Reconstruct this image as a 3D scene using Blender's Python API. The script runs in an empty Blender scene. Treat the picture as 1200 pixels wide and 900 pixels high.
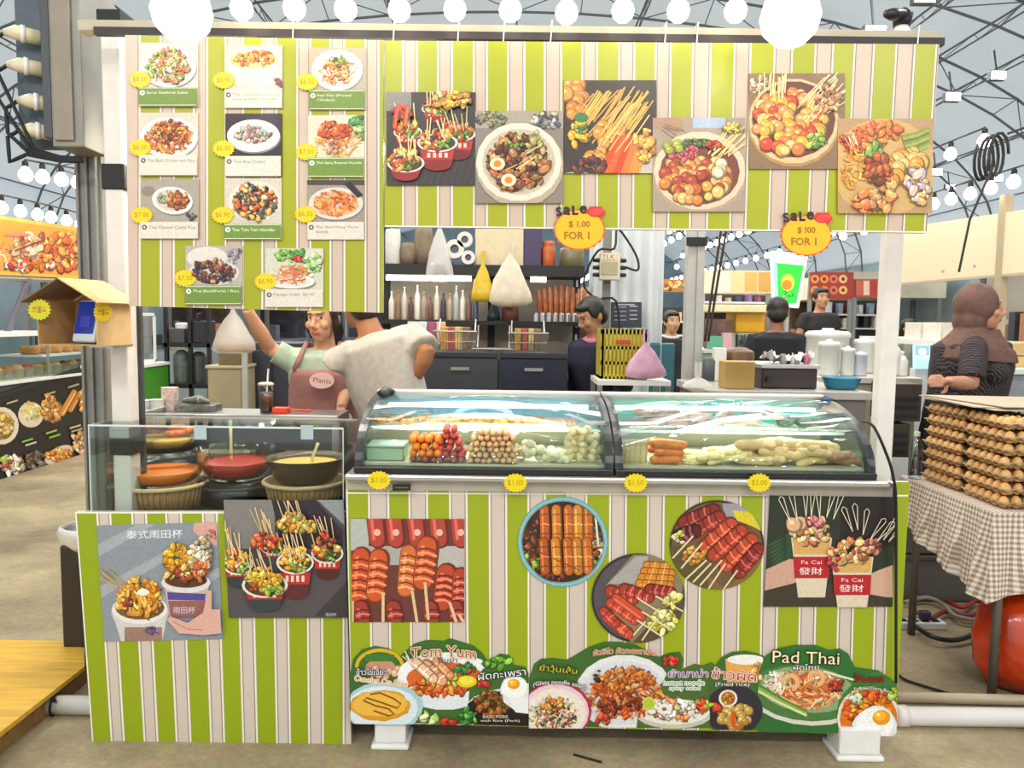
import bpy, bmesh, math, random
from mathutils import Vector, Matrix, noise as mnoise
from mathutils.geometry import tessellate_polygon

# ---------------------------------------------------------------- camera, world, exposure
SC = bpy.context.scene
COL = SC.collection
F, PITCH, ROLL, EYE = 900.0, math.radians(4.76), math.radians(0.75), 1.55
_f = Vector((0, math.cos(PITCH), -math.sin(PITCH)))
_r0 = Vector((1, 0, 0)); _u0 = Vector((0, math.sin(PITCH), math.cos(PITCH)))
_r = _r0 * math.cos(ROLL) + _u0 * math.sin(ROLL)
_u = _u0 * math.cos(ROLL) - _r0 * math.sin(ROLL)
CAM = Vector((0, 0, EYE))
cd = bpy.data.cameras.new('camera'); cam = bpy.data.objects.new('camera', cd); COL.objects.link(cam)
cd.sensor_width = 36; cd.lens = 36 * F / 1200; cd.clip_end = 300; cd.clip_start = .05
m = Matrix((_r, _u, -_f)).transposed().to_4x4(); m.translation = CAM
cam.matrix_world = m
SC.camera = cam
SC.view_settings.view_transform = 'Standard'; SC.view_settings.look = 'None'
SC.view_settings.gamma = 1; SC.view_settings.use_curve_mapping = False
SC.view_settings.exposure = 0.0
SC.cycles.max_bounces = 8; SC.cycles.transparent_max_bounces = 24
SC.cycles.sample_clamp_indirect = 4
SC.cycles.caustics_reflective = False; SC.cycles.caustics_refractive = False
w = bpy.data.worlds.new('world'); SC.world = w; w.use_nodes = True
bg = w.node_tree.nodes['Background']
bg.inputs[0].default_value = (.93, .965, 1.0, 1); bg.inputs[1].default_value = 1.35
def area(name, loc, size, power, col, rot=(0, 0, 0)):
    l = bpy.data.lights.new(name, 'AREA'); l.shape = 'RECTANGLE'; l.size, l.size_y = size
    l.energy = power; l.color = col
    o = bpy.data.objects.new(name, l); o.location = loc; o.rotation_euler = rot; COL.objects.link(o); return o
# unseen fill lights added to brighten the hall and the stall
def lamp(loc, power, col=(1, .94, .85), r=.14):
    l = bpy.data.lights.new('hall_fill_lamp', 'POINT'); l.energy = power; l.color = col; l.shadow_soft_size = r
    o = bpy.data.objects.new('hall_fill_lamp', l); o.location = loc; COL.objects.link(o)
for x in (-3.2, -1.1, 1.1, 3.2): lamp((x, -1.7, 3.9), 140)  # added behind the camera to light the stall front
for x in (-3.0, -1.0, 1.0, 3.0): lamp((x, 3.3, 4.0), 85)  # row added overhead to brighten the sauces and other top surfaces
area('hall_fill_row', (0, 5.6, 4.6), (9, 1.0), 230, (1, .95, .88))  # area fills without fixtures, added as the hall's general light
area('hall_fill_row', (0, 10.0, 4.8), (12, 1.2), 420, (1, .95, .88))
area('hall_fill_row', (0, 18.0, 5.0), (12, 1.5), 500, (1, .95, .88))

# ---------------------------------------------------------------- pixel -> place helpers
def ray(px, py): return _f + _r * ((px - 600) / F) + _u * ((450 - py) / F)
def P(px, py, Y):
    d = ray(px, py); return CAM + d * (Y / d.y)
def G(px, py, z=0.0):
    d = ray(px, py); return CAM + d * ((z - EYE) / d.z)
def onplane(px, py, pt, nr):
    d = ray(px, py); return CAM + d * ((pt - CAM).dot(nr) / d.dot(nr))
def PX(px, Y): return P(px, 450, Y).x
def lin1(c): c /= 255; return c / 12.92 if c <= .04045 else ((c + .055) / 1.055) ** 2.4
def rgb(c):
    if isinstance(c, str):
        c = c.lstrip('#'); c = tuple(int(c[i:i + 2], 16) for i in (0, 2, 4))
    return tuple(lin1(x) for x in c)
def srgb3(c):
    if isinstance(c, str):
        c = c.lstrip('#'); c = tuple(int(c[i:i + 2], 16) for i in (0, 2, 4))
    return c
RNG = random.Random(7)
def jit(c, a, rng=RNG):
    c = srgb3(c); k = 1 + rng.uniform(-a, a)
    return tuple(max(0, min(255, x * k + rng.uniform(-a, a) * 30)) for x in c)

# ---------------------------------------------------------------- materials
MATS = {}
def mat(name, col, rough=.5, metal=0., noise=.06, scale=18., bump=0., emit=None, estr=0., alpha=1., spec=.5, trans=0., coat=0., stretch=None):
    if name in MATS: return MATS[name]
    m = bpy.data.materials.new(name); m.use_nodes = True; nt = m.node_tree; N = nt.nodes; L = nt.links
    b = N['Principled BSDF']; c = rgb(col)
    b.inputs['Base Color'].default_value = (*c, 1); b.inputs['Roughness'].default_value = rough
    b.inputs['Metallic'].default_value = metal; b.inputs['Specular IOR Level'].default_value = spec
    b.inputs['Alpha'].default_value = alpha; b.inputs['Transmission Weight'].default_value = trans
    b.inputs['Coat Weight'].default_value = coat
    if noise or bump:
        tc = N.new('ShaderNodeTexCoord'); tx = N.new('ShaderNodeTexNoise'); tx.inputs['Scale'].default_value = scale
        tx.inputs['Detail'].default_value = 5
        if stretch:
            mp = N.new('ShaderNodeMapping'); mp.inputs['Scale'].default_value = stretch
            L.new(tc.outputs['Object'], mp.inputs[0]); L.new(mp.outputs[0], tx.inputs['Vector'])
        else: L.new(tc.outputs['Object'], tx.inputs['Vector'])
        if noise:
            rp = N.new('ShaderNodeValToRGB'); e = rp.color_ramp.elements
            e[0].position, e[1].position = .3, .7
            e[0].color = (*[x * (1 - noise) for x in c], 1); e[1].color = (*[min(1, x * (1 + noise)) for x in c], 1)
            L.new(tx.outputs['Fac'], rp.inputs[0]); L.new(rp.outputs[0], b.inputs['Base Color'])
        if bump:
            bp = N.new('ShaderNodeBump'); bp.inputs['Strength'].default_value = bump; bp.inputs['Distance'].default_value = .01
            L.new(tx.outputs['Fac'], bp.inputs['Height']); L.new(bp.outputs[0], b.inputs['Normal'])
    if emit is not None:
        b.inputs['Emission Color'].default_value = (*rgb(emit), 1); b.inputs['Emission Strength'].default_value = estr
    MATS[name] = m; return m
def glassmat(name, tint='#f4fbf8', fac=.06, rough=.03):
    if name in MATS: return MATS[name]
    m = bpy.data.materials.new(name); m.use_nodes = True; nt = m.node_tree; N = nt.nodes; L = nt.links
    N.remove(N['Principled BSDF'])
    t = N.new('ShaderNodeBsdfTransparent'); t.inputs[0].default_value = (*rgb(tint), 1)
    g = N.new('ShaderNodeBsdfGlossy'); g.inputs['Roughness'].default_value = rough
    fr = N.new('ShaderNodeLayerWeight'); fr.inputs[0].default_value = .12
    mu = N.new('ShaderNodeMath'); mu.operation = 'ADD'; mu.inputs[1].default_value = fac; mu.use_clamp = True
    mm = N.new('ShaderNodeMath'); mm.operation = 'MULTIPLY'; mm.inputs[1].default_value = .55
    x = N.new('ShaderNodeMixShader')
    L.new(fr.outputs['Fresnel'], mm.inputs[0]); L.new(mm.outputs[0], mu.inputs[0]); L.new(mu.outputs[0], x.inputs[0])
    L.new(t.outputs[0], x.inputs[1]); L.new(g.outputs[0], x.inputs[2])
    L.new(x.outputs[0], N['Material Output'].inputs[0]); MATS[name] = m; return m
def attrmat(name, rough=.4, spec=.4, noise=.05, scale=60, bump=0., coat=0.):   # the print's own colours, finely mottled
    if name in MATS: return MATS[name]
    m = mat(name, '#ffffff', rough, noise=0, spec=spec, coat=coat); nt = m.node_tree; N = nt.nodes; L = nt.links
    b = N['Principled BSDF']
    a = N.new('ShaderNodeAttribute'); a.attribute_name = 'Col'
    tc = N.new('ShaderNodeTexCoord'); tx = N.new('ShaderNodeTexNoise'); tx.inputs['Scale'].default_value = scale; tx.inputs['Detail'].default_value = 4
    L.new(tc.outputs['Object'], tx.inputs['Vector'])
    mr = N.new('ShaderNodeMapRange'); mr.inputs[3].default_value = 1 - noise; mr.inputs[4].default_value = 1 + noise
    L.new(tx.outputs['Fac'], mr.inputs[0])
    mx = N.new('ShaderNodeVectorMath'); mx.operation = 'SCALE'
    L.new(a.outputs['Color'], mx.inputs[0]); L.new(mr.outputs[0], mx.inputs['Scale'])
    L.new(mx.outputs[0], b.inputs['Base Color'])
    if bump:
        bp = N.new('ShaderNodeBump'); bp.inputs['Strength'].default_value = bump; bp.inputs['Distance'].default_value = .005
        L.new(tx.outputs['Fac'], bp.inputs['Height']); L.new(bp.outputs[0], b.inputs['Normal'])
    return m

# ---------------------------------------------------------------- mesh builder
class MB:
    def __init__(s): s.v = []; s.f = []; s.m = []; s.c = []
    def add(s, vs, fs, mi=0, col=None):
        k = len(s.v); s.v += [tuple(v) for v in vs]
        for f in fs: s.f.append(tuple(i + k for i in f)); s.m.append(mi); s.c.append(col)
        return s
    def box(s, a, b, mi=0, M=None, col=None):
        (x0, y0, z0), (x1, y1, z1) = a, b
        vs = [Vector(p) for p in ((x0, y0, z0), (x1, y0, z0), (x1, y1, z0), (x0, y1, z0), (x0, y0, z1), (x1, y0, z1), (x1, y1, z1), (x0, y1, z1))]
        if M is not None: vs = [M @ v for v in vs]
        return s.add(vs, [(0, 3, 2, 1), (4, 5, 6, 7), (0, 1, 5, 4), (1, 2, 6, 5), (2, 3, 7, 6), (3, 0, 4, 7)], mi, col)
    def tube(s, pts, r, n=8, mi=0, caps=True, col=None, flat=1.):
        pts = [Vector(p) for p in pts]; rr = r if hasattr(r, '__len__') else [r] * len(pts)
        vs = []; up = None
        for i, p in enumerate(pts):
            t = (pts[min(i + 1, len(pts) - 1)] - pts[max(i - 1, 0)])
            if t.length < 1e-9: t = Vector((0, 0, 1))
            t.normalize()
            if up is None:
                up = Vector((0, 0, 1)) if abs(t.z) < .9 else Vector((0, 1, 0))
            a = t.cross(up); 
            if a.length < 1e-6: a = t.cross(Vector((1, 0, 0)))
            a.normalize(); b = a.cross(t).normalized(); up = b
            for k in range(n):
                th = 2 * math.pi * k / n
                vs.append(p + (a * math.cos(th) + b * (math.sin(th) * flat)) * rr[i])
        fs = []
        for i in range(len(pts) - 1):
            for k in range(n):
                fs.append((i * n + k, i * n + (k + 1) % n, (i + 1) * n + (k + 1) % n, (i + 1) * n + k))
        if caps:
            fs.append(tuple(range(n - 1, -1, -1))); q = (len(pts) - 1) * n; fs.append(tuple(range(q, q + n)))
        return s.add(vs, fs, mi, col)
    def lathe(s, prof, c=(0, 0, 0), n=24, mi=0, M=None, col=None, sx=1., sy=1.):
        c = Vector(c); vs = []; fs = []; h = len(prof)
        for k in range(n):
            th = 2 * math.pi * k / n
            for (r, z) in prof: vs.append(Vector((r * math.cos(th) * sx, r * math.sin(th) * sy, z)))
        if M is not None: vs = [M @ v for v in vs]
        vs = [v + c for v in vs]
        for k in range(n):
            for j in range(h - 1):
                a = k * h + j; b = ((k + 1) % n) * h + j
                fs.append((a, b, b + 1, a + 1))
        return s.add(vs, fs, mi, col)
    def ball(s, c, r, n=12, h=8, mi=0, M=None, col=None):
        rx, ry, rz = r if hasattr(r, '__len__') else (r, r, r)
        c = Vector(c); vs = []; fs = []
        for j in range(h + 1):
            ph = math.pi * j / h
            for k in range(n):
                th = 2 * math.pi * k / n
                v = Vector((rx * math.sin(ph) * math.cos(th), ry * math.sin(ph) * math.sin(th), -rz * math.cos(ph)))
                vs.append((M @ v if M is not None else v) + c)
        for j in range(h):
            for k in range(n):
                fs.append((j * n + k, j * n + (k + 1) % n, (j + 1) * n + (k + 1) % n, (j + 1) * n + k))
        return s.add(vs, fs, mi, col)
    def prism(s, front, off, mi=0, col=None):
        """closed solid: polygon 'front' (3D points) pushed along vector off"""
        n = len(front); fr = [Vector(p) for p in front]; bk = [p + Vector(off) for p in fr]
        tri = tessellate_polygon([fr])
        fs = [tuple(t) for t in tri] + [tuple(i + n for i in reversed(t)) for t in tri]
        fs += [(i, (i + 1) % n, (i + 1) % n + n, i + n) for i in range(n)]
        return s.add(fr + bk, fs, mi, col)
    def sheet(s, rows, mi=0, col=None):
        h = len(rows); n = len(rows[0]); vs = [p for r in rows for p in r]
        return s.add(vs, [(j * n + k, j * n + k + 1, (j + 1) * n + k + 1, (j + 1) * n + k) for j in range(h - 1) for k in range(n - 1)], mi, col)

BASE = {}
def obj(name, mb, mats, parent=None, label=None, cat=None, group=None, kind=None, smooth=False, bevel=0, sub=0, thick=0, loc=None):
    me = bpy.data.meshes.new(name)
    me.from_pydata(mb.v, [], mb.f)
    for mm in (mats if isinstance(mats, (list, tuple)) else [mats]): me.materials.append(mm)
    if any(mb.m): me.polygons.foreach_set('material_index', mb.m)
    if any(c is not None for c in mb.c):
        ca = me.color_attributes.new('Col', 'FLOAT_COLOR', 'CORNER'); buf = []
        for f, c in zip(mb.f, mb.c):
            if c is not None and len(c) == len(f) and hasattr(c[0], '__len__'):
                for q in c: buf += [*q, 1]
            else:
                buf += [*(c if c is not None else (.8, .8, .8)), 1] * len(f)
        ca.data.foreach_set('color', buf)
    if smooth: me.polygons.foreach_set('use_smooth', [True] * len(me.polygons))
    me.update()
    o = bpy.data.objects.new(name, me); COL.objects.link(o)
    if thick:
        q = o.modifiers.new('solid', 'SOLIDIFY'); q.thickness = thick; q.offset = 0
    if bevel:
        q = o.modifiers.new('bev', 'BEVEL'); q.width = bevel; q.segments = 2; q.limit_method = 'ANGLE'
    if sub:
        q = o.modifiers.new('sub', 'SUBSURF'); q.levels = q.render_levels = sub
    if parent is not None:
        o.parent = parent; o.matrix_parent_inverse = Matrix.Translation(-BASE.get(parent.name, Vector((0, 0, 0))))
    if parent is None and loc is not None: o.location = loc
    tag(o, label, cat, group, kind)
    return o
def tag(o, label=None, cat=None, group=None, kind=None):
    if label: o['label'] = label
    if cat: o['category'] = cat
    if group: o['group'] = group
    if kind: o['kind'] = kind
    return o
def thing(name, label, cat, loc=(0, 0, 0), group=None, rz=0):
    o = bpy.data.objects.new(name, None); COL.objects.link(o); o.location = loc; o.empty_display_size = .05
    o.rotation_euler = (0, 0, rz); BASE[o.name] = Vector(loc)
    return tag(o, label, cat, group)
def struct(name, mb, m, **k): return obj(name, mb, m, kind='structure', **k)
def dup(root, loc, rot=None, label=None, group=None, scale=None, parent=None):
    r = root.copy(); COL.objects.link(r); r.location = loc
    if rot is not None: r.rotation_euler = rot
    if scale is not None: r.scale = scale if hasattr(scale, '__len__') else (scale,) * 3
    if label: r['label'] = label
    if group: r['group'] = group
    for ch in list(root.children):
        c = ch.copy(); COL.objects.link(c); c.parent = r
        for g in ch.children:
            d = g.copy(); COL.objects.link(d); d.parent = c
    return r
def frame(axis, up=Vector((0, 0, 1))):
    z = Vector(axis).normalized(); x = Vector(up).cross(z)
    if x.length < 1e-5: x = Vector((1, 0, 0)).cross(z)
    x.normalize(); y = z.cross(x)
    return Matrix((x, y, z)).transposed().to_4x4()

# ---------------------------------------------------------------- printed artwork, drawn on a real plane
_TXT = {}
def text_tris(s):
    if s not in _TXT:
        cu = bpy.data.curves.new('t', 'FONT'); cu.body = s; cu.resolution_u = 2; cu.align_x = 'CENTER'; cu.align_y = 'CENTER'
        o = bpy.data.objects.new('t', cu); COL.objects.link(o)
        me = o.to_mesh(); me.calc_loop_triangles()
        _TXT[s] = ([v.co.copy() for v in me.vertices], [tuple(t.vertices) for t in me.loop_triangles])
        o.to_mesh_clear(); bpy.data.objects.remove(o); bpy.data.curves.remove(cu)
    return _TXT[s]
def clip_poly(poly, clip):
    out = poly
    n = len(clip)
    for i in range(n):
        (ax, ay), (bx, by) = clip[i], clip[(i + 1) % n]
        inp, out = out, []
        if not inp: break
        def side(p): return (bx - ax) * (p[1] - ay) - (by - ay) * (p[0] - ax)
        for j in range(len(inp)):
            p, q = inp[j - 1], inp[j]; sp, sq = side(p), side(q)
            if (sp >= 0) != (sq >= 0):
                t = sp / (sp - sq); out.append((p[0] + (q[0] - p[0]) * t, p[1] + (q[1] - p[1]) * t))
            if sq >= 0: out.append(q)
    return out
def area2(p): return sum(p[i - 1][0] * p[i][1] - p[i][0] * p[i - 1][1] for i in range(len(p)))
class Art:
    STEP = 1.5e-5
    def __init__(s, pt, nr, outline, col, thick=.003, seed=1, tf=None):
        s.pt, s.nr = Vector(pt), Vector(nr).normalized(); s.mb = MB(); s.k = 0; s.rng = random.Random(seed); s.tf = tf
        if area2(outline) < 0: outline = outline[::-1]
        s.out = outline; s.clip = outline
        fr = [s.map(p) for p in outline]
        s.mb.prism(fr, -s.nr * thick, col=rgb(col))
    def map(s, p):
        if s.tf: p = s.tf(p)
        return onplane(p[0], p[1], s.pt, s.nr)
    def poly(s, pts, col, raw=False, clip=True, convex=False):
        s.k += 1; c = rgb(col); off = s.nr * (s.STEP * s.k)
        if convex: tris = [pts]
        else:
            t = tessellate_polygon([[Vector((x, y, 0)) for x, y in pts]]); tris = [[pts[i] for i in q] for q in t]
        s._put(tris, c, off, clip)
    def _put(s, tris, c, off, clip=True):
        for q in tris:
            if area2(q) < 0: q = q[::-1]
            if clip and s.clip: q = clip_poly(list(q), s.clip)
            if len(q) < 3: continue
            v = [s.map(p) + off for p in q]
            s.mb.add(v[::-1], [tuple(range(len(v)))], 0, c)
    def ell(s, cx, cy, rx, ry=None, col='#fff', rot=0, n=18, wob=0):
        ry = rx if ry is None else ry; cr, sr = math.cos(rot), math.sin(rot); pts = []
        for i in range(n):
            t = 2 * math.pi * i / n; k = 1 + (s.rng.uniform(-wob, wob) if wob else 0)
            x, y = rx * k * math.cos(t), ry * k * math.sin(t); pts.append((cx + x * cr - y * sr, cy + x * sr + y * cr))
        s.poly(pts, col, convex=not wob)
    def rect(s, x0, y0, x1, y1, col): s.poly([(x0, y0), (x1, y0), (x1, y1), (x0, y1)], col, convex=True)
    def line(s, pts, w, col, taper=False):
        s.k += 1; c = rgb(col); off = s.nr * (s.STEP * s.k); qs = []
        L, R = [], []
        for i, p in enumerate(pts):
            a, b = pts[max(0, i - 1)], pts[min(len(pts) - 1, i + 1)]
            dx, dy = b[0] - a[0], b[1] - a[1]; d = math.hypot(dx, dy) or 1
            h = w / 2 * (1 if not taper else (1 - .8 * i / max(1, len(pts) - 1)))
            L.append((p[0] - dy / d * h, p[1] + dx / d * h)); R.append((p[0] + dy / d * h, p[1] - dx / d * h))
        for i in range(len(pts) - 1): qs.append([L[i], L[i + 1], R[i + 1], R[i]])
        s._put(qs, c, off)
    def ring(s, cx, cy, rx, ry, w, col, a0=0, a1=360, n=28):
        s.line([(cx + rx * math.cos(math.radians(a0 + (a1 - a0) * i / n)), cy + ry * math.sin(math.radians(a0 + (a1 - a0) * i / n))) for i in range(n + 1)], w, col)
    def text(s, t, cx, cy, h, col, rot=0, w=None, arc=None, outline=None):
        vs, tr = text_tris(t)
        if not vs: return
        x0 = min(v.x for v in vs); x1 = max(v.x for v in vs); y0 = min(v.y for v in vs); y1 = max(v.y for v in vs)
        sy = h / max(1e-6, y1 - y0); sx = sy if w is None else w / max(1e-6, x1 - x0)
        mx, my = (x0 + x1) / 2, (y0 + y1) / 2; cr, sr = math.cos(rot), math.sin(rot)
        def place(v, ox=0, oy=0):
            x, y = (v.x - mx) * sx, -(v.y - my) * sy
            if arc: y += arc * (x * x)
            return (cx + x * cr - y * sr + ox, cy + x * sr + y * cr + oy)
        if outline:
            oc, ow = outline
            for ox, oy in ((ow, 0), (-ow, 0), (0, ow), (0, -ow), (ow * .7, ow * .7), (-ow * .7, ow * .7), (ow * .7, -ow * .7), (-ow * .7, -ow * .7)):
                s.k += 1; s._put([[place(vs[i], ox, oy) for i in q] for q in tr], rgb(oc), s.nr * (s.STEP * s.k))
        s.k += 1
        s._put([[place(vs[i]) for i in q] for q in tr], rgb(col), s.nr * (s.STEP * s.k))
    # -- food
    def inell(s, cx, cy, rx, ry):
        a = s.rng.uniform(0, 2 * math.pi); r = math.sqrt(s.rng.random()); return cx + rx * r * math.cos(a), cy + ry * r * math.sin(a)
    def noodles(s, cx, cy, rx, ry, cols, n, w=1.3, L=.5, ang=None, curl=1.2):
        for _ in range(n):
            x, y = s.inell(cx, cy, rx * .92, ry * .92); a = s.rng.uniform(0, 6.28) if ang is None else ang + s.rng.gauss(0, .35)
            k = s.rng.uniform(-curl, curl); l = L * rx * s.rng.uniform(.6, 1.2); pts = []; a0 = a - k / 2
            for i in range(5):
                pts.append((x, y)); x += math.cos(a0) * l / 4; y += math.sin(a0) * l / 4 * min(1, ry / rx + .2); a0 += k / 4
            pts = [p for p in pts if ((p[0] - cx) / rx) ** 2 + ((p[1] - cy) / ry) ** 2 < 1.12]
            if len(pts) > 1: s.line(pts, w * s.rng.uniform(.7, 1.3), jit(s.rng.choice(cols), .16, s.rng))
    def chunks(s, cx, cy, rx, ry, cols, n, size=2.5, asp=1.6):
        for _ in range(int(n * 1.7)):
            x, y = s.inell(cx, cy, rx, ry); z = size * s.rng.uniform(.4, 1.1); c = jit(s.rng.choice(cols), .2, s.rng); a = s.rng.uniform(0, 3.14)
            s.ell(x + z * .1, y + z * .16, z * asp * .7, z * .7, tuple(v * .55 for v in c), a, 7, .2)
            s.ell(x, y, z * asp * .62, z * .6, c, a, 7, .25)
            if z > 2: s.ell(x - z * .18, y - z * .2, z * asp * .26, z * .2, tuple(min(255, v * 1.12 + 30) for v in c), a, 6, .2)
    def balls(s, cx, cy, rx, ry, cols, n, size=3):
        pts = sorted([s.inell(cx, cy, rx, ry) for _ in range(n)], key=lambda p: p[1])
        for x, y in pts: s.orb(x, y, size * s.rng.uniform(.8, 1.2), s.rng.choice(cols))
    def orb(s, x, y, z, c):
        c = srgb3(c); d = tuple(v * .62 for v in c); h = tuple(min(255, v * 1.1 + 35) for v in c)
        s.ell(x, y, z, z, d, n=12); s.ell(x - z * .08, y - z * .12, z * .84, z * .82, c, n=12); s.ell(x - z * .3, y - z * .35, z * .32, z * .24, h, n=8)
    def saus(s, x0, y0, x1, y1, w, c, cuts=0):
        c = srgb3(c); d = tuple(v * .6 for v in c); h = tuple(min(255, v * 1.15 + 30) for v in c)
        dx, dy = x1 - x0, y1 - y0; L = math.hypot(dx, dy); a = math.atan2(dy, dx); mx, my = (x0 + x1) / 2, (y0 + y1) / 2
        nx, ny = -dy / L, dx / L
        s.cap(x0, y0, x1, y1, w, d); s.cap(x0 + nx * w * .06, y0 + ny * w * .06, x1 + nx * w * .06, y1 + ny * w * .06, w * .8, c)
        s.line([(x0 + nx * w * .22, y0 + ny * w * .22), (x1 + nx * w * .22, y1 + ny * w * .22)], w * .16, h)
        for i in range(cuts):
            t = (i + .5) / cuts; qx, qy = x0 + dx * t, y0 + dy * t
            s.line([(qx - nx * w * .42 + dx / L * w * .12, qy - ny * w * .42 + dy / L * w * .12), (qx, qy), (qx + nx * w * .42 + dx / L * w * .1, qy + ny * w * .42 + dy / L * w * .1)], w * .1, tuple(min(255, v * 1.1 + 60) for v in c) if i % 2 else d)
    def cap(s, x0, y0, x1, y1, w, col):
        a = math.atan2(y1 - y0, x1 - x0); pts = []
        for i in range(7): t = a + math.pi / 2 + math.pi * i / 6; pts.append((x0 + w / 2 * math.cos(t), y0 + w / 2 * math.sin(t)))
        for i in range(7): t = a - math.pi / 2 + math.pi * i / 6; pts.append((x1 + w / 2 * math.cos(t), y1 + w / 2 * math.sin(t)))
        s.poly(pts, col, convex=True)
    def sticks(s, cx, cy, rx, ry, n, ang, L, w=.9, col='#e6c88a', spread=.15):
        for _ in range(n):
            x, y = s.inell(cx, cy, rx, ry); a = ang + s.rng.gauss(0, spread); l = L * s.rng.uniform(.75, 1.2)
            s.line([(x, y), (x + math.cos(a) * l, y + math.sin(a) * l)], w, jit(col, .12, s.rng))
    def plate(s, cx, cy, rx, ry, rim='#f4f1ea', inner='#e2ddd4', rot=0):
        s.ell(cx + 1, cy + 2, rx, ry, tuple(v * .6 for v in srgb3(inner)), rot, 28); s.ell(cx, cy, rx, ry, rim, rot, 28); s.ell(cx, cy, rx * .82, ry * .8, inner, rot, 24)
    def leaf(s, x, y, L, w, a, col):
        ca, sa = math.cos(a), math.sin(a); pts = []
        for t, k in ((0, 0), (.3, .8), (.6, 1), (.85, .5), (1, 0), (.85, -.5), (.6, -1), (.3, -.8)):
            u, v = L * t, w * k / 2; pts.append((x + u * ca - v * sa, y + u * sa + v * ca))
        s.poly(pts, col); s.line([(x, y), (x + L * .9 * ca, y + L * .9 * sa)], w * .1, jit(col, .35, s.rng))
    def egg(s, x, y, r, yx=0, yy=0):
        s.ell(x, y, r, r * .85, '#dfe8ea', 0, 16, .08); s.ell(x, y, r * .88, r * .72, '#f6f7f4', 0, 16, .06); s.ell(x + yx, y + yy, r * .42, r * .36, '#e79a12'); s.ell(x + yx - r * .08, y + yy - r * .08, r * .3, r * .22, '#f8bb2c'); s.ell(x + yx - r * .15, y + yy - r * .14, r * .1, r * .06, '#fff3c0', n=8)
    def done(s, name, label, cat, group=None, m=None, kind=None, parent=None):
        return obj(name, s.mb, m or PRINT, parent, label, cat, group, kind)
PRINT = attrmat('printed_vinyl', .32, .45, .03, 25)
PHOTO = attrmat('printed_photo', .34, .42, .26, 130)
def rect4(x0, y0, x1, y1): return [(x0, y0), (x1, y0), (x1, y1), (x0, y1)]
def circ(cx, cy, r, ry=None, n=40): ry = ry or r; return [(cx + r * math.cos(2 * math.pi * i / n), cy + ry * math.sin(2 * math.pi * i / n)) for i in range(n)]
NF = Vector((0, -1, 0))

# ---------------------------------------------------------------- setting: floor, tent hall
def floor_mat():
    m = mat('concrete', '#8f8570', .75, noise=0); nt = m.node_tree; N = nt.nodes; L = nt.links; b = N['Principled BSDF']
    tc = N.new('ShaderNodeTexCoord'); a = N.new('ShaderNodeTexNoise'); a.inputs['Scale'].default_value = 1.1; a.inputs['Detail'].default_value = 8; a.inputs['Roughness'].default_value = .65
    c = N.new('ShaderNodeTexNoise'); c.inputs['Scale'].default_value = 45; c.inputs['Detail'].default_value = 6
    L.new(tc.outputs['Object'], a.inputs['Vector']); L.new(tc.outputs['Object'], c.inputs['Vector'])
    r = N.new('ShaderNodeValToRGB'); e = r.color_ramp.elements; e[0].position = .35; e[1].position = .66
    e[0].color = (*rgb('#7c6f56'), 1); e[1].color = (*rgb('#b7a682'), 1)
    mx = N.new('ShaderNodeMixRGB'); mx.blend_type = 'OVERLAY'; mx.inputs[0].default_value = .5
    L.new(a.outputs['Fac'], r.inputs[0]); L.new(r.outputs[0], mx.inputs[1]); L.new(c.outputs['Color'], mx.inputs[2])
    hs = N.new('ShaderNodeHueSaturation'); hs.inputs['Saturation'].default_value = 1.0; L.new(mx.outputs[0], hs.inputs['Color'])
    L.new(hs.outputs[0], b.inputs['Base Color'])
    bp = N.new('ShaderNodeBump'); bp.inputs['Strength'].default_value = .25; bp.inputs['Distance'].default_value = .01
    L.new(c.outputs['Fac'], bp.inputs['Height']); L.new(bp.outputs[0], b.inputs['Normal']); return m
struct('floor', MB().box((-11, -4, -.2), (11, 40, 0)), floor_mat())
def membrane():
    m = bpy.data.materials.new('tent_membrane'); m.use_nodes = True; N = m.node_tree.nodes; L = m.node_tree.links; b = N['Principled BSDF']
    b.inputs['Base Color'].default_value = (*rgb('#d6dde0'), 1); b.inputs['Roughness'].default_value = .7
    t = N.new('ShaderNodeBsdfTranslucent'); t.inputs[0].default_value = (*rgb('#cdd7dd'), 1)
    tc = N.new('ShaderNodeTexCoord'); no = N.new('ShaderNodeTexNoise'); no.inputs['Scale'].default_value = .7
    L.new(tc.outputs['Object'], no.inputs['Vector'])
    mr = N.new('ShaderNodeMapRange'); mr.inputs[3].default_value = .35; mr.inputs[4].default_value = .6
    L.new(no.outputs['Fac'], mr.inputs[0]); x = N.new('ShaderNodeMixShader'); L.new(mr.outputs[0], x.inputs[0])
    L.new(b.outputs[0], x.inputs[1]); L.new(t.outputs[0], x.inputs[2]); L.new(x.outputs[0], N['Material Output'].inputs[0]); return m
MEMB = membrane()
HW, ZS, ZP = 9.0, 2.9, 6.6
def arch(t, inset=0.):          # t 0..pi across the hall
    return Vector(((HW - inset) * math.cos(t), 0, ZS + (ZP - ZS - inset) * math.sin(t) ** .9))
NA = 28
mb = MB(); rows = []
for y in (-4, 6, 16, 28, 40):
    rows.append([arch(math.pi * k / NA) + Vector((0, y, .12)) for k in range(NA + 1)])
mb.sheet(rows); struct('ceiling', mb, MEMB, smooth=True)
STEEL_D = mat('painted_truss_steel', '#6a7176', .5, .3)
k = 0
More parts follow.
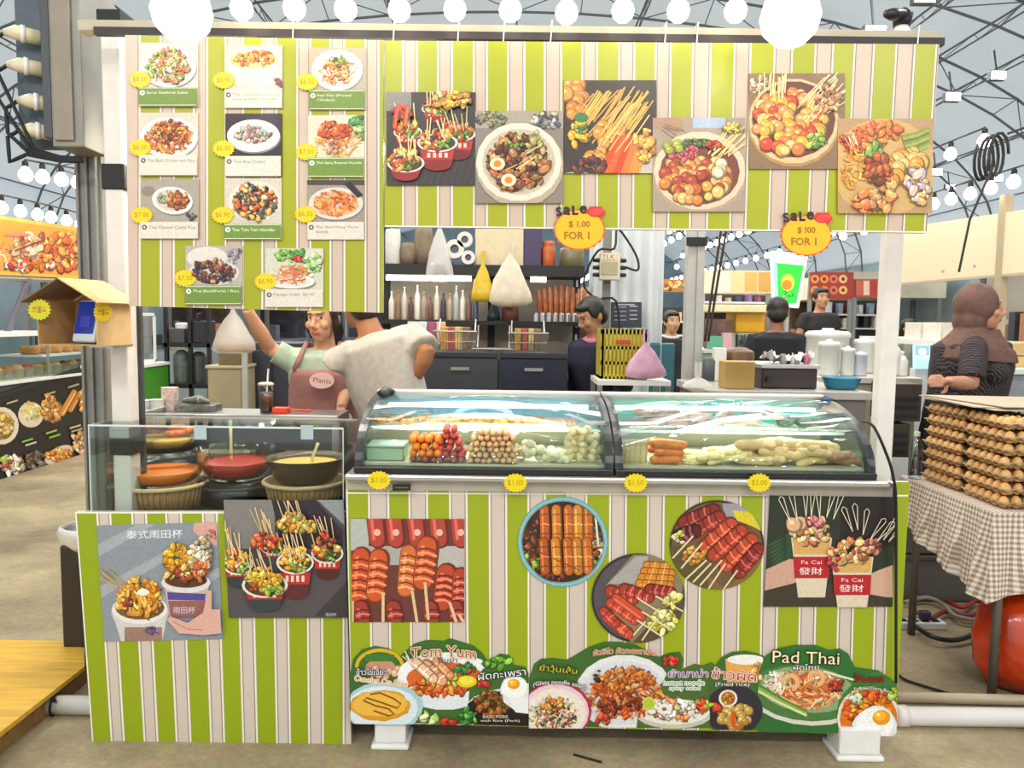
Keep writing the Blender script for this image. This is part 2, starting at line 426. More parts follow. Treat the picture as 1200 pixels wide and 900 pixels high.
for y in (1.2, 2.8, 4.4, 6.2, 8.0, 10, 12, 14.5, 17, 20, 23, 27, 31):
    mb = MB(); o_ = []; i_ = []
    for q in range(NA + 1):
        t = math.pi * q / NA; o_.append(arch(t) + Vector((0, y, 0))); i_.append(arch(t, .42) + Vector((0, y, 0)))
    mb.tube(o_, .022, 6); mb.tube(i_, .02, 6)
    for q in range(NA):
        mb.tube([o_[q], i_[q + 1]] if q % 2 else [i_[q], o_[q + 1]], .009, 5)
        mb.tube([o_[q], i_[q]], .009, 5)
    for s in (-1, 1): mb.tube([(s * (HW - .2), y, 0), (s * (HW - .2), y, ZS)], .06, 8)
    k += 1; struct('trim_%d' % k, mb, STEEL_D)
for q in (2, 4, 6, 7, 8, 10, 12, 14, 16, 18, 20, 22, 24, 26):
    p = arch(math.pi * q / NA, .05); p2 = arch(math.pi * q / NA, .4); mb = MB()
    mb.tube([p + Vector((0, 0, 0)), p + Vector((0, 40, 0))], .015, 5); mb.tube([p2, p2 + Vector((0, 40, 0))], .012, 5)
    for j in range(0, 36): mb.tube([p + Vector((0, j * 1.1, 0)), p2 + Vector((0, j * 1.1 + .55, 0)), p + Vector((0, j * 1.1 + 1.1, 0))], .007, 4)
    k += 1; struct('trim_%d' % k, mb, STEEL_D)
TARP = mat('wall_tarp', '#a9bfca', .7, noise=.12, scale=2)
struct('wall_back', MB().box((-9, 39.9, 0), (9, 40, 6.7)), TARP)
struct('wall_left', MB().box((-9.1, -1, 0), (-9, 40, 3.1)), TARP)
struct('wall_right', MB().box((9, -1, 0), (9.1, 40, 3.1)), TARP)

# ---------------------------------------------------------------- materials of the stall
STEEL = mat('brushed_steel', '#b9b7b2', .32, .85, noise=.05, scale=40, stretch=(1, 30, 30))
WHITEP = mat('white_painted_metal', '#e4dfd8', .4, 0, noise=.04)
GREYP = mat('grey_painted_steel', '#86867f', .5, .2, noise=.1, scale=8)
DGREY = mat('dark_grey_metal', '#4a4d50', .5, .3, noise=.08)
BLACKP = mat('black_plastic', '#17181a', .35, noise=.05)
BLACKM = mat('matt_black', '#101113', .6, noise=.05)
GLASS = glassmat('clear_glass', '#f6fcfa', .02); ACRYL = glassmat('clear_acrylic', '#f3f8f6', .03)
EDGE = mat('polished_acrylic_edge', '#e9f2ee', .15, noise=0, alpha=.75)
WPLAS = mat('white_plastic', '#e6e6e2', .4, noise=.04)
CREAM = mat('cream_plastic', '#d8ccb0', .45, noise=.06)
CARD = mat('cardboard', '#b98f5c', .85, noise=.1, scale=30, bump=.05)
CARDL = mat('pale_cardboard', '#d0ac78', .85, noise=.08, scale=30)
WICKER = mat('wicker', '#b08a55', .7, noise=.25, scale=120, bump=.3)
BULB = mat('lit_bulb', '#ffffff', .3, noise=0, emit='#fff1dc', estr=8.5)
BULBF = mat('lit_bulb_far', '#ffffff', .3, noise=0, emit='#fff1dc', estr=12)
G1, W1 = '#98a81c', '#cfc2b6'

# striped boards: each band has the thin pale and brown lines of the printed pattern
def bands(a, xs, top, bot, green=G1, skew=None):
    """xs: list of (x0,x1) greens at mid height; between them the pale band; skew: px shift bottom-top"""
    sk = skew or (lambda x: 0)
    for (x0, x1) in xs:
        q = lambda x, e=0: x + sk(x) * e
        a.poly([(q(x0, -1), top), (q(x1, -1), top), (q(x1, 1), bot), (q(x0, 1), bot)], green, convex=True)
        for xx, c, w in ((x0 - 1.4, '#f4efe2', 1.6), (x0 - 3.2, '#8f7f72', .9), (x1 + 1.4, '#f4efe2', 1.6), (x1 + 3.2, '#8f7f72', .9)):
            a.line([(q(xx, -1), top), (q(xx, 1), bot)], w, c)
YS = 2.58
a = Art((0, YS, 0), NF, [(450.5, 47.5), (1101, 52), (1086, 273), (450.5, 266)], '#cbb5a2', .02, 3)
xs = [(450, 471), (490, 512), (531, 554), (572, 594), (616, 637), (659, 681), (701, 724), (744, 766), (786, 809), (832, 857), (878, 903), (926, 950), (973, 995), (1020, 1043), (1067, 1089)]
bands(a, xs, 40, 280, '#a4aa08', lambda x: -max(0, x - 700) * .02)
a.line([(451, 265), (1086, 272)], 1.6, '#f2efe6')
a.done('sign_panel', 'long green and white striped sign board above the glass display cases', 'sign')
a = Art((0, YS - .005, 0), NF, [(146.5, 41), (449.5, 47), (448.5, 366.5), (151, 358.5)], '#cbb5a2', .02, 4)
bands(a, [(165, 187), (205, 226), (244, 263), (286, 306), (325, 347), (365, 386), (405, 427), (445, 449)], 35, 370, '#a0a40c')
a.done('menu_board', 'square green and white striped board that carries the dish cards and price bursts', 'sign')

YP = 2.64
a = Art((0, YP, 0), NF, [(405, 562), (1066, 565), (1049, 861), (412, 847)], W1, .02, 5)
gx = [(410, 433), (458, 480), (503, 527), (549, 573), (595, 618), (640, 664), (688, 713), (734, 757), (778, 802), (821, 846), (867, 891), (912, 936), (957, 981), (1001, 1024), (1040, 1064)]
bands(a, gx, 550, 870, '#98a81a', lambda x: (640 - x) * .012)
a.line([(405, 577.6), (1064, 580.8)], 1.8, '#f6f4e4')
PANEL = a
root = thing('food_counter', 'main food counter behind the striped front panel with steel rim and white feet', 'counter', (.4, 2.95, 0))
a.done('front_panel', None, None, parent=root)
xl, xr = P(407, 600, YP).x, P(1050, 600, YP).x
obj('body', MB().box((xl, YP + .025, .13), (xr, 3.28, .985)), mat('counter_body', '#2b2d2c', .6), root)
zr = P(730, 560, 2.6).z
obj('rim', MB().box((P(404, 560, 2.6).x, 2.59, zr - .022), (P(1050, 560, 2.6).x, 3.3, zr)), STEEL, root, bevel=.006)
obj('clear_strip', MB().box((P(404, 560, 2.6).x, 2.618, P(730, 578, 2.62).z), (P(1050, 560, 2.6).x, 2.634, zr - .022)), mat('frosted_strip', '#cfc8ba', .35, .3, alpha=.5), root)
def foot_block(px0, px1, py):
    g = G((px0 + px1) / 2, py); x0 = G(px0, py).x; x1 = G(px1, py).x; z1 = .12; mb = MB(); e = .012
    for (zz0, zz1, ee) in ((0, .02, 0), (.02, z1, e)):
        mb.box((x0 + ee, g.y + ee, zz0), (x1 - ee, g.y + .14 - ee, zz1))
    obj('foot', mb, WPLAS, root, bevel=.008)
foot_block(434, 479, 880); foot_block(981, 1037, 894)

# left board standing on the floor
YL = 2.684
a = Art((0, YL, 0), NF, [(88, 600), (404, 600), (411.5, 873), (108, 868)], W1, .02, 6)
lb = [(88, 112), (130, 153), (172, 193), (213, 236), (255, 276), (296, 318), (337, 358), (378, 401)]
TL = lambda p: p
def lskew(x): return (408 - x) * .031
bands(a, [(x0 + lskew(x0), x1 + lskew(x1)) for x0, x1 in lb], 598, 876, '#92a418', lskew)
a.line([(88, 600.8), (404, 601)], 1.6, '#f4f2e4'); a.line([(89, 600), (109, 870)], 1.6, '#f0ede0')
a.done('side_board', 'separate striped board standing on the floor below the sauce bowls', 'sign')

# soup counter behind it
SZ = .80
root = thing('sauce_table', 'low dark table under the sauce bowls behind the separate striped board', 'table', (-1.0, 3.05, 0))
xa, xb = -1.42, -.60
obj('tabletop', MB().box((xa, 2.75, SZ - .03), (xb, 3.42, SZ)), mat('dark_tabletop', '#3a3530', .4), root, bevel=.004)
for sx in (xa + .03, xb - .03):
    for sy in (2.79, 3.38): obj('leg', MB().box((sx - .02, sy - .02, 0), (sx + .02, sy + .02, SZ - .03)), BLACKM, root)

# frame of the stall
def post(name, label, quad, mats, extra=None, cat='post'): pass
xp0, xp1 = PX(123, 2.80), PX(146, 2.80)
root = thing('stall_post', 'white square post at the menu board end of the stall with black joints', 'post', ((xp0 + xp1) / 2 - .03, 2.84, 0))
X0, X1 = P(128, 590, 2.8).x, P(152, 590, 2.8).x; X0, X1 = P(125, 300, 2.8).x, P(146, 300, 2.8).x
obj('shaft', MB().box((X0, 2.80, 0), (X1, 2.88, 2.62)), WHITEP, root, bevel=.006)
for z0, z1 in ((P(130, 222, 2.8).z, P(130, 192, 2.8).z), (P(130, 533, 2.8).z, P(130, 513, 2.8).z), (P(130, 28, 2.8).z, 2.62)):
    obj('joint', MB().box((X0 - .008, 2.792, z0), (X1 + .012, 2.888, z1)), BLACKM, root, bevel=.004)
obj('clamp', MB().box((X0 - .004, 2.786, P(130, 513, 2.8).z), (X1 + .004, 2.892, P(130, 500, 2.8).z)), STEEL, root, bevel=.003)
mb = MB()
for i in range(2): mb.box((X1 - .004, 2.882, .5 + i), (X1 + .012, 2.90, 2.5)) if i == 0 else None
obj('perforated_rail', mb, DGREY, root)
xx0, xx1 = P(1026, 540, 2.95).x, P(1042, 540, 2.95).x
root = thing('stall_post', 'tall white post at the far end of the glass cases beside the egg table', 'post', ((xx0 + xx1) / 2, 2.98, 0))
obj('shaft', MB().box((xx0, 2.95, 0), (xx1 + .012, 3.01, 2.62)), WHITEP, root, bevel=.006)
obj('joint', MB().box((xx0 - .006, 2.944, 2.35), (xx1 + .018, 3.016, 2.45)), BLACKM, root)
root = thing('roof_beam', 'long cream beam across the top of the stall with a dark rail under it', 'beam', (0, 2.68, 2.5))
zb0, zb1 = P(600, 46, 2.66).z, P(600, 33, 2.66).z
obj('bar', MB().box((P(96, 40, 2.66).x, 2.63, zb0), (P(1097, 40, 2.66).x, 2.69, zb1)), mat('cream_painted_beam', '#b8ad95', .5), root, bevel=.004)
obj('dark_rail', MB().box((P(120, 47, 2.66).x, 2.605, zb0 - .02), (P(1097, 47, 2.66).x, 2.63, zb0 + .004)), mat('dark_brown_rail', '#2a2220', .5), root)
for px in (345, 462, 537, 590, 645, 778, 815, 1072):
    q = P(px, 40, 2.62); obj('cable_tie', MB().tube([(q.x, 2.60, zb0 - .03), (q.x + .004, 2.60, zb1 + .004), (q.x + .003, 2.66, zb1 + .006)], .0022, 5), WPLAS, root)

# assumed unseen tube lamp under the roof frame, added to brighten the sauce bowls
root = thing('assumed_tube_lamp', 'assumed unseen white tube lamp under the stall roof behind the menu board', 'tube lamp', (-.9, 3.0, 2.2))
obj('housing', MB().box((-1.4, 2.97, 2.21), (-.3, 3.03, 2.25)), WPLAS, root); obj('tube', MB().tube([(-1.38, 3.0, 2.19), (-.32, 3.0, 2.19)], .016, 10), mat('assumed_stall_tube', '#ffffff', noise=0, emit='#fff0da', estr=100), root)
obj('hanger', MB().box((-.87, 2.69, 2.25), (-.83, 3.02, 2.27)), DGREY, root); obj('hanger_rod', MB().box((-.87, 2.66, 2.25), (-.83, 2.69, 2.44)), DGREY, root)  # hangers assumed along with the added lamp
# security camera on the beam
c0 = P(1056, 42, 2.66); root = thing('security_camera', 'small black security camera on a white base on top of the beam', 'camera', c0)
obj('base', MB().lathe([(0, 0), (.03, 0), (.03, .012), (.022, .02), (.022, .035), (0, .035)], c0, 16), WPLAS, root, smooth=True)
obj('body', MB().tube([c0 + Vector((0, 0, .03)), c0 + Vector((0, 0, .05)), c0 + Vector((0.005, 0, .075)), c0 + Vector((.008, 0, .085))], [.026, .03, .03, .018], 16), BLACKP, root, smooth=True)
obj('lens_barrel', MB().tube([c0 + Vector((-.0, -.01, .062)), c0 + Vector((-.05, -.035, .056)), c0 + Vector((-.075, -.05, .052))], [.022, .02, .014], 12), BLACKP, root, smooth=True)

# ---------------------------------------------------------------- string lights
def bulb_meshes(mb_b, mb_s, c, r):
    mb_b.lathe([(0, -r * 1.0), (r * .5, -r * .87), (r * .87, -r * .5), (r, 0), (r * .87, r * .5), (r * .55, r * .88), (r * .36, r * 1.15), (r * .34, r * 1.2), (0, r * 1.2)], c, 16)
    mb_s.lathe([(0, r * 1.2), (r * .42, r * 1.18), (r * .42, r * 1.9), (r * .2, r * 2.1), (0, r * 2.1)], c, 10)
def string_light(label, pts, r, m, every=None, group=None):
    pts = [Vector(p) for p in pts]; root = thing('string_light', label, 'string light', pts[0], group)
    obj('cable', MB().tube([p + Vector((0, 0, r * 2.2)) for p in pts], r * .12 + .002, 5), BLACKM, root)
    protoB = protoS = None
    for p in pts if every is None else [pts[0].lerp(pts[-1], i / (every - 1)) for i in range(every)]:
        if protoB is None:
            b, s_ = MB(), MB(); bulb_meshes(b, s_, Vector((0, 0, 0)), r)
            protoB = obj('bulb', b, m, root, smooth=True); protoS = obj('socket', s_, BLACKM, protoB)
            protoB.matrix_parent_inverse = Matrix.Identity(4); protoB.location = p - pts[0]
        else:
            c = protoB.copy(); COL.objects.link(c); c.parent = root; c.location = p - pts[0]
            d = protoS.copy(); COL.objects.link(d); d.parent = c
    return root
string_light('row of round lit bulbs strung just above the striped sign', [P(px, py, 2.52) for px, py in ((283, 10), (345, 10), (405, 11), (468, 12), (533, 11), (598, 12), (664, 15), (730, 13), (795, 13), (862, 13))], .036, BULB)
def pendant(label, px, py, Y, r):
    c = P(px, py, Y); root = thing('hanging_bulb', label, 'light bulb', c + Vector((0, 0, r * 2)), 'large lit bulbs hung before the stall')
    b, s_ = MB(), MB(); bulb_meshes(b, s_, c, r)
    obj('bulb', b, BULB, root, smooth=True); obj('socket', s_, BLACKM, root)
    obj('cable', MB().tube([c + Vector((0, 0, r * 2)), c + Vector((0, 0, 1.2))], .003, 6), BLACKM, root)
pendant('large glaring bulb hanging over the first menu card', 213, 14, 2.2, .082)
pendant('large glaring bulb hanging before the striped sign over the basket poster', 926, 20, 2.2, .082)

# ---------------------------------------------------------------- glass display cases
ZC0 = zr; ZC1 = P(730, 460, 3.1).z
def case(label, pxl, pxr, back_col, end_frames, dens):
    x0, x1 = P(pxl, 552, 2.63).x, P(pxr, 552, 2.63).x; y0, D, H = 2.635, .46, ZC1 - ZC0 - .012
    root = thing('display_case', label, 'display case', ((x0 + x1) / 2, 2.87, ZC0))
    prof = [(y0, ZC0 + .02)] + [(y0 + D * (1 - math.cos(t)), ZC0 + .02 + (H - .02) * math.sin(t)) for t in [math.pi / 2 * i / 14 for i in range(1, 15)]]
    obj('base', MB().box((x0, y0 - .015, ZC0 + .001), (x1, 3.12, ZC0 + .022)), BLACKP, root, bevel=.003)
    e = .028
    for a0, a1 in ((x0, x0 + e), (x1 - e, x1)):
        mb = MB(); inn = [(y0 + .03 + (D - .03) * (1 - math.cos(t)), ZC0 + .02 + (H - .05) * math.sin(t)) for t in [math.pi / 2 * i / 14 for i in range(15)]]
        k = len(mb.v); vs = []
        for (ya, za), (yb, zb_) in zip(prof, inn): vs += [(a0, ya, za), (a1, ya, za), (a1, yb, zb_), (a0, yb, zb_)]
        fs = []
        for i in range(14):
            for j in range(4): fs.append((i * 4 + j, i * 4 + (j + 1) % 4, i * 4 + 4 + (j + 1) % 4, i * 4 + 4 + j))
        fs += [(3, 2, 1, 0), (56, 57, 58, 59)]
        mb.add(vs, fs); obj('end_frame', mb, mat('dark_frame', '#2f3133', .3, .2), root)
        mb = MB(); xm = (a0 + a1) / 2
        mb.prism([(xm, y, z) for y, z in inn] + [(xm, 3.1, ZC0 + .02)], (.004, 0, 0)); obj('end_pane', mb, GLASS, root)
    rows = [[(x, y, z) for x in (x0 + e * .6, x1 - e * .6)] for y, z in prof]
    obj('curved_glass', MB().sheet(rows), GLASS, root, smooth=True, thick=.004)
    obj('top_rail', MB().box((x0, y0 + D - .02, ZC0 + H - .008), (x1, 3.14, ZC0 + H + .012)), mat('pale_steel_rail', '#c9c4bc', .35, .4), root, bevel=.004)
    obj('back_panel', MB().box((x0 + .01, 3.10, ZC0 + .13), (x1 - .01, 3.115, ZC0 + H - .008)), back_col, root)  # blue glow of the case light put into the upper panel colour
    obj('lower_back_panel', MB().box((x0 + .01, 3.10, ZC0 + .02), (x1 - .01, 3.115, ZC0 + .13)), mat('beige_case_back', '#c3bb9e', .4, noise=.05), root)
    obj('inner_shelf', MB().box((x0 + e, 2.84, ZC0 + .125), (x1 - e, 3.09, ZC0 + .132)), mat('shelf_glass', '#d7e8e0', .5, noise=0, alpha=.3, spec=.1), root)
    obj('shelf_edge', MB().box((x0 + e, 2.834, ZC0 + .123), (x1 - e, 2.84, ZC0 + .134)), mat('glass_edge', '#b9d3c8', .2, noise=0), root)
    obj('lower_tray', MB().box((x0 + e, 2.66, ZC0 + .022), (x1 - e, 3.09, ZC0 + .03)), mat('tray_steel', '#d2ccae', .4, .1), root)
    obj('light_tube', MB().tube([(x0 + .05, 3.065, ZC0 + H - .045), (x1 - .05, 3.065, ZC0 + H - .045)], .009, 8), mat('case_tube', '#ffffff', noise=0, emit='#eafffa', estr=5), root)
    l = bpy.data.lights.new('case_fill_light', 'AREA'); l.shape = 'RECTANGLE'; l.size, l.size_y = x1 - x0 - .12, .02; l.energy = 2.6; l.color = (1, .95, .86)  # added unseen light under the front glass, brightens the food
    q = bpy.data.objects.new('case_fill_light', l); COL.objects.link(q); q.location = ((x0 + x1) / 2, 2.745, ZC0 + .165); q.rotation_euler = (math.radians(42), 0, 0)
    return root, x0, x1
CASE1 = case('curved glass display case with sausages, on the counter nearest the sauce bowls', 415, 719, mat('blue_case_back', '#58a8c8', .3, noise=.1, scale=5), True, 1)
CASE2 = case('curved glass display case with fish cakes, nearer the tall white post', 721, 1027, mat('turquoise_case_back', '#5cc4b4', .3, noise=.12, scale=9), True, 1)

# ---------------------------------------------------------------- menu cards
NOOD = ['#c8722e', '#e09a4a', '#a8501e', '#e8b868', '#8a3a18', '#d8862e']
GRN = ['#4f7a2a', '#7ea03a', '#2f5a24', '#9db84c']
RED = ['#c23a22', '#e0542c', '#9a2a18', '#d86a40']
MEATC = ['#6a2f1c', '#8a4424', '#a85a30', '#54241a', '#c07a48']
def card(x0, y0, x1, y1, yc, style, lines, label, bgc, draw, seed):
    a = Art((0, YS - .012, 0), NF, rect4(x0, y0, x1, y1), bgc, .005, seed)
    draw(a, x0, y0, x1, yc)
    green = style == 'g'
    a.rect(x0 + .4, yc, x1 - .4, y1 - .4, '#6f8c35' if green else '#dcd4c6')
    if green:
        for q in (yc + .8, y1 - 1.2): a.line([(x0 + 1, q), (x1 - 1, q)], .7, '#e8eecf')
    cy = (yc + y1) / 2
    a.ell(x0 + 5, yc + 6.5, 3, 3, '#f4f3ea' if green else '#5d5a50', n=14); a.ell(x0 + 5, yc + 6.5, 1.3, 1.3, '#6f8c35' if green else '#dcd4c6', n=8)
    for i, t in enumerate(lines):
        w = min(len(t) * 2.5, x1 - x0 - 13)
        a.text(t, x0 + 10 + w / 2, yc + 6.5 + i * 5.2, 3.7, '#f3f5e4' if green else '#6b665c', w=w)
    return a.done('menu_card', label, 'menu card', 'dish cards on the menu board', PHOTO)
def d_salad(a, x0, y0, x1, yc):
    cx, cy = (x0 + x1) / 2, (y0 + yc) / 2 + 1
    a.plate(cx, cy, 33, 25, '#e8e0d4', '#d8d0c4'); a.chunks(cx, cy, 24, 20, ['#e88a58', '#e8b080', '#e06040', '#8ab03c', '#c8d060', '#f0d8c0'], 90, 4); a.noodles(cx, cy, 24, 19, ['#f0dcc0', '#9ab848', '#e07a4c'], 40, 1.2)
def d_soup(a, x0, y0, x1, yc):
    cx = (x0 + x1) / 2
    a.rect(x0, y0, x1, yc, '#cfc3b0'); a.ell(cx, y0 + 33, 31, 16, '#d8d2c4'); a.ell(cx, y0 + 17, 33, 15, '#f2eee4'); a.ell(cx, y0 + 17, 29, 11, '#f0d08a'); a.chunks(cx, y0 + 15, 25, 8, ['#e8622c', '#f08a40', '#f4c878', '#e0a040'], 34, 4); a.chunks(x1 - 5, yc - 8, 4, 5, ['#7a3048'], 5, 3)
def d_white(col, cols, n=70, gl=True):
    def f(a, x0, y0, x1, yc):
        cx, cy = (x0 + x1) / 2, (y0 + yc) / 2 + 1
        a.plate(cx, cy, 30, 24, '#f3efe8', '#e6e0d8'); a.noodles(cx, cy + 1, 22, 17, cols, n, 1.8); a.chunks(cx, cy, 18, 13, cols, 20, 3)
        if gl: a.chunks(cx + 4, cy - 10, 10, 5, GRN, 8, 2.5)
    return f
def d_heap(cols, n=110):
    def f(a, x0, y0, x1, yc):
        cx, cy = (x0 + x1) / 2, (y0 + yc) / 2 + 4
        a.plate(cx, cy, 34, 24, '#ece6dc', '#ded6ca'); a.noodles(cx, cy, 28, 19, cols, n, 2.2); a.chunks(cx, cy - 6, 20, 14, cols, 60, 3.2); a.chunks(cx, cy, 14, 8, ['#7a2c14', '#5a2412'], 10, 2)
    return f
def d_oval(a, x0, y0, x1, yc):
    cx, cy = (x0 + x1) / 2, (y0 + yc) / 2
    a.rect(x0, y0, x1, yc, '#2e2430'); a.plate(cx, cy + 1, 31, 19, '#f0ece6', '#dcd8d4'); a.chunks(cx, cy, 20, 9, ['#b98a78', '#a86c5c', '#e0d4cc', '#8a9a8c', '#c8b0a4'], 45, 4)
def d_shrimp(a, x0, y0, x1, yc):
    cx, cy = (x0 + x1) / 2, (y0 + yc) / 2
    a.rect(x0, y0, x1, yc, '#d8d2b8'); a.chunks(x1 - 6, y0 + 12, 10, 14, ['#6f9a4a', '#4f8a48', '#a8c078'], 18, 6)
    a.noodles(cx + 3, cy + 4, 27, 20, ['#e8b468', '#e09a50', '#d8862e', '#f0c888'], 90, 2); a.chunks(cx - 5, cy - 8, 20, 9, ['#e0501e', '#f07a3c', '#c83c18'], 28, 5); a.chunks(cx - 3, cy + 12, 8, 7, ['#e8a080', '#c86a50'], 9, 4)
def d_plateside(a, x0, y0, x1, yc):
    a.rect(x0, y0, x1, yc, '#a59c8e'); cx, cy = (x0 + x1) / 2 + 3, (y0 + yc) / 2
    a.ell(x0 + 9, y0 + 14, 8, 6, '#8a7e70'); a.plate(cx, cy, 24, 16, '#eee8df', '#cfc4b6', .15); a.chunks(cx - 8, cy - 3, 8, 8, ['#b8b89a', '#98a078'], 14, 3); a.chunks(cx + 6, cy, 12, 9, ['#c87a3c', '#b0602c', '#d89050', '#984c24'], 40, 4); a.chunks(x1 - 9, yc - 7, 6, 4, ['#54483c'], 5, 3)
def d_mix(a, x0, y0, x1, yc):
    a.rect(x0, y0, x1, yc, '#cfc6b4'); cx, cy = (x0 + x1) / 2 + 2, (y0 + yc) / 2
    a.ell(cx, cy, 31, 24, '#e0d8c8'); a.chunks(cx, cy, 24, 21, ['#d88a3c', '#e8a858', '#e0602c', '#2e3a38', '#48584c', '#e8c888', '#c05028'], 110, 4)
def d_dark(a, x0, y0, x1, yc):
    a.rect(x0, y0, x1, yc, '#9a9080'); a.rect(x0, y0, x1, y0 + 6, '#4a3c36'); cx, cy = (x0 + x1) / 2, (y0 + yc) / 2 + 3
    a.plate(cx, cy, 32, 19, '#d8cfc2', '#c8bcac'); a.noodles(cx, cy, 26, 15, ['#d8702c', '#e88c40', '#b85020', '#f0a860'], 110, 2.4); a.poly([(x1 - 24, y0 + 4), (x1 - 16, y0 + 2), (x1 - 1, y0 + 18), (x1 - 8, y0 + 21)], '#241c1c')
def d_beef(a, x0, y0, x1, yc):
    a.rect(x0, y0, x1, yc, '#b4aca4'); cx, cy = (x0 + x1) / 2, (y0 + yc) / 2
    a.ell(cx - 8, y0 + 14, 24, 13, '#ddd4ca'); a.chunks(x1 - 9, y0 + 12, 8, 12, ['#7a7280', '#9a92a0'], 10, 4)
    a.ell(cx, cy + 8, 30, 15, '#d8d0c8'); a.chunks(cx, cy + 6, 25, 13, ['#5a2828', '#7a3a2c', '#a86a48', '#3a3a44', '#4a5048', '#c89878'], 80, 4)
def d_papaya(a, x0, y0, x1, yc):
    a.rect(x0, y0, x1, yc, '#cfcdb8'); cx, cy = (x0 + x1) / 2, (y0 + yc) / 2
    a.chunks(cx - 4, y0 + 8, 16, 6, ['#4f8a3a', '#7aa850'], 16, 5); a.chunks(x1 - 13, y0 + 20, 10, 13, ['#8cb868', '#a8c880', '#c8d8a8'], 18, 5); a.plate(cx - 3, yc - 9, 27, 8, '#f0ece4', '#e0d8cc'); a.noodles(cx - 3, cy + 7, 22, 13, ['#e0a878', '#d88a58', '#f0c8a0', '#c86a3c'], 80, 1.7); a.chunks(cx + 2, y0 + 13, 4, 4, ['#d8402c'], 4, 4)
card(163, 50, 232, 125, 103, 'g', ['Spicy Seafood Salad'], 'menu card of spicy seafood salad with green caption strip, top of the first column', '#d8ccc0', d_salad, 11)
card(263, 53, 331, 127, 105, 'w', ['Tom Yum (Seafood) Noodle', 'Soup with Rice Noodle'], 'menu card of a soup bowl piled with orange pieces, top of the middle column', '#cfc3b0', d_soup, 12)
card(362, 56, 428, 129, 106, 'g', ['Pad Thai (Prawn/', 'Chicken)'], 'menu card of orange noodles on a white plate with Pad Thai green caption', '#b8a890', d_white(0, ['#d87830', '#e89848', '#c05c24', '#f0b870']), 13)
card(164, 132, 232, 206, 182, 'w', ['Thai Basil Chicken with Rice'], 'menu card of a large brown noodle heap, middle of the first column', '#d4c8b8', d_heap(['#b8642c', '#d88a40', '#8a3c18', '#c8501e', '#e0a050']), 14)
card(264, 133, 330, 207, 183, 'w', ['Tom Kha Chicken'], 'menu card of a white oval plate on a dark background', '#2e2430', d_oval, 15)
card(361, 135, 427, 208, 185, 'g', ['Thai Spicy Basmati Noodle'], 'menu card of red shrimp over yellow noodles, middle of the third column', '#d8d2b8', d_shrimp, 16)
card(165, 210, 233, 280, 260, 'w', ['Thai Chicken Cutlet Rice'], 'menu card of a cutlet on a small plate with grey backdrop', '#a59c8e', d_plateside, 17)
card(263, 209, 330, 281, 263, 'g', ['Thai Tom Yum Noodles'], 'menu card of mixed orange and black seafood, green caption, below the oval plate card', '#cfc6b4', d_mix, 18)
card(360, 211, 427, 281, 260, 'w', ['Thai Basil Kway Teow', 'Noodle'], 'menu card of orange fried noodles with a dark corner, lowest in the third column', '#9a9080', d_dark, 19)
card(217, 288, 284, 357, 335, 'g', ['Thai Beef(Pork) / Rice'], 'menu card of dark red beef salad with green caption in the bottom row', '#b4aca4', d_beef, 20)
card(311, 291, 379, 360, 339, 'w', ['Papaya Salad  $6.90'], 'menu card of papaya salad with green leaves in the bottom row', '#cfcdb8', d_papaya, 21)

# ---------------------------------------------------------------- yellow price bursts
def burst(cx, cy, r, ry, n=18, k=.84): return [((r if i % 2 == 0 else r * k) * math.cos(math.pi * i / n) + cx, (ry if i % 2 == 0 else ry * k) * math.sin(math.pi * i / n) + cy) for i in range(2 * n)]
def price(cx, cy, r, ry, txt, label, pt, nr, seed, group, col='#e8cb0a'):
    a = Art(pt, nr, burst(cx, cy, r, ry), col, .003, seed); a.clip = None
    for i, t in enumerate(txt.split('|')):
        n_ = len(txt.split('|')); a.text(t, cx, cy + (i - (n_ - 1) / 2) * ry * .62, ry * (.62 if n_ == 1 else .5), '#a87e08', w=r * 1.25)
    return a.done('price_tag', label, 'price tag', group)
for i, (cx, cy, t, where) in enumerate([(164, 93, '$8.50', 'on the spicy seafood salad card'), (262, 94, '$6.90', 'on the soup bowl card'), (360, 96, '$6.50', 'on the Pad Thai card'),
        (164, 173, '$6.50', 'on the brown noodle heap card'), (262, 174, '$6.00', 'on the oval plate card'), (359, 178, '$7.50', 'on the red shrimp noodle card'),
        (166, 252, '$7.00', 'on the cutlet plate card'), (261, 252, '$6.90', 'on the mixed seafood card'), (358, 251, '$6.50', 'on the dark cornered fried noodle card'),
        (217, 326, '$7.50', 'on the dark red beef card'), (311, 330, '$6.90', 'on the papaya salad card')]):
    price(cx, cy, 13.5, 10.5, t, 'yellow price burst reading %s %s' % (t, where), (0, YS - .016, 0), NF, 40 + i, 'price bursts on the menu board')
for i, (cx, cy, t, where) in enumerate([(444, 563, '$1.00', 'nearest the sauce bowls'), (604, 566, '$1.00', 'under the pile of beige skewers'), (745, 566, '$1.50', 'just past the divider of the two cases'), (890, 566, '$2.00', 'next to the dark cup poster')]):
    price(cx, cy, 14.5, 11.5, t, 'yellow price burst on the counter rim, %s' % where, (0, 2.588, 0), NF, 60 + i, 'price bursts along the counter rim', '#e6cf10')

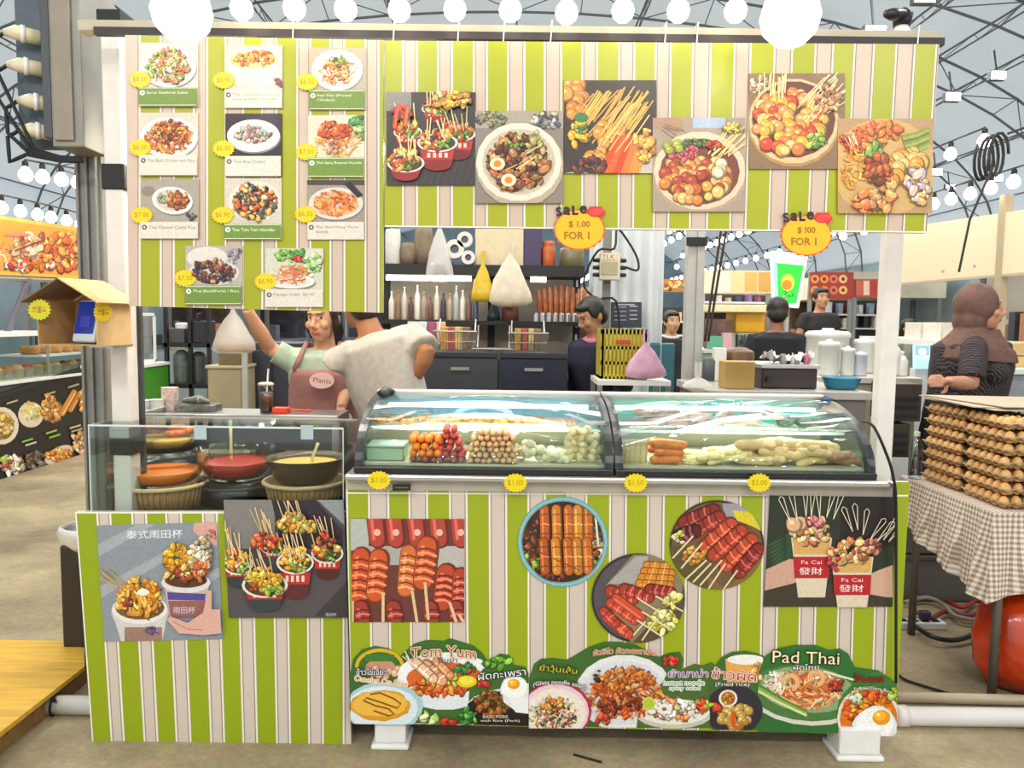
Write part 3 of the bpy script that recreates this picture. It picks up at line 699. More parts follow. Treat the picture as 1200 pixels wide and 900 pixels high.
a = Art((0, 2.59, 0), NF, rect4(460, 567.5, 481, 575), '#1c1a18', .004, 65); a.line([(463, 571.5), (478, 571.5)], 1.2, '#6a6660'); a.done('rim_label', 'small dark label strip beside the first price burst on the counter rim', 'label')
def sale(cx, cy, label, seed, l1):
    a = Art((0, YS - .012, 0), NF, burst(cx, cy, 31, 25, 20, .93), '#d8501c', .004, seed); a.clip = None
    a.ell(cx, cy, 28.5, 22.5, '#f5b90c', n=36)
    a.poly([(cx + 8, cy - 19), (cx + 12, cy - 27), (cx + 26, cy - 27), (cx + 31, cy - 20), (cx + 26, cy - 14), (cx + 14, cy - 15)], '#d02a22'); a.ell(cx + 20, cy - 21, 9, 4, '#e04438', -.2)
    for i, ch in enumerate('SaLe'): a.text(ch, cx - 24 + i * 9.5, cy - 21 - i * .8, 10 if ch in 'SL' else 8.5, '#2a1418', (-.15, .1, -.05, .12)[i], outline=('#2a1418', .8))
    a.text(l1, cx, cy - 6, 8, '#a86a08', outline=('#a86a08', .3)); a.text('FOR 1', cx - 3, cy + 7, 8.5, '#a86a08', outline=('#a86a08', .3))
    return a.done('sale_sign', label, 'sale sign', 'sale signs under the striped sign')
sale(679, 269, 'round yellow sale sign hanging from the striped sign near the electrical box', 71, '$ 1.00')
sale(945, 276, 'round yellow sale sign hanging from the striped sign above the green cup light', 72, '$ ?00')

# ---------------------------------------------------------------- food posters on the striped sign
def cup(a, cx, cy, rx, ry, h, col='#8a2420', rim='#e4ddd0'):
    a.poly([(cx - rx * .95, cy), (cx + rx * .95, cy), (cx + rx * .68, cy + h), (cx - rx * .68, cy + h)], col)
    a.ell(cx, cy + h, rx * .68, ry * .6, jit(col, .2)); a.poly([(cx - rx * .8, cy + h * .35), (cx + rx * .8, cy + h * .35), (cx + rx * .73, cy + h * .75), (cx - rx * .73, cy + h * .75)], '#b8322c')
    for i in range(4): a.rect(cx - rx * .5 + i * rx * .28, cy + h * .45, cx - rx * .5 + i * rx * .28 + rx * .15, cy + h * .66, '#e8d0c0')
    a.ell(cx, cy, rx, ry, rim); a.ell(cx, cy, rx * .88, ry * .84, '#4a4034')
YT = YS - .008
def poster(outline, bgc, label, seed, pt=(0, YT, 0), thick=.004, group='food posters on the striped sign', cat='poster'):
    a = Art(pt, NF, outline, bgc, thick, seed); a.meta = (label, group); return a
def fin(a): return a.done('food_poster', a.meta[0], 'poster', a.meta[1], PHOTO)
YEL = ['#e0a83c', '#e8bc58', '#d8902c', '#f0d080', '#c87a28']
a = poster(rect4(453, 108, 557, 217), '#3a3433', 'poster of skewer cups on a dark table, first on the striped sign', 81)
a.rect(453, 108, 482, 130, '#8a8680'); 
for i in range(16): a.line([(455 + i * 8, 217), (470 + i * 8, 175)], .5, '#565050')
for (cx, cy, rx, ry, h) in ((478, 155, 17, 8, 16), (510, 128, 16, 7, 12), (536, 157, 22, 10, 25), (513, 168, 24, 11, 26), (476, 192, 22, 11, 14)):
    cup(a, cx, cy, rx, ry, h); a.chunks(cx - 2, cy - 4, rx * .8, ry * 1.1, YEL + RED, 26, 4.5); a.chunks(cx + rx * .3, cy + 2, rx * .4, ry * .5, GRN, 6, 3.5)
    a.sticks(cx, cy - 6, rx * .6, 5, 6, -1.75, 24, 1.3)
a.chunks(530, 118, 22, 9, YEL, 30, 5); a.chunks(470, 133, 10, 8, RED, 16, 4.5); a.saus(463, 150, 466, 128, 5, '#d8502c'); a.saus(475, 148, 478, 127, 5, '#e0602c')
fin(a)
a = poster(rect4(557, 130, 660, 238), '#8a7f72', 'poster of a white bowl of braised meat and egg on the striped sign', 82, (0, YT - .003, 0))
a.rect(557, 130, 660, 150, '#a89c8c'); a.chunks(575, 140, 18, 9, ['#7a7a58', '#9a8a6a', '#5a6048'], 24, 4); a.chunks(640, 141, 18, 9, ['#6a6a80', '#b8b0a8', '#4a4a58', '#c8b488'], 24, 4)
a.ell(609, 194, 52, 49, '#b8a88e'); a.ell(608, 190, 50, 46, '#e6dcc8'); a.ell(608, 190, 43, 39, '#cbbd9f'); a.chunks(606, 190, 34, 31, MEATC + ['#b88a58', '#a07838'], 130, 6.5); a.chunks(625, 175, 12, 20, ['#c8b070', '#a89858'], 14, 5)
for x, y in ((596, 212), (583, 193)): a.ell(x, y, 9, 7.5, '#e8d8b8'); a.ell(x, y, 4.5, 4, '#e08a20')
a.chunks(603, 168, 12, 6, GRN, 8, 3); a.sticks(600, 185, 20, 20, 5, -.6, 20, 1.2); fin(a)
a = poster(rect4(661, 94, 769, 203), '#453a30', 'poster of orange skewers laid diagonally in a dark pot on the striped sign', 83)
a.poly([(661, 203), (769, 203), (769, 170), (740, 190)], '#c8bca8'); a.ell(705, 150, 66, 55, '#3c3128')
a.balls(675, 110, 12, 16, ['#e08a3c', '#e89c50'], 8, 8); a.balls(676, 130, 10, 6, ['#e09040', '#d87c30'], 5, 8)
a.sticks(738, 118, 28, 18, 34, 2.2, 46, 1.6, '#e0a84c', .08); a.sticks(705, 110, 14, 8, 10, 2.2, 40, 1.8, '#e8b050', .08)
a.balls(713, 160, 16, 12, ['#e8a04c', '#e0903c'], 12, 8); a.balls(700, 185, 12, 10, ['#e8a04c', '#e08c34'], 8, 8); a.chunks(678, 158, 9, 16, ['#e0b030', '#4f7a3a', '#c8a82c'], 14, 6); a.ell(681, 138, 8, 6, '#3f7a48')
for i in range(5): a.poly([(700 + i * 9, 203), (712 + i * 9, 203), (731 + i * 9, 160), (722 + i * 7, 158)], ['#e04c1c', '#f0622c', '#d8441c', '#ee7a34', '#e89040'][i])
a.chunks(755, 170, 12, 20, ['#e8a03c', '#d88a30', '#f0b050'], 22, 6); a.chunks(690, 195, 20, 8, ['#4a2c2c', '#6a3428'], 10, 6); a.sticks(745, 120, 22, 22, 14, 2.2, 60, 1.4, '#edbf66', .06); fin(a)
a = poster(rect4(765, 138, 873, 248), '#a79684', 'poster of a pink bowl of balls and sticks on the striped sign', 84, (0, YT - .002, 0))
a.rect(765, 138, 800, 152, '#b08a70'); a.sticks(780, 150, 14, 5, 8, .3, 20, 1.6, '#8a6a58'); a.rect(812, 138, 850, 150, '#a8b8d0')
a.ell(820, 204, 56, 46, '#b89a80'); a.ell(820, 200, 54, 46, '#e4c8ae'); a.ell(820, 201, 47, 39, '#7a4434')
a.balls(815, 208, 38, 28, ['#d8823c', '#e0a048', '#c8602c', '#e0c070', '#b04830', '#d89858'], 70, 7); a.chunks(800, 178, 16, 8, ['#d85a60', '#e87880', '#c04450'], 16, 5); a.balls(788, 172, 10, 6, ['#b8b848', '#a0a83c'], 8, 5); a.chunks(815, 168, 18, 5, ['#3f5a2c', '#5a7a38'], 12, 4)
a.sticks(845, 180, 16, 8, 14, -.75, 40, 1.3, '#e8d08a', .15); a.chunks(838, 172, 10, 6, RED, 10, 4); a.balls(845, 200, 8, 8, ['#e8d8b8', '#e0cca0'], 4, 8); a.chunks(860, 150, 12, 6, ['#d8c060', '#c8b050'], 12, 4); fin(a)
a = poster(rect4(878, 86, 990, 198), '#8a6c50', 'poster of a round basket of tomato balls and sticks on the striped sign', 85)
a.chunks(890, 100, 14, 10, ['#c8b49a', '#a88a78'], 12, 6); a.ell(930, 144, 55, 52, '#b08850'); a.ell(930, 142, 53, 50, '#d8bc90'); a.ell(930, 140, 49, 45, '#6a3a28')
a.balls(925, 142, 42, 38, ['#d8582c', '#e0783c', '#e8a840', '#c8482c', '#e89858', '#e8c880', '#e0b040'], 90, 7.5); a.sticks(950, 130, 20, 14, 22, -.85, 40, 1.3, '#e8d09a', .15); a.sticks(905, 110, 20, 8, 16, -1.5, 24, 1.3, '#e8d09a', .1); a.chunks(955, 165, 10, 8, ['#8aa83c', '#a8c050', '#5a7a30'], 14, 4.5); a.chunks(970, 115, 14, 16, ['#c8885c', '#e0a878', '#a86848'], 16, 5); fin(a)
a = poster(rect4(982, 139, 1093, 250), '#b89468', 'poster of glazed meat, beans and yellow balls, last on the striped sign', 86, (0, YT - .003, 0))
a.ell(1036, 196, 62, 58, '#d0a868'); a.chunks(1000, 165, 16, 14, ['#d8582c', '#e87a3c'], 18, 6); a.chunks(1035, 155, 22, 12, ['#e8803c', '#f0a048', '#e06030'], 24, 7); a.chunks(1026, 175, 9, 10, ['#8aa048', '#6a8a3c'], 8, 7)
for i in range(8): a.line([(1056 + i * 1, 160 + i * 3), (1075, 156 + i * 3), (1088, 150 + i * 3)], 3, ['#8a9a48', '#a8b060', '#6f7f38'][i % 3])
a.balls(1060, 200, 22, 24, ['#e8a038', '#e0b868', '#d89048', '#e8c888'], 22, 9); a.noodles(1002, 200, 16, 26, ['#e0a040', '#e8b858', '#d08830'], 50, 2.4); a.chunks(1028, 198, 16, 16, ['#b0542c', '#c86838', '#984020'], 20, 8); a.chunks(1075, 215, 14, 22, ['#d8c0a8', '#c0a8b8', '#e0b070'], 14, 8); a.chunks(1025, 235, 24, 14, ['#d8703c', '#e89858', '#c8a868'], 24, 7); a.sticks(1000, 172, 8, 6, 6, -2, 14, 1, '#f0dcb0'); fin(a)

# ---------------------------------------------------------------- posters on the lower front
LG = 'food posters on the lower front of the stall'
a = poster([(113, 616), (254, 612), (262, 749), (122, 752)], '#8b939c', 'poster of two paper cups of snacks with white Chinese heading on the separate board', 91, (0, YL - .004, 0), group=LG)
for i, (x, y) in enumerate(((112, 640), (112, 690), (190, 700), (150, 720))): a.poly([(x, y), (x + 90, y - 48), (x + 95, y - 40), (x + 4, y + 12)], '#a2a9b0')
a.text('泰式雨田杯', 181, 626, 10, '#f4f5f8', -.02, w=66); a.poly([(228, 612), (254, 612), (254, 640), (238, 632), (226, 622)], '#d8a898'); a.chunks(248, 622, 6, 8, ['#b86860'], 4, 4)
a.ell(164, 718, 34, 19, '#b9bec6'); a.poly([(131, 716), (197, 716), (190, 752), (142, 752)], '#d0ccc8'); a.rect(146, 735, 190, 752, '#9a7a68'); a.chunks(178, 738, 8, 4, ['#6a5a98'], 6, 3); a.ell(164, 714, 33, 17, '#e6e4e2'); a.ell(164, 712, 29, 14, '#7a5a3a')
a.chunks(164, 698, 25, 22, YEL + ['#c87a28', '#e0b448'], 75, 6); a.noodles(160, 705, 25, 16, YEL, 40, 3); a.ell(169, 693, 7, 4, '#f2ece0'); a.chunks(150, 705, 8, 8, ['#a8502c', '#8a3c24'], 8, 4); a.sticks(144, 686, 8, 5, 4, -2.5, 26, 1.6, '#c8a850', .1)
a.poly([(193, 682), (246, 682), (242, 722), (200, 722)], '#c8b4a8'); a.poly([(197, 693), (242, 695), (241, 703), (198, 702)], '#574a94'); a.poly([(198, 703), (243, 703), (240, 722), (201, 722)], '#96605a'); a.text('雨田杯', 217, 714, 8, '#d8d0e8'); a.ell(219, 682, 29, 12, '#dcdad8'); a.ell(219, 679, 25, 9, '#5a3828')
a.chunks(211, 655, 16, 17, ['#e0a828', '#e8bc48', '#c88a20', '#d89c2c'], 44, 6); a.chunks(236, 650, 12, 22, ['#e0d0b0', '#c8b490', '#b89870', '#f0e4cc'], 44, 5); a.chunks(214, 670, 18, 8, ['#c8843c', '#8a3c24', '#e8c078'], 18, 5); a.chunks(234, 667, 10, 12, ['#c86438', '#d87a40'], 10, 5)
a.poly([(262, 712), (262, 740), (240, 742), (212, 740), (198, 724), (202, 720), (222, 728), (240, 716), (246, 690), (250, 690), (250, 712)], '#dbab9c'); a.line([(204, 726), (222, 735), (240, 736)], 1, '#b07868'); fin(a)
a = poster([(262, 586), (402.5, 586), (408, 724), (268, 724)], '#4c4a4c', 'poster of many skewer cups on black slate, overlapping the top of the separate board', 92, (0, YL - .012, 0), group=LG)
a.poly([(262, 586), (322, 586), (322, 640), (262, 645)], '#7f7d79'); a.poly([(318, 586), (370, 586), (402, 622), (402, 650), (330, 640)], '#332a33'); a.poly([(372, 586), (404, 586), (404, 616)], '#8a9494'); a.poly([(262, 650), (408, 640), (408, 690), (368, 722), (262, 724)], '#534e51'); a.poly([(368, 722), (408, 680), (408, 724)], '#3e3b3d')
for (cx, cy, rx, ry, h) in ((320, 642, 15, 8, 14), (346, 615, 18, 8, 12), (384, 648, 19, 12, 24), (280, 660, 18, 13, 20), (347, 658, 22, 14, 34), (312, 684, 27, 15, 22)):
    cup(a, cx, cy, rx, ry, h, '#5a2a28' if h > 23 else '#39403f')
    a.chunks(cx - 2, cy - 6, rx * .8, ry * .95, YEL + RED[:1], 30, 4.5); a.chunks(cx + rx * .3, cy + ry * .2, rx * .45, ry * .5, GRN + ['#e8e4d8'], 8, 4); a.sticks(cx - 2, cy - 8, rx * .7, 6, 8, -1.85, 34, 1.2, '#dcc08a', .12)
a.chunks(350, 612, 22, 10, YEL + ['#b8b050'], 34, 5); a.chunks(312, 632, 14, 9, RED + ['#d88858'], 22, 5); a.chunks(383, 630, 9, 10, RED + MEATC, 14, 4.5); a.chunks(312, 676, 20, 8, ['#e0b838', '#e8c85a', '#d8982c'], 24, 5); a.chunks(322, 688, 10, 5, ['#8aa840', '#a0b84c'], 7, 5); a.text('雨田杯', 390, 717, 4, '#c8c4c0'); fin(a)
a = poster([(410.5, 608), (544, 608.5), (544, 729), (413, 729)], '#6a3a34', 'poster of scored red sausages on sticks at the end of the front panel', 93, (0, YP - .004, 0), group=LG)
a.rect(410, 608, 432, 645, '#b0b8b0'); a.rect(505, 640, 546, 665, '#b8b4b0'); a.rect(425, 640, 480, 662, '#a8a8a0')
for x in (440, 462, 487, 513, 538): a.saus(x, 606, x + 3, 632, 22, '#b04438'); a.ell(x + 2, 624, 4, 4, '#e8b8a0')
for (x0, y0, x1, y1, w, c) in ((424, 652, 421, 700, 24, '#c8502c'), (445, 654, 441, 695, 25, '#d05a30'), (480, 648, 476, 690, 22, '#d8703c'), (502, 640, 497, 680, 27, '#cc5830'), (524, 672, 520, 705, 26, '#b84830'), (541, 675, 540, 712, 22, '#b04430')): a.saus(x0, y0, x1, y1, w, c, 8)
for x in (424, 462, 505, 535): a.saus(x, 712, x + 2, 726, 20, '#a03c34', 3)
for (x, y, x1, y1) in ((449, 694, 449, 730), (483, 692, 489, 730), (498, 682, 502, 726), (527, 706, 535, 730), (413, 704, 413, 730), (538, 720, 544, 730)): a.line([(x, y), (x1, y1)], 3.4, '#e0c090')
fin(a)
a = poster(circ(659.5, 635, 53), '#6fa6ac', 'round poster of fried rolls with pale blue rim on the front panel', 94, (0, YP - .004, 0), group=LG)
a.ring(659.5, 635, 50.5, 50.5, 2.4, '#8fc0c6'); a.ell(659.5, 635, 47.5, 47.5, '#3c2c20', n=36); a.clip = circ(659.5, 635, 47.5)
a.chunks(625, 630, 18, 30, ['#6a3828', '#a05a40', '#8a4830', '#503028'], 40, 5); a.chunks(620, 662, 16, 12, GRN, 12, 4); a.chunks(690, 640, 16, 24, ['#8a4a30', '#b86a40', '#6a8040', '#e0c8a0'], 30, 5); a.chunks(660, 672, 30, 8, ['#6a3030', '#8a4038', '#5a2a24'], 20, 5)
for x, c in ((638, '#b85c28'), (652, '#cc7830'), (666, '#c06828'), (677, '#d48834'), (689, '#b86428')): a.saus(x, 596, x + 1, 630, 12, c, 3); a.saus(x - 1, 634, x + 1, 668, 12, jit(c, .1), 3)
a.line([(630, 645), (680, 668)], 1.2, '#8a3820'); a.line([(697, 600), (701, 640)], 2.5, '#d8d8c0'); fin(a)
a = poster(circ(748, 701, 55, 52.5), '#544e54', 'round poster of red and orange sausages beside pale vegetables, lowest on the front panel', 95, (0, YP - .006, 0), group=LG)
a.ring(748, 701, 53.5, 51, 2, '#2c2422'); a.poly([(710, 686), (742, 650), (800, 650), (800, 730), (740, 754), (720, 720)], '#8a7a5e'); a.poly([(712, 684), (745, 652), (760, 652), (752, 684)], '#a8a4a0'); a.poly([(740, 754), (802, 690), (802, 754)], '#5c4a38')
for i in range(4): a.saus(752 - i * 3 + 6, 662 + i * 7, 788 - i, 664 + i * 7, 10, '#d8862c', 5)
a.saus(716, 692, 742, 702, 15, '#b0402c', 6); a.saus(732, 690, 760, 700, 15, '#a83a30', 6); a.saus(762, 690, 786, 694, 14, '#9a3430', 6); a.saus(716, 706, 744, 726, 13, '#c44830', 5); a.saus(722, 700, 752, 722, 11, '#cc5034', 0); a.saus(712, 722, 736, 742, 14, '#d05038', 5); a.saus(708, 716, 722, 730, 12, '#b84030', 3)
a.chunks(788, 702, 9, 8, ['#d8d060', '#c8c050', '#e0dc90'], 12, 5); a.chunks(776, 728, 14, 13, ['#d0cc5c', '#b8b048', '#e0dc98'], 20, 6)
for q in ((746, 700, 784, 724), (752, 716, 790, 740), (768, 698, 800, 716), (746, 726, 776, 746), (742, 744, 756, 728), (752, 750, 770, 724)): a.line([q[:2], q[2:]], 1.8, '#ecd8b0')
fin(a)
a = poster(circ(840, 638.5, 55.5, 52.5), '#6a5638', 'round poster of dark red glazed skewers with lemon on the front panel', 96, (0, YP - .005, 0), group=LG)
a.ring(840, 638.5, 54, 51, 1.6, '#2c2420'); a.poly([(786, 640), (850, 690), (895, 650), (895, 700), (786, 700)], '#7c6438'); a.rect(786, 640, 830, 690, '#5c5030'); a.poly([(846, 590), (896, 590), (896, 620), (850, 605)], '#9a98a0'); a.poly([(858, 598), (880, 600), (892, 622), (880, 616), (864, 610)], '#d8c82c')
for q in ((802, 612, 836, 598, '#8a2c24'), (808, 626, 842, 606, '#983428'), (826, 640, 856, 614, '#c04c2c'), (836, 650, 868, 622, '#b0402c'), (850, 662, 880, 632, '#bc4828'), (866, 670, 888, 644, '#8c2c28'), (796, 628, 814, 622, '#5a2024')): a.saus(*q[:4], 18, q[4], 5)
a.chunks(812, 650, 16, 8, ['#c88a38', '#d89c40'], 12, 5); a.chunks(794, 630, 8, 8, ['#c8c850', '#e0d8a0'], 6, 4)
for q in ((812, 628, 788, 654), (823, 636, 798, 666), (828, 656, 804, 678), (846, 656, 820, 686), (850, 660, 830, 690), (864, 668, 848, 690), (833, 660, 812, 682)): a.line([q[:2], q[2:]], 2.0, '#e8d4a8')
fin(a)
a = poster([(903, 571), (1050.5, 572), (1046, 711), (895, 711)], '#2b3228', 'dark poster of two hand-held snack cups with red labels on the front panel', 97, (0, YP - .008, 0), group=LG)
a.rect(985, 571, 1052, 640, '#241f1f'); a.poly([(895, 680), (1050, 690), (1050, 711), (895, 711)], '#3e382c')
for k in range(9): a.leaf(920, 662 - k * 4, 16 + k * 1.5, 3.2, 2.3 + .05 * k, '#2f5636'); a.leaf(920, 662 - k * 4, 14, 3.2, -.9, '#2a4c30')
a.poly([(896, 668), (925, 655), (940, 656), (945, 678), (928, 684), (896, 692)], '#c9a18c'); a.poly([(1046, 662), (1030, 668), (1008, 678), (1006, 694), (1040, 700), (1046, 700)], '#cfa890')
def kcup(cx, ty, w, h, lab):
    a.poly([(cx - w, ty), (cx + w, ty), (cx + w * .66, ty + h), (cx - w * .66, ty + h)], '#d9cbb2'); a.poly([(cx - w * .92, ty + h * .0), (cx + w * .92, ty), (cx + w * .86, ty + h * .28), (cx - w * .86, ty + h * .28)], '#d2a860')
    a.poly([(cx - w * .9, ty + h * .32), (cx + w * .9, ty + h * .32), (cx + w * .84, ty + h * .68), (cx - w * .84, ty + h * .68)], '#b3222a'); a.text('Fa Cai', cx, ty + h * .41, 4.5, '#f0d8d0', w=w * 1.0); a.text('發財', cx - 1, ty + h * .56, 8.5, '#f6ece4', w=w * 1.15)
kcup(951, 630, 24, 70, 1); a.chunks(950, 622, 22, 16, ['#e0b880', '#e8c898', '#d8a060', '#b05a50', '#e0c070'], 40, 6); a.balls(933, 612, 6, 8, ['#e0b088', '#e8c8a0'], 4, 8); a.chunks(955, 612, 9, 6, ['#8a3448', '#c87878'], 8, 5)
for i, (x, y, an) in enumerate(((926, 612, -1.95), (934, 610, -1.8), (944, 605, -1.6), (950, 605, -1.5), (960, 606, -1.62), (968, 606, -1.3), (976, 608, -1.25))):
    x2, y2 = x + 30 * math.cos(an), y + 30 * math.sin(an)
    for sg in (-1, 1): a.line([(x, y), (x2 - sg * 3 * math.sin(an), y2 + sg * 3 * math.cos(an)), (x2 + 3 * math.cos(an), y2 + 3 * math.sin(an))], .9, '#e6ddc6')
kcup(998, 652, 25, 66, 2); a.chunks(996, 646, 24, 14, ['#d8a068', '#e0b078', '#b86840', '#c88c50'], 36, 6); a.chunks(1020, 640, 14, 8, ['#b86a58', '#d8a070', '#8a4a40'], 16, 5)
for i, (x, y, an) in enumerate(((998, 622, -1.95), (1004, 620, -1.7), (1010, 626, -1.4), (1018, 632, -.95), (1026, 634, -.85), (1034, 632, -1.0), (1040, 634, -.9))):
    x2, y2 = x + 28 * math.cos(an), y + 28 * math.sin(an)
    for sg in (-1, 1): a.line([(x, y), (x2 - sg * 3 * math.sin(an), y2 + sg * 3 * math.cos(an)), (x2 + 3 * math.cos(an), y2 + 3 * math.sin(an))], .9, '#ddd2b8')
a.chunks(976, 656, 8, 10, ['#a83038', '#c0424a'], 6, 4); fin(a)

# ---------------------------------------------------------------- dish stickers along the bottom of the panel
DG = '#3f6a2e'; SG = 'dish stickers along the foot of the front panel'
def sticker(outline, label, seed, dz=.003, bgc=DG):
    a = Art((0, YP - dz, 0), NF, outline, bgc, .002, seed); a.meta = (label, SG)
    if seed: pass
    return a
def sfin(a): return a.done('dish_sticker', a.meta[0], 'sticker', a.meta[1], PHOTO)
def nonconvex(a, inner):     # keep the drawing inside the convex part it is drawn in
    a.clip = inner
bl = 847
o = [(411, 846), (410, 790), (414, 772), (424, 761), (440, 757), (456, 760), (468, 770), (474, 764), (486, 754), (500, 750), (520, 751), (527, 748), (541, 752), (556, 757), (566, 766), (574, 780), (580, 800), (582, 849)]
a = sticker(o, 'sticker of omelet and Tom Yum soup bowls with prawns at the panel foot', 101); a.clip = [(411, 847.5), (411, 740), (582, 740), (582, 849)]
a.ring(445, 782, 27, 20, 4, '#d8b028', 180, 360); a.ell(446, 783, 18, 11, '#c89070'); a.balls(448, 786, 20, 7, ['#e0a888', '#e8b898'], 9, 5); a.rect(428, 767, 462, 775, '#3f7a34')
a.ell(521, 800, 57, 32, '#dfe8ea'); a.ell(522, 790, 56, 26, '#f1f4f2'); a.ell(522, 795, 46, 19, '#d8682c')
a.chunks(512, 806, 36, 9, ['#e0622c', '#f08a3c', '#e8a838', '#d04a20'], 40, 5); a.chunks(545, 783, 12, 5, ['#3f7a3c', '#2f6a34', '#c84028'], 10, 5); a.ell(547, 798, 12, 7, '#e8c818'); a.ell(547, 797, 9, 5, '#f0e050'); a.chunks(528, 796, 8, 6, ['#9ab83c', '#c8d060'], 7, 4)
a.saus(500, 779, 518, 796, 15, '#eaa87c', 4); a.saus(488, 776, 508, 794, 13, '#f0c0a0', 3); a.saus(512, 774, 528, 790, 10, '#e89868', 3); a.sticks(488, 778, 5, 3, 5, -2.2, 16, 1, '#f4d8c8', .3)
a.ell(450, 828, 46, 30, '#a9cbd8'); a.ell(448, 829, 42, 26, '#d9e8ee'); a.ell(446, 826, 35, 18, '#d89a2c', wob=.07, n=26); a.ell(445, 824, 32, 15, '#e8b848', wob=.06, n=24)
a.line([(434, 813), (445, 811), (462, 818), (470, 824), (466, 829), (446, 822), (430, 817), (426, 820), (440, 826), (456, 830), (462, 836), (456, 838), (438, 832)], 2, '#8a4a18')
a.chunks(502, 840, 10, 6, ['#8ab838', '#a8cc58', '#d8e8b0'], 8, 6); a.chunks(526, 845, 8, 3, ['#c83028', '#a82824'], 5, 5); a.chunks(548, 838, 10, 9, ['#3f8a38', '#2f7a34', '#58a048'], 20, 4)
a.text('ข้าวไข่เจียว', 436, 786, 8, '#f4f2ee', w=36, outline=('#3a3a58', .7)); a.text('Omelet On Rice', 447, 797, 6.5, '#d8742c', .12, w=62, outline=('#f6ecd0', .8)); a.text('Tom Yum', 520, 762, 13, '#b8562c', w=76, arc=.0022, outline=('#f0dcc0', 1.0)); a.text('ต้มยำ', 525, 772, 7, '#2c2c40', w=22); sfin(a)
o = [(548, 848), (550, 806), (566, 784), (576, 778), (580, 770), (586, 766), (597, 768), (602, 779), (616, 782), (619.5, 790), (619.5, 851)]
a = sticker(o, 'sticker of basil pork with a fried egg on black plate at the panel foot', 102, .0045); a.clip = [(548, 849), (548, 740), (619.5, 740), (619.5, 851)]
a.ell(600, 836, 58, 30, '#ece6de'); a.ell(598, 834, 54, 25, '#231c1e'); a.chunks(576, 826, 20, 14, ['#6a4a1c', '#8a5a24', '#a06a2c', '#4a3818', '#a8482c'], 50, 5); a.poly([(588, 800), (620, 800), (620, 836), (606, 834), (590, 822)], '#e4e8e8'); a.egg(603, 806, 17, -1, -5); a.poly([(596, 816), (620, 818), (620, 836), (604, 834)], '#eef0f0'); a.chunks(566, 796, 6, 7, ['#c83c28'], 4, 6); a.chunks(584, 776, 14, 5, ['#58962c', '#7ab83c'], 10, 6)
a.text('ผัดกะเพรา', 588, 789, 9, '#f4f4ee', -.12, w=56, outline=('#24382c', 1)); a.text('BASIL PORK', 581, 839, 3.6, '#e8e0d0', w=30); a.text('with Rice (Pork)', 586, 844, 3.8, '#f0e8d8', w=46); sfin(a)
o = [(619.8, 851), (620, 795), (626, 778), (634, 772), (648, 771), (664, 773), (672, 769), (690, 758), (708, 752), (726, 752), (744, 755), (762, 764), (772, 770), (784, 765), (797, 764), (801, 772), (798, 790), (790, 815), (782, 853)]
a = sticker(o, 'sticker of glass noodle salad and a big fried noodle plate at the panel foot', 103, .003); a.clip = [(619.8, 852), (619.8, 740), (802, 740), (802, 853)]
a.ell(732, 812, 58, 45, '#e6e6e8'); a.ell(732, 812, 50, 38, '#d8dde4'); a.noodles(732, 812, 45, 31, NOOD + ['#b04020', '#c84c24'], 210, 2.6, .4); a.chunks(736, 796, 28, 15, ['#d8803c', '#e09a50', '#b8602c'], 40, 4); a.chunks(726, 826, 26, 10, ['#6a2c20', '#a03c20', '#c84a24'], 24, 4); a.chunks(700, 790, 6, 6, ['#2c3828'], 4, 4); a.chunks(706, 842, 8, 6, ['#c8482c', '#d87040'], 6, 5)
a.ell(652, 832, 41, 35, '#b03048'); a.ell(651, 833, 39, 33, '#eac8d4'); a.ell(651, 834, 35, 29, '#ece2d4'); a.noodles(650, 836, 30, 22, ['#e8d0b0', '#d8a868', '#c86848', '#f0e4d0', '#7a8a58'], 110, 1.8); a.chunks(648, 824, 13, 10, ['#d8903c', '#e0a050'], 18, 4.5); a.chunks(650, 838, 26, 16, ['#d85840', '#2f5a34', '#7a5038', '#4a3a34'], 26, 2.5)
a.text('ยำวุ้นเส้น', 654, 783, 10, '#d8c838', .1, w=44, outline=('#34401c', .9)); a.text('(Glass noodle salad)', 656, 798, 6.4, '#f2f0ec', .06, w=62, arc=.005, outline=('#58505a', .7)); a.text('ผัดซีอิ๊ว ผัดกะเพราเส้น', 731, 760, 7.5, '#b8472c', w=72, arc=.0023, outline=('#e0c8a8', .5)); a.chunks(784, 774, 8, 5, ['#c8342c', '#e04a3c'], 6, 4); sfin(a)
o = [(746, 853), (748, 835), (760, 815), (776, 800), (784, 786), (800, 784), (814, 778), (824, 780), (834, 776), (842, 782), (860, 800), (864, 853)]
a = sticker(o, 'sticker of spicy salad with squid rings and lime, fourth at the foot of the panel', 104, .0045, '#4c6c34'); a.clip = [(746, 853), (746, 740), (866, 740), (866, 855)]
a.ell(790, 838, 44, 16, '#c8c8b0'); a.ell(790, 834, 42, 15, '#ece8dc'); a.chunks(792, 830, 36, 12, ['#e8d8c0', '#e09868', '#d86a3c', '#f0e8dc', '#a8c048', '#e8e4dc'], 60, 5); a.ell(760, 824, 8, 8, '#c8d860'); a.ell(760, 824, 6, 6, '#b0c840'); a.chunks(824, 826, 9, 5, ['#a8c83c', '#7aa838', '#d84028'], 10, 5); a.chunks(782, 834, 8, 6, ['#f4ece4', '#d8ccc4'], 8, 5); a.ell(778, 830, 8, 6, '#f2ece4'); a.ell(778, 830, 3, 2.2, '#8a6a60')
a.text('ยำมาม่า', 806, 788, 9, '#7a3860', w=46, outline=('#d8c8dc', 1)); a.text('Instant noodle', 801, 799, 6, '#3a6a3c', w=48, outline=('#eef2e6', .9)); a.text('spicy salad', 802, 806, 5.6, '#3a6a3c', w=36, outline=('#eef2e6', .9)); sfin(a)
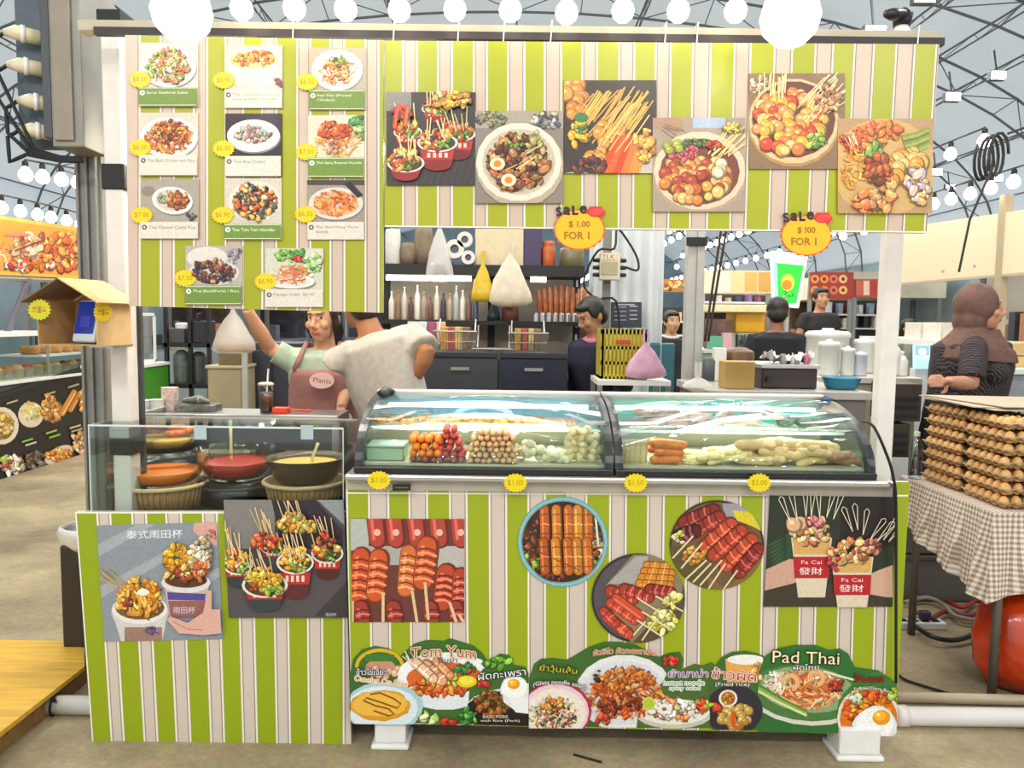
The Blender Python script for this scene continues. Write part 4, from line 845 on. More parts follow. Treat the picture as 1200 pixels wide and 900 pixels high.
o = [(834, 855), (830, 800), (836, 784), (846, 770), (858, 764), (874, 763), (888, 766), (897, 770), (900, 856)]
a = sticker(o, 'sticker of fried rice with sauce cup on a black plate at the panel foot', 105, .006); a.clip = [(832, 855), (832, 740), (894, 740), (894, 856)]
a.poly([(850, 772), (896, 772), (896, 800), (852, 800)], '#e0a858'); a.ell(874, 773, 22, 6, '#eef2ea'); a.chunks(888, 786, 8, 8, ['#e89048', '#e8b868'], 8, 5); a.ell(860, 832, 34, 30, '#322c38'); a.balls(860, 840, 21, 14, ['#c8a050', '#d8b468', '#b88a3c'], 34, 5); a.line([(859, 833), (859, 850), (866, 853)], 5, '#d85a1c'); a.ell(853, 818, 11, 10, '#f0e8dc'); a.ell(853, 818, 8.5, 8, '#b8742c'); a.chunks(853, 818, 6, 5, ['#c88a38', '#8a5020'], 8, 3); a.chunks(840, 828, 4, 4, ['#d83c28'], 3, 5)
a.text('ข้าวผัด', 860, 790, 13, '#b03a34', .08, w=52, outline=('#f0d8cc', 1)); a.text('(Fried rice)', 858, 802, 6, '#f4f0ea', w=40, outline=('#443c44', .7)); sfin(a)
o = [(888, 858), (889, 786), (898, 768), (912, 760), (932, 756), (956, 756), (972, 762), (984, 760), (994, 766), (1002, 782), (1030, 786), (1050, 800), (1049, 860)]
a = sticker(o, 'sticker of Pad Thai with two shrimp on a green plate at the panel foot', 106, .0065, '#2f6b33'); a.clip = [(888, 857), (888, 740), (1050, 740), (1050, 860)]
a.ell(944, 818, 66, 32, '#d8d6c8', .1); a.ell(944, 812, 66, 33, '#4a7a3e', .1); a.ell(946, 808, 56, 27, '#8aa878', .1); a.noodles(944, 808, 44, 24, ['#d89050', '#c86a38', '#e8b878', '#b05030', '#f0d0a0', '#d8642c'], 200, 2, .45); a.noodles(908, 800, 14, 16, ['#f0e4d0', '#e0d0b8'], 40, 1.6, .8)
for (x, y) in ((926, 799), (956, 794)): a.ring(x, y, 8, 8, 6, '#e0a060', -200, 80); a.ring(x, y, 8, 8, 3, '#f4d0a0', -200, 80); a.ring(x, y, 8, 8, .8, '#c87838', -200, 80)
for i in range(3): a.line([(882, 798 + i * 4), (915, 818 + i * 3), (945, 834 + i * 2)], 3, ['#4f8a38', '#8ab050', '#d8dca8'][i])
a.chunks(980, 802, 8, 8, ['#8a2c24', '#b03c2c'], 12, 4); a.line([(964, 786), (1000, 796)], 2.4, '#e8e4c8')
a.text('Pad Thai', 944, 770, 14, '#f6e8b8', .03, w=78, outline=('#2a2418', 1.2)); a.text('ผัดไทย', 944, 781, 6.5, '#f2f2ea', w=30, outline=('#28442c', .6)); sfin(a)
o = [(984, 860), (980, 838), (984, 818), (998, 803), (1010, 792), (1030, 786), (1051, 800), (1049.5, 861)]
a = sticker(o, 'sticker of orange curry with a fried egg at the panel foot by the post', 107, .008, '#3f7a34'); a.clip = [(980, 860), (980, 740), (1052, 740), (1051, 862)]
a.ell(1018, 842, 37, 38, '#e8dccc'); a.ell(1018, 843, 34, 35, '#d8741c'); a.chunks(1016, 830, 28, 20, ['#e89028', '#d8601c', '#f0a83c', '#c84c18'], 44, 5); a.chunks(1024, 812, 14, 5, ['#e0501c', '#f06a2c'], 10, 5); a.chunks(1000, 818, 9, 6, ['#c8d8a0', '#8ab060', '#f0f0e0'], 12, 4); a.chunks(1046, 812, 5, 7, ['#a8c83c', '#c8d860'], 6, 5); a.egg(1024, 848, 25, 8, -8)
a.text('ข้าวแกง', 1018, 794, 9, '#a82420', .02, w=34, outline=('#58241c', .7)); a.text('Yellow Curry Rice', 1022, 806, 5, '#f0f2e4', .08, w=46, arc=.006, outline=('#4a6a34', .7)); sfin(a)

# ---------------------------------------------------------------- food inside the glass cases
FOOD = {}
def fmat(n, c, rough=.45, noise=.18, scale=60, **k): return mat('food_' + n, c, rough, noise=noise, scale=scale, **k)
def capsule(mb, L, r, n=10, mi=0, bend=0.):
    pts, rs = [], []
    for t, k in ((0, .25), (.03, .65), (.1, .95), (.3, 1), (.5, 1.02), (.7, 1), (.9, .95), (.97, .65), (1, .25)):
        pts.append(Vector(((t - .5) * L, bend * (1 - (2 * t - 1) ** 2), 0))); rs.append(r * k)
    return mb.tube(pts, rs, n, mi)
def skewer_proto(name, c, L, r, stick=True, bend=0.):
    root = thing(name, 'p', 'food', (0, 0, 0)); o = obj('body', capsule(MB(), L, r, 10, 0, bend), c, root, smooth=True)
    if stick: obj('stick', MB().tube([(-L / 2 - .05, 0, 0), (L / 2 - .01, 0, 0)], .0022, 6), mat('bamboo', '#d9bf8a', .6), root)
    return root
def single(name, mb, m, smooth=True):
    o = obj(name, mb, m, smooth=smooth, cat='food', label='p'); return o
_first = set()
def putf(proto, loc, rot, label, group, scale=1.0):
    if proto.name in _first: o = dup(proto, loc, rot, label, group, scale)
    else:
        _first.add(proto.name); o = proto; o.location = loc; o.rotation_euler = rot; o.scale = (scale,) * 3
        o['label'] = label; o['group'] = group
    return o
ZT = ZC0 + .031
frng = random.Random(5)
def rack(proto, pxa, pxb, rows, r, label, group, y=2.70, Y=2.7, dense=1.0, rot=(0, 0, -math.pi / 2), jx=.002, tilt=.0, shrink=.0, sc=1., z0=ZT):
    xa, xb = P(pxa, 530, Y).x, P(pxb, 530, Y).x; n = max(1, int((xb - xa) / (2 * r * dense)))
    for j in range(rows):
        m_ = n - (j % 2) - int(j * shrink)
        for i in range(max(1, m_)):
            x = xa + (xb - xa) * ((i + .5 + .5 * (n - m_)) / n) + frng.uniform(-jx, jx)
            z = z0 + r + j * r * 1.74
            putf(proto, (x, y + frng.uniform(-.006, .006), z), (rot[0], rot[1] + frng.uniform(-.06, .06), rot[2] + frng.uniform(-.08, .08) + tilt), label, group, sc * frng.uniform(.95, 1.03))
s_or = skewer_proto('sausage_skewer', fmat('orange', '#e8821c'), .10, .0145)
rack(s_or, 480, 520, 3, .0145, 'orange sausage skewer piled at the start of the first glass case', 'orange sausage skewers', z0=ZT + .02)
s_dk = skewer_proto('sausage_skewer', fmat('brown_red', '#a05a44'), .10, .0125)
rack(s_dk, 480, 546, 1, .0125, 'brown sausage at the bottom of the red and orange pile in the first glass case', 'brown sausages at the bottom of the pile')
s_rd = skewer_proto('sausage_skewer', fmat('red', '#c4483a'), .10, .0125)
rack(s_rd, 508, 548, 5, .0125, 'red sausage skewer in the tall pile of the first glass case', 'red sausage skewers', z0=ZT + .019, shrink=.5)
s_bg = skewer_proto('fish_roll_skewer', fmat('beige', '#d6ac78'), .10, .0112)
rack(s_bg, 548, 608, 6, .0112, 'beige fish roll seen end on in the round-ended pile of the first glass case', 'beige fish rolls seen end on', shrink=.4)
mb = MB().ball((0, 0, 0), (.017, .016, .015), 10, 8)
d_w = single('fish_ball', mb, fmat('white', '#e6dcb8'))
for i in range(44):
    px = frng.uniform(610, 664); h = max(.1, 1 - abs(px - 626) / 46)
    p = P(px, 530, 2.72); putf(d_w, (p.x, 2.72 + frng.uniform(-.03, .03), ZT + .013 + frng.uniform(0, .07) * h), (0, 0, frng.uniform(0, 3)), 'pale fish ball heaped beside the beige rolls in the first glass case', 'pale fish balls')
mb = MB().ball((0, 0, 0), (.014, .013, .019), 10, 8)
d_q = single('dumpling', mb, fmat('ivory', '#e4d4a0'))
for i in range(28):
    px = frng.uniform(-2, 2) + 668 + (i % 6) * 6.3; p = P(px, 530, 2.72)
    putf(d_q, (p.x + frng.uniform(-.003, .003), 2.71 + .03 * (i % 2), ZT + .018 + (i // 6) * .023), (0, frng.uniform(-1.2, 1.2), 0), 'ivory dumpling stacked at the divider end of the first glass case', 'ivory dumplings')
# upper shelf, first case
ZU = ZC0 + .133
mb = MB().ball((0, 0, 0), (.017, .017, .012), 10, 7)
u_y = single('fried_ball', mb, fmat('golden', '#cf8f38'))
for i in range(46):
    px = 440 + (i % 23) * 8.8 + frng.uniform(-2, 2); p = P(px, 500, 2.92)
    putf(u_y, (p.x, 2.9 + .05 * (i // 23) + frng.uniform(-.01, .01), ZU + .0125 + (.016 if i % 3 == 0 else 0)), (0, 0, frng.uniform(0, 3)), 'golden fried ball in the row on the upper shelf of the first glass case', 'golden fried balls', frng.uniform(.85, 1.1))
mb = MB(); mb.tube([(-.02, 0, 0), (-.012, 0, .004), (0, 0, .006), (.012, 0, .004), (.02, 0, 0)], [.004, .011, .013, .011, .004], 9)
u_p = single('crab_cake', mb, fmat('pale_pink', '#dcae94'))
for i in range(14):
    px = 640 + (i % 7) * 5.2; p = P(px, 500, 2.92)
    putf(u_p, (p.x, 2.9 + .05 * (i // 7), ZU + .012), (0, 0, frng.uniform(-.5, .5) + 1.57), 'pale pink crab cake on the upper shelf, divider end of the first glass case', 'pale pink crab cakes')
# box with grey-green lid at the sauce end of the first case
x0, x1 = P(432, 530, 2.74).x, P(474, 530, 2.74).x
root = thing('food_tub', 'pale green plastic tub at the sauce bowl end of the first glass case', 'tub', ((x0 + x1) / 2, 2.76, ZT))
obj('tub', MB().box((x0, 2.70, ZT), (x1, 2.84, ZT + .045)), mat('pale_green_tub', '#a9c2a4', .4), root, bevel=.004)
obj('lid', MB().box((x0 - .004, 2.695, ZT + .045), (x1 + .004, 2.845, ZT + .053)), mat('grey_green_lid', '#8f9c90', .4), root, bevel=.003)
# second case, lower tier
l_w = single('tofu_roll', capsule(MB(), .07, .013), fmat('tofu', '#dccb96'))
for i in range(10):
    p = P(728 + (i % 5) * 6.5, 530, 2.72)
    putf(l_w, (p.x, 2.72, ZT + .03 + (i // 5) * .022), (frng.uniform(-.2, .2), 1.25 + frng.uniform(-.2, .2), 1.57), 'cream tofu roll standing at the divider end of the second glass case', 'cream tofu rolls')
l_o = single('fish_sausage', capsule(MB(), .11, .016, 10, 0, .012), fmat('bright_orange', '#dd7a2a'))
for i in range(9):
    p = P(778 + (i % 2) * 6, 530, 2.72)
    putf(l_o, (p.x + frng.uniform(-.02, .02), 2.69 + .03 * (i % 3), ZT + .017 + (i // 3) * .026), (0, frng.uniform(-.08, .08), frng.uniform(-.3, .3)), 'orange fish sausage in the stacked heap of the second glass case', 'orange fish sausages', frng.uniform(.85, 1))
l_y = single('fish_cake_strip', capsule(MB(), .13, .012, 8, 0, .01), fmat('pale_yellow', '#e2cd8c'))
for i in range(46):
    px = frng.uniform(812, 885); h = (px - 795) / 80
    p = P(px, 530, 2.72); putf(l_y, (p.x, 2.70 + frng.uniform(-.02, .08), ZT + .012 + frng.uniform(0, .05) * h), (0, frng.uniform(-.25, .1), frng.uniform(-.35, .35)), 'pale yellow fish cake strip in the long heap of the second glass case', 'pale yellow fish cake strips')
l_t = single('fish_cake_roll', capsule(MB(), .13, .0165, 10, 0, .014), fmat('tan', '#deba7e'))
for i in range(36):
    px = frng.uniform(868, 965); p = P(px, 530, 2.72)
    putf(l_t, (p.x, 2.70 + frng.uniform(-.02, .09), ZT + .016 + frng.uniform(0, .062)), (0, frng.uniform(-.25, .25), frng.uniform(-.5, .3)), 'thick tan fish cake roll at the high end of the second glass case', 'thick tan fish cake rolls', frng.uniform(.9, 1.1))
l_b = single('stuffed_roll', capsule(MB(), .085, .014), fmat('brown_meat', '#b98a60'))
for i in range(22):
    px = frng.uniform(950, 1002); p = P(px, 530, 2.72)
    putf(l_b, (p.x, 2.69 + frng.uniform(0, .09), ZT + .014 + frng.uniform(0, .055) * (1010 - px) / 60), (0, frng.uniform(-.3, .3), frng.uniform(-.8, .6)), 'brown stuffed roll at the post end of the second glass case', 'brown stuffed rolls')
# second case, upper tier
u_m = single('meat_slice', MB().ball((0, 0, 0), (.045, .03, .009), 14, 6), fmat('pink_meat', '#cf9a84'))
for i in range(44):
    px = frng.uniform(742, 905); p = P(px, 500, 2.95)
    putf(u_m, (p.x, 2.93 + frng.uniform(-.06, .08), ZU + .01 + frng.uniform(0, .05)), (frng.uniform(-.35, .35), frng.uniform(-.2, .2), frng.uniform(0, 3)), 'pale pink meat slice layered on the upper shelf of the second glass case', 'pale pink meat slices', frng.uniform(.8, 1.1))
u_g = single('leaf_wrap', MB().ball((0, 0, 0), (.03, .02, .013), 12, 7), fmat('seaweed', '#5f7860'))
for i in range(12):
    px = frng.uniform(915, 960); p = P(px, 500, 2.95)
    putf(u_g, (p.x, 2.92 + frng.uniform(-.05, .08), ZU + .013 + frng.uniform(0, .02)), (0, frng.uniform(-.3, .3), frng.uniform(0, 3)), 'grey green leaf wrap at the post end of the upper shelf', 'grey green leaf wraps')

# ---------------------------------------------------------------- sauce bowls behind the clear guard
def sauce_bowl(name, label, px, py, rpx, Y, sauce, depth, glass=True, basket=True, ladle=None, pot=False, lip=.03):
    c = P(px, py, Y); r = rpx / F * (Y + .05); zs = c.z; zb = SZ
    root = thing(name, label, 'bowl', (c.x, Y, zb))
    o = Vector((c.x, Y, 0)); zt = zs + lip; zf = zs - depth
    m = glassmat('bowl_glass', '#f8fcfa', .02) if glass else mat('dark_bowl', '#4a3a22', .3, spec=.6)
    prof = [(0, zf), (r * .66, zf), (r * .80, zf + depth * .3), (r * .93, zs), (r, zt), (r * 1.03, zt + .002), (r * .98, zt + .003), (r * .9, zs), (r * .77, zf + depth * .3 + .004), (r * .64, zf + .006), (0, zf + .006)]
    obj('bowl', MB().lathe(prof, o, 40), m, root, smooth=True)
    obj('sauce', MB().lathe([(0, zf + .007), (r * .63, zf + .007), (r * .765, zf + depth * .3 + .004), (r * .89, zs - .001), (r * .8, zs + .001), (r * .4, zs + .002), (0, zs + .003)], o, 40), sauce, root, smooth=True)
    if basket:
        zz = zf + .004
        bk = MB()
        bk.lathe([(0, zb + .001), (r * .82, zb + .001), (r * .98, zz), (r * .93, zz), (r * .78, zb + .008), (0, zb + .008)], o, 40)
        for k in range(44):
            th = 2 * math.pi * k / 44; d = Vector((math.cos(th), math.sin(th), 0))
            bk.tube([o + d * r * .84 + Vector((0, 0, zb + .004)), o + d * r * .93 + Vector((0, 0, (zb + zz) / 2)), o + d * r * 1.0 + Vector((0, 0, zz))], .005, 5)
        obj('basket', bk, WICKER, root, smooth=True)
        obj('basket_rim', MB().tube([o + Vector((math.cos(t) * r * 1.04, math.sin(t) * r * 1.04, zz)) for t in [2 * math.pi * i / 40 for i in range(41)]], .0085, 8), mat('pale_wicker', '#d8b888', .6, noise=.15, scale=90), root, smooth=True)
    if pot:
        obj('pot', MB().lathe([(0, zb + .001), (r * .9, zb + .001), (r * .95, zb + .02), (r * .95, zf - .002), (r * .6, zf - .002), (0, zf - .002)], o, 40), mat('black_enamel', '#0e0f14', .25), root, smooth=True)
        obj('pot_band', MB().lathe([(r * .953, zf - .03), (r * .965, zf - .028), (r * .965, zf - .02), (r * .953, zf - .018)], o, 40), DGREY, root, smooth=True)
    if ladle:
        (lx, ly), (tx, ty), colr, w = ladle
        a0, a1 = P(lx, ly, Y), P(tx, ty, Y + .01)
        ld = thing('ladle', 'pale green ladle handle standing in the %s' % label.split(' in ')[0].split(' on ')[0], 'ladle', a0)
        obj('handle', MB().tube([a0 - Vector((0, 0, .03)), a0, a0.lerp(a1, .6), a1], [w, w, w * .9, w * 1.15], 8, flat=.5), colr, ld, smooth=True)
        obj('scoop', MB().ball(a0 - Vector((0, 0, .04)), (.022, .022, .012), 12, 7), colr, ld, smooth=True)
    return root
LAD = mat('pale_green_plastic', '#cfd79a', .35, noise=.05)
def sm(n, c): return mat(n, c, .25, noise=.08, scale=25, bump=.1, spec=.35)
sauce_bowl('sauce_bowl', 'glass bowl of bright orange sauce on a wicker basket', 192, 550, 47, 2.98, sm('orange_sauce', '#ff7a00'), .055, True, True, None, lip=.035)
sauce_bowl('sauce_bowl', 'glass bowl of dark red sauce on a black pot', 277, 539, 45, 3.08, sm('red_sauce', '#c02a16'), .07, True, False, ((271, 545), (270, 492), LAD, .007), pot=True, lip=.05)
sauce_bowl('sauce_bowl', 'dark bowl of thick yellow sauce on a wicker basket', 358, 542, 45, 2.98, sm('yellow_sauce', '#f0c060'), .075, False, True, ((366, 536), (373, 519), LAD, .006), lip=.02)
# bowl at the back
sauce_bowl('sauce_bowl', 'shallow glass bowl of yellow and orange pieces behind the orange sauce', 192, 512, 42, 3.32, sm('pale_yellow_sauce', '#f0c058'), .05, True, False, None, pot=True, lip=.025)
r4 = P(215, 500, 3.33)
for i in range(7):
    putf(l_o, (r4.x + frng.uniform(-.05, .04), 3.32 + frng.uniform(-.04, .04), P(192, 512, 3.32).z + .02 + .012 * (i // 3)), (0, frng.uniform(-.1, .1), frng.uniform(0, 3)), 'orange sausage piled on the shallow bowl behind the orange sauce', 'orange sausages in the back bowl', .7)

# clear guard
root = thing('sneeze_guard', 'clear acrylic guard box around the sauce bowls', 'guard', (-1.0, 2.72, SZ))
gz = P(250, 500, 2.72).z; gx0, gx1 = P(107, 500, 2.72).x, P(404, 500, 2.72).x
obj('front_sheet', MB().box((gx0, 2.70, SZ - .08), (gx1, 2.704, gz)), ACRYL, root)
for xx in (gx0, gx1 - .004): obj('side_sheet', MB().box((xx, 2.704, SZ - .08), (xx + .004, 3.3, gz)), ACRYL, root)
obj('top_sheet', MB().box((gx0, 2.70, gz), (gx1, 2.94, gz + .004)), ACRYL, root)
mb = MB().box((gx0, 2.698, gz - .001), (gx1, 2.702, gz + .005)).box((gx0, 2.698, SZ - .08), (gx0 + .003, 2.706, gz)).box((gx1 - .003, 2.698, SZ - .08), (gx1, 2.706, gz)).box((gx0, 2.936, gz), (gx1, 2.94, gz + .005)).box((gx0, 2.7, gz), (gx0 + .003, 3.3, gz + .004))
obj('edges', mb, EDGE, root)
for px in (235, 360):
    q = P(px, 505, 2.698); obj('tape', MB().box((q.x - .022, 2.695, q.z - .03), (q.x + .022, 2.698, q.z + .02)), mat('pale_blue_tape', '#a9bcc0', .4), root)

# ---------------------------------------------------------------- people
SKINM = attrmat('skin', .5, .35, .06, 30)
def remesh(name, mb, voxel, smooth=3, mats=None, parent=None, noise_amp=0., nscale=9., colf=None, label=None, cut=None):
    me = bpy.data.meshes.new('tmp'); me.from_pydata(mb.v, [], mb.f)
    o = bpy.data.objects.new('tmp', me); COL.objects.link(o)
    r = o.modifiers.new('r', 'REMESH'); r.mode = 'VOXEL'; r.voxel_size = voxel
    s = o.modifiers.new('s', 'SMOOTH'); s.iterations = smooth; s.factor = .5
    dg = bpy.context.evaluated_depsgraph_get(); ev = o.evaluated_get(dg)
    nm = bpy.data.meshes.new_from_object(ev); bpy.data.objects.remove(o); bpy.data.meshes.remove(me)
    out = MB(); out.v = [tuple(v.co) for v in nm.vertices]; out.f = [tuple(p.vertices) for p in nm.polygons]
    if noise_amp:
        nv = []
        for v, n in zip(nm.vertices, [v.normal.copy() for v in nm.vertices]):
            k = mnoise.noise(Vector((v.co.x * nscale, v.co.y * nscale, v.co.z * nscale * .35))) * noise_amp
            nv.append(tuple(v.co + n * k))
        out.v = nv
    if cut: out.f = [f for f in out.f if all(not cut(Vector(out.v[i])) for i in f)]
    out.m = [0] * len(out.f); out.c = [None] * len(out.f)
    if colf:
        vc = [colf(Vector(v)) for v in out.v]; out.c = [tuple(vc[i] for i in f) if len(f) != 3 else (vc[f[0]], vc[f[1]], vc[f[2]]) for f in out.f]
    bpy.data.meshes.remove(nm)
    return obj(name, out, mats, parent, label, smooth=True)
def hand(mb, wrist, d, up, s=1., curl=.4):
    """palm, four fingers of unequal length and a thumb off the side of the palm"""
    d = Vector(d).normalized(); up = Vector(up); sd = d.cross(up).normalized(); n = sd.cross(d).normalized(); w = Vector(wrist)
    mb.tube([w, w + d * .03 * s, w + d * .085 * s], [.02 * s, .034 * s, .036 * s], 10, flat=.5)
    for k, (o, L) in enumerate(((-.027, .068), (-.009, .078), (.009, .073), (.026, .058))):
        b = w + d * .085 * s + sd * o * s; a = b + (d * math.cos(curl) - n * math.sin(curl)) * L * .5 * s; e = a + (d * math.cos(curl * 2.2) - n * math.sin(curl * 2.2)) * L * .5 * s
        mb.tube([b - d * .012 * s, b, a, e], [.009 * s, .0092 * s, .0085 * s, .0068 * s], 8)
    b = w + d * .03 * s - sd * .026 * s; a = b + (d * .6 - sd * .75).normalized() * .036 * s; e = a + (d * .85 - sd * .3 - n * .3).normalized() * .032 * s
    mb.tube([b + sd * .012 * s, b, a, e], [.011 * s, .012 * s, .010 * s, .008 * s], 8)
def person(label, loc, yaw, H, skin, torso, pants, hairc='#17130f', lean=0., head_turn=0., nod=0., arms=None, sleeve=.5, vox=.008, hair='short', side=0., scarf=None, apron=None, dress=False, bust=0., torso_mat=None, collar=None, tm=None, heavy=1.):
    s = H / 1.7
    R = Matrix.Rotation(yaw, 4, 'Z'); T = Matrix.Translation(Vector(loc))
    base = T @ R
    root = thing('person', label, 'person', loc)
    hipz = .92 * s
    Lm = Matrix.Translation(Vector((0, 0, hipz))) @ Matrix.Rotation(side, 4, 'Y') @ Matrix.Rotation(lean, 4, 'X') @ Matrix.Translation(Vector((0, 0, -hipz)))   # lean forwards (towards -y)
    def W(p): return base @ (Vector(p) * s)
    def U(p): return base @ (Lm @ (Vector(p) * s))
    armd = {'L': ((.178, .0, 1.365), (.23, .03, 1.12), (.21, -.10, .90)), 'R': ((-.178, .0, 1.365), (-.23, .03, 1.12), (-.21, -.10, .90))}
    AR = {}
    for k in 'LR':
        a = armd[k]; q = [U(p) for p in a]
        if arms and k in arms:
            e, w_ = arms[k]; q = [q[0], Vector(e), Vector(w_)]
        AR[k] = q
    # head frame
    hc = U((0, -.02, 1.585)); HR = base.to_3x3() @ Matrix.Rotation(head_turn, 3, 'Z') @ Matrix.Rotation(nod + lean * .5, 3, 'X')
    def Hd(p): return hc + HR @ (Vector(p) * s)
    HM = HR.to_4x4()
    b = MB()
    for sx in (1, -1):
        b.tube([W((.09 * sx, 0, .92)), W((.10 * sx, -.01, .70)), W((.10 * sx, -.015, .48)), W((.10 * sx, .0, .28)), W((.10 * sx, .01, .07))], [.085 * s, .078 * s, .052 * s, .052 * s, .036 * s], 12)
        b.tube([W((.10 * sx, .04, .04)), W((.105 * sx, -.05, .04)), W((.11 * sx, -.15, .025)), W((.11 * sx, -.19, .022))], [.036 * s, .04 * s, .038 * s, .022 * s], 10, flat=.75)
    b.tube([W((0, 0, .88)), W((0, 0, .98)), U((0, .0, 1.10)), U((0, 0, 1.27)), U((0, .01, 1.38)), U((0, .012, 1.43))], [x * s * heavy for x in (.15, .165, .145, .168, .16, .08)], 16, flat=.62)
    b.tube([U((0, .015, 1.40)), U((0, .005, 1.48)), U((0, -.01, 1.54))], [.062 * s, .052 * s, .05 * s], 12)
    for k in 'LR':
        S_, E_, W_ = AR[k]
        b.tube([U((.1 * (1 if k == 'L' else -1), .005, 1.365)), S_, S_.lerp(E_, .5), E_, E_.lerp(W_, .35), W_], [.042 * s, .049 * s, .045 * s, .039 * s, .04 * s, .026 * s], 12)
        hand(b, W_, W_ - E_, base.to_3x3() @ Vector((0, -1, .2)), s)
    # skull, jaw, nose, lips, ears, brows
    b.ball(Hd((0, .012, .02)), (.076 * s, .095 * s, .10 * s), 18, 14, M=HM); b.ball(Hd((0, -.03, -.045)), (.058 * s, .06 * s, .07 * s), 16, 12, M=HM)
    b.ball(Hd((0, -.052, -.088)), (.03 * s, .03 * s, .024 * s), 12, 8, M=HM)
    b.tube([Hd((0, -.088, .022)), Hd((0, -.105, -.012)), Hd((0, -.112, -.024))], [.008 * s, .012 * s, .015 * s], 8); b.ball(Hd((0, -.098, -.028)), (.019 * s, .012 * s, .01 * s), 10, 8, M=HM)
    b.ball(Hd((0, -.086, -.058)), (.024 * s, .012 * s, .011 * s), 10, 8, M=HM); b.ball(Hd((0, -.078, .042)), (.05 * s, .014 * s, .012 * s), 10, 8, M=HM)
    for sx in (1, -1):
        b.ball(Hd((.078 * sx, .018, -.008)), (.011 * s, .022 * s, .032 * s), 10, 8, M=HM); b.ball(Hd((.042 * sx, -.066, -.02)), (.024 * s, .02 * s, .022 * s), 10, 8, M=HM)
    sk = rgb(skin); eyes = [Hd((.031 * sx, -.082, .018)) for sx in (1, -1)]; mouth = Hd((0, -.094, -.058)); brows = [Hd((.032 * sx, -.088, .042)) for sx in (1, -1)]
    xax = HR @ Vector((1, 0, 0)); zax = HR @ Vector((0, 0, 1))
    def colf(v):
        for e in eyes:
            d = v - e
            if d.length < .03 * s:
                u, q = abs(d.dot(xax)) / s, abs(d.dot(zax)) / s
                if u < .006 and q < .0065: return (.01, .008, .006)
                if (u / .015) ** 2 + (q / .0075) ** 2 < 1: return (.55, .5, .46)
        for e in brows:
            d = v - e
            if d.length < .035 * s and abs(d.dot(xax)) < .02 * s and abs(d.dot(zax)) < .004 * s: return (sk[0] * .25, sk[1] * .2, sk[2] * .2)
        d = v - mouth
        if d.length < .035 * s and (d.dot(xax) / (.024 * s)) ** 2 + (d.dot(zax) / (.011 * s)) ** 2 < 1: return (sk[0] * .8, sk[1] * .45, sk[2] * .45)
        return sk
    remesh('body', b, vox, 2, SKINM, root, colf=colf)
    # trousers or skirt
    g = MB()
    for sx in (1, -1): g.tube([W((.085 * sx, 0, .95)), W((.10 * sx, -.01, .70)), W((.10 * sx, -.012, .48)), W((.10 * sx, .0, .28)), W((.10 * sx, .01, .10))], [x * s for x in (.105, .096, .078, .072, .068)], 14)
    g.tube([W((0, 0, .84)), W((0, 0, .93)), W((0, 0, 1.03))], [.16 * s * heavy, .18 * s * heavy, .17 * s * heavy], 16, flat=.68)
    if dress: g = MB().tube([W((0, .02, .12)), W((0, .01, .5)), W((0, 0, .9)), W((0, 0, 1.05))], [.30 * s, .27 * s, .23 * s, .2 * s], 22, flat=.8)
    remesh('skirt' if dress else 'trousers', g, max(vox, .010), 3, mat('cloth_' + pants[1:], pants, .85, noise=.12, scale=40, bump=.1), root, .008)
    # top
    g = MB()
    g.tube([W((0, 0, .86)), W((0, 0, .98)), U((0, .0, 1.10)), U((0, -.005, 1.27)), U((0, .01, 1.385)), U((0, .012, 1.425))], [x * s * heavy for x in (.19, .19, .178, .192, .178, .105)], 20, flat=.68)
    for k in 'LR':
        S_, E_, W_ = AR[k]; sg = 1 if k == 'L' else -1
        pts = [U((.09 * sg, .005, 1.375)), S_]; rs = [.06 * s, .066 * s]
        if sleeve <= 1: pts += [S_.lerp(E_, sleeve * .5), S_.lerp(E_, sleeve)]; rs += [.068 * s, .071 * s]
        else: pts += [S_.lerp(E_, .5), E_, E_.lerp(W_, sleeve - 1)]; rs += [.069 * s, .061 * s, .05 * s]
        g.tube(pts, rs, 14)
    if bust:
        for sx in (1, -1): g.ball(U((.075 * sx, -.10, 1.25)), bust * s, 12, 8)
    tmat = torso_mat or mat('cloth_' + torso[1:], torso, .85, noise=.1, scale=40, bump=.1)
    remesh('shirt' if not dress else 'blouse', g, max(vox, .010), 3, tmat, root, .012, 11.)
    if collar:
        g = MB().tube([U((.0 + .075 * math.cos(t), .01 + .07 * math.sin(t), 1.43 + .01 * math.sin(t))) for t in [2 * math.pi * i / 20 for i in range(21)]], .022 * s, 10)
        remesh('collar', g, .009, 2, mat('cloth_' + collar[1:], collar, .8), root)
    hm = mat('hair_' + hairc[1:], hairc, .45, noise=.3, scale=70, bump=.2, stretch=(8, 8, 1))
    if hair:
        g = MB()
        g.ball(Hd((0, .03, .045)), (.088 * s, .095 * s, .088 * s), 18, 12, M=HM); g.ball(Hd((0, -.04, .088)), (.066 * s, .045 * s, .03 * s), 14, 8, M=HM)
        g.ball(Hd((0, .06, -.015)), (.078 * s, .06 * s, .075 * s), 16, 10, M=HM)
        for sx in (1, -1): g.ball(Hd((.074 * sx, .0, .03)), (.014 * s, .04 * s, .045 * s), 10, 8, M=HM)
        if hair == 'bun': g.ball(Hd((0, .13, .04)), .042 * s, 12, 8); 
        if hair == 'long':
            g.tube([Hd((0, .06, .0)), Hd((0, .085, -.08)), Hd((0, .08, -.17))], [.08 * s, .07 * s, .045 * s], 12, flat=.6)
            for sx in (1, -1): g.tube([Hd((.072 * sx, -.01, .05)), Hd((.082 * sx, -.01, -.03)), Hd((.07 * sx, .0, -.1))], [.018 * s, .022 * s, .012 * s], 8)
        remesh('hair', g, vox, 2, hm, root, .004, 60)
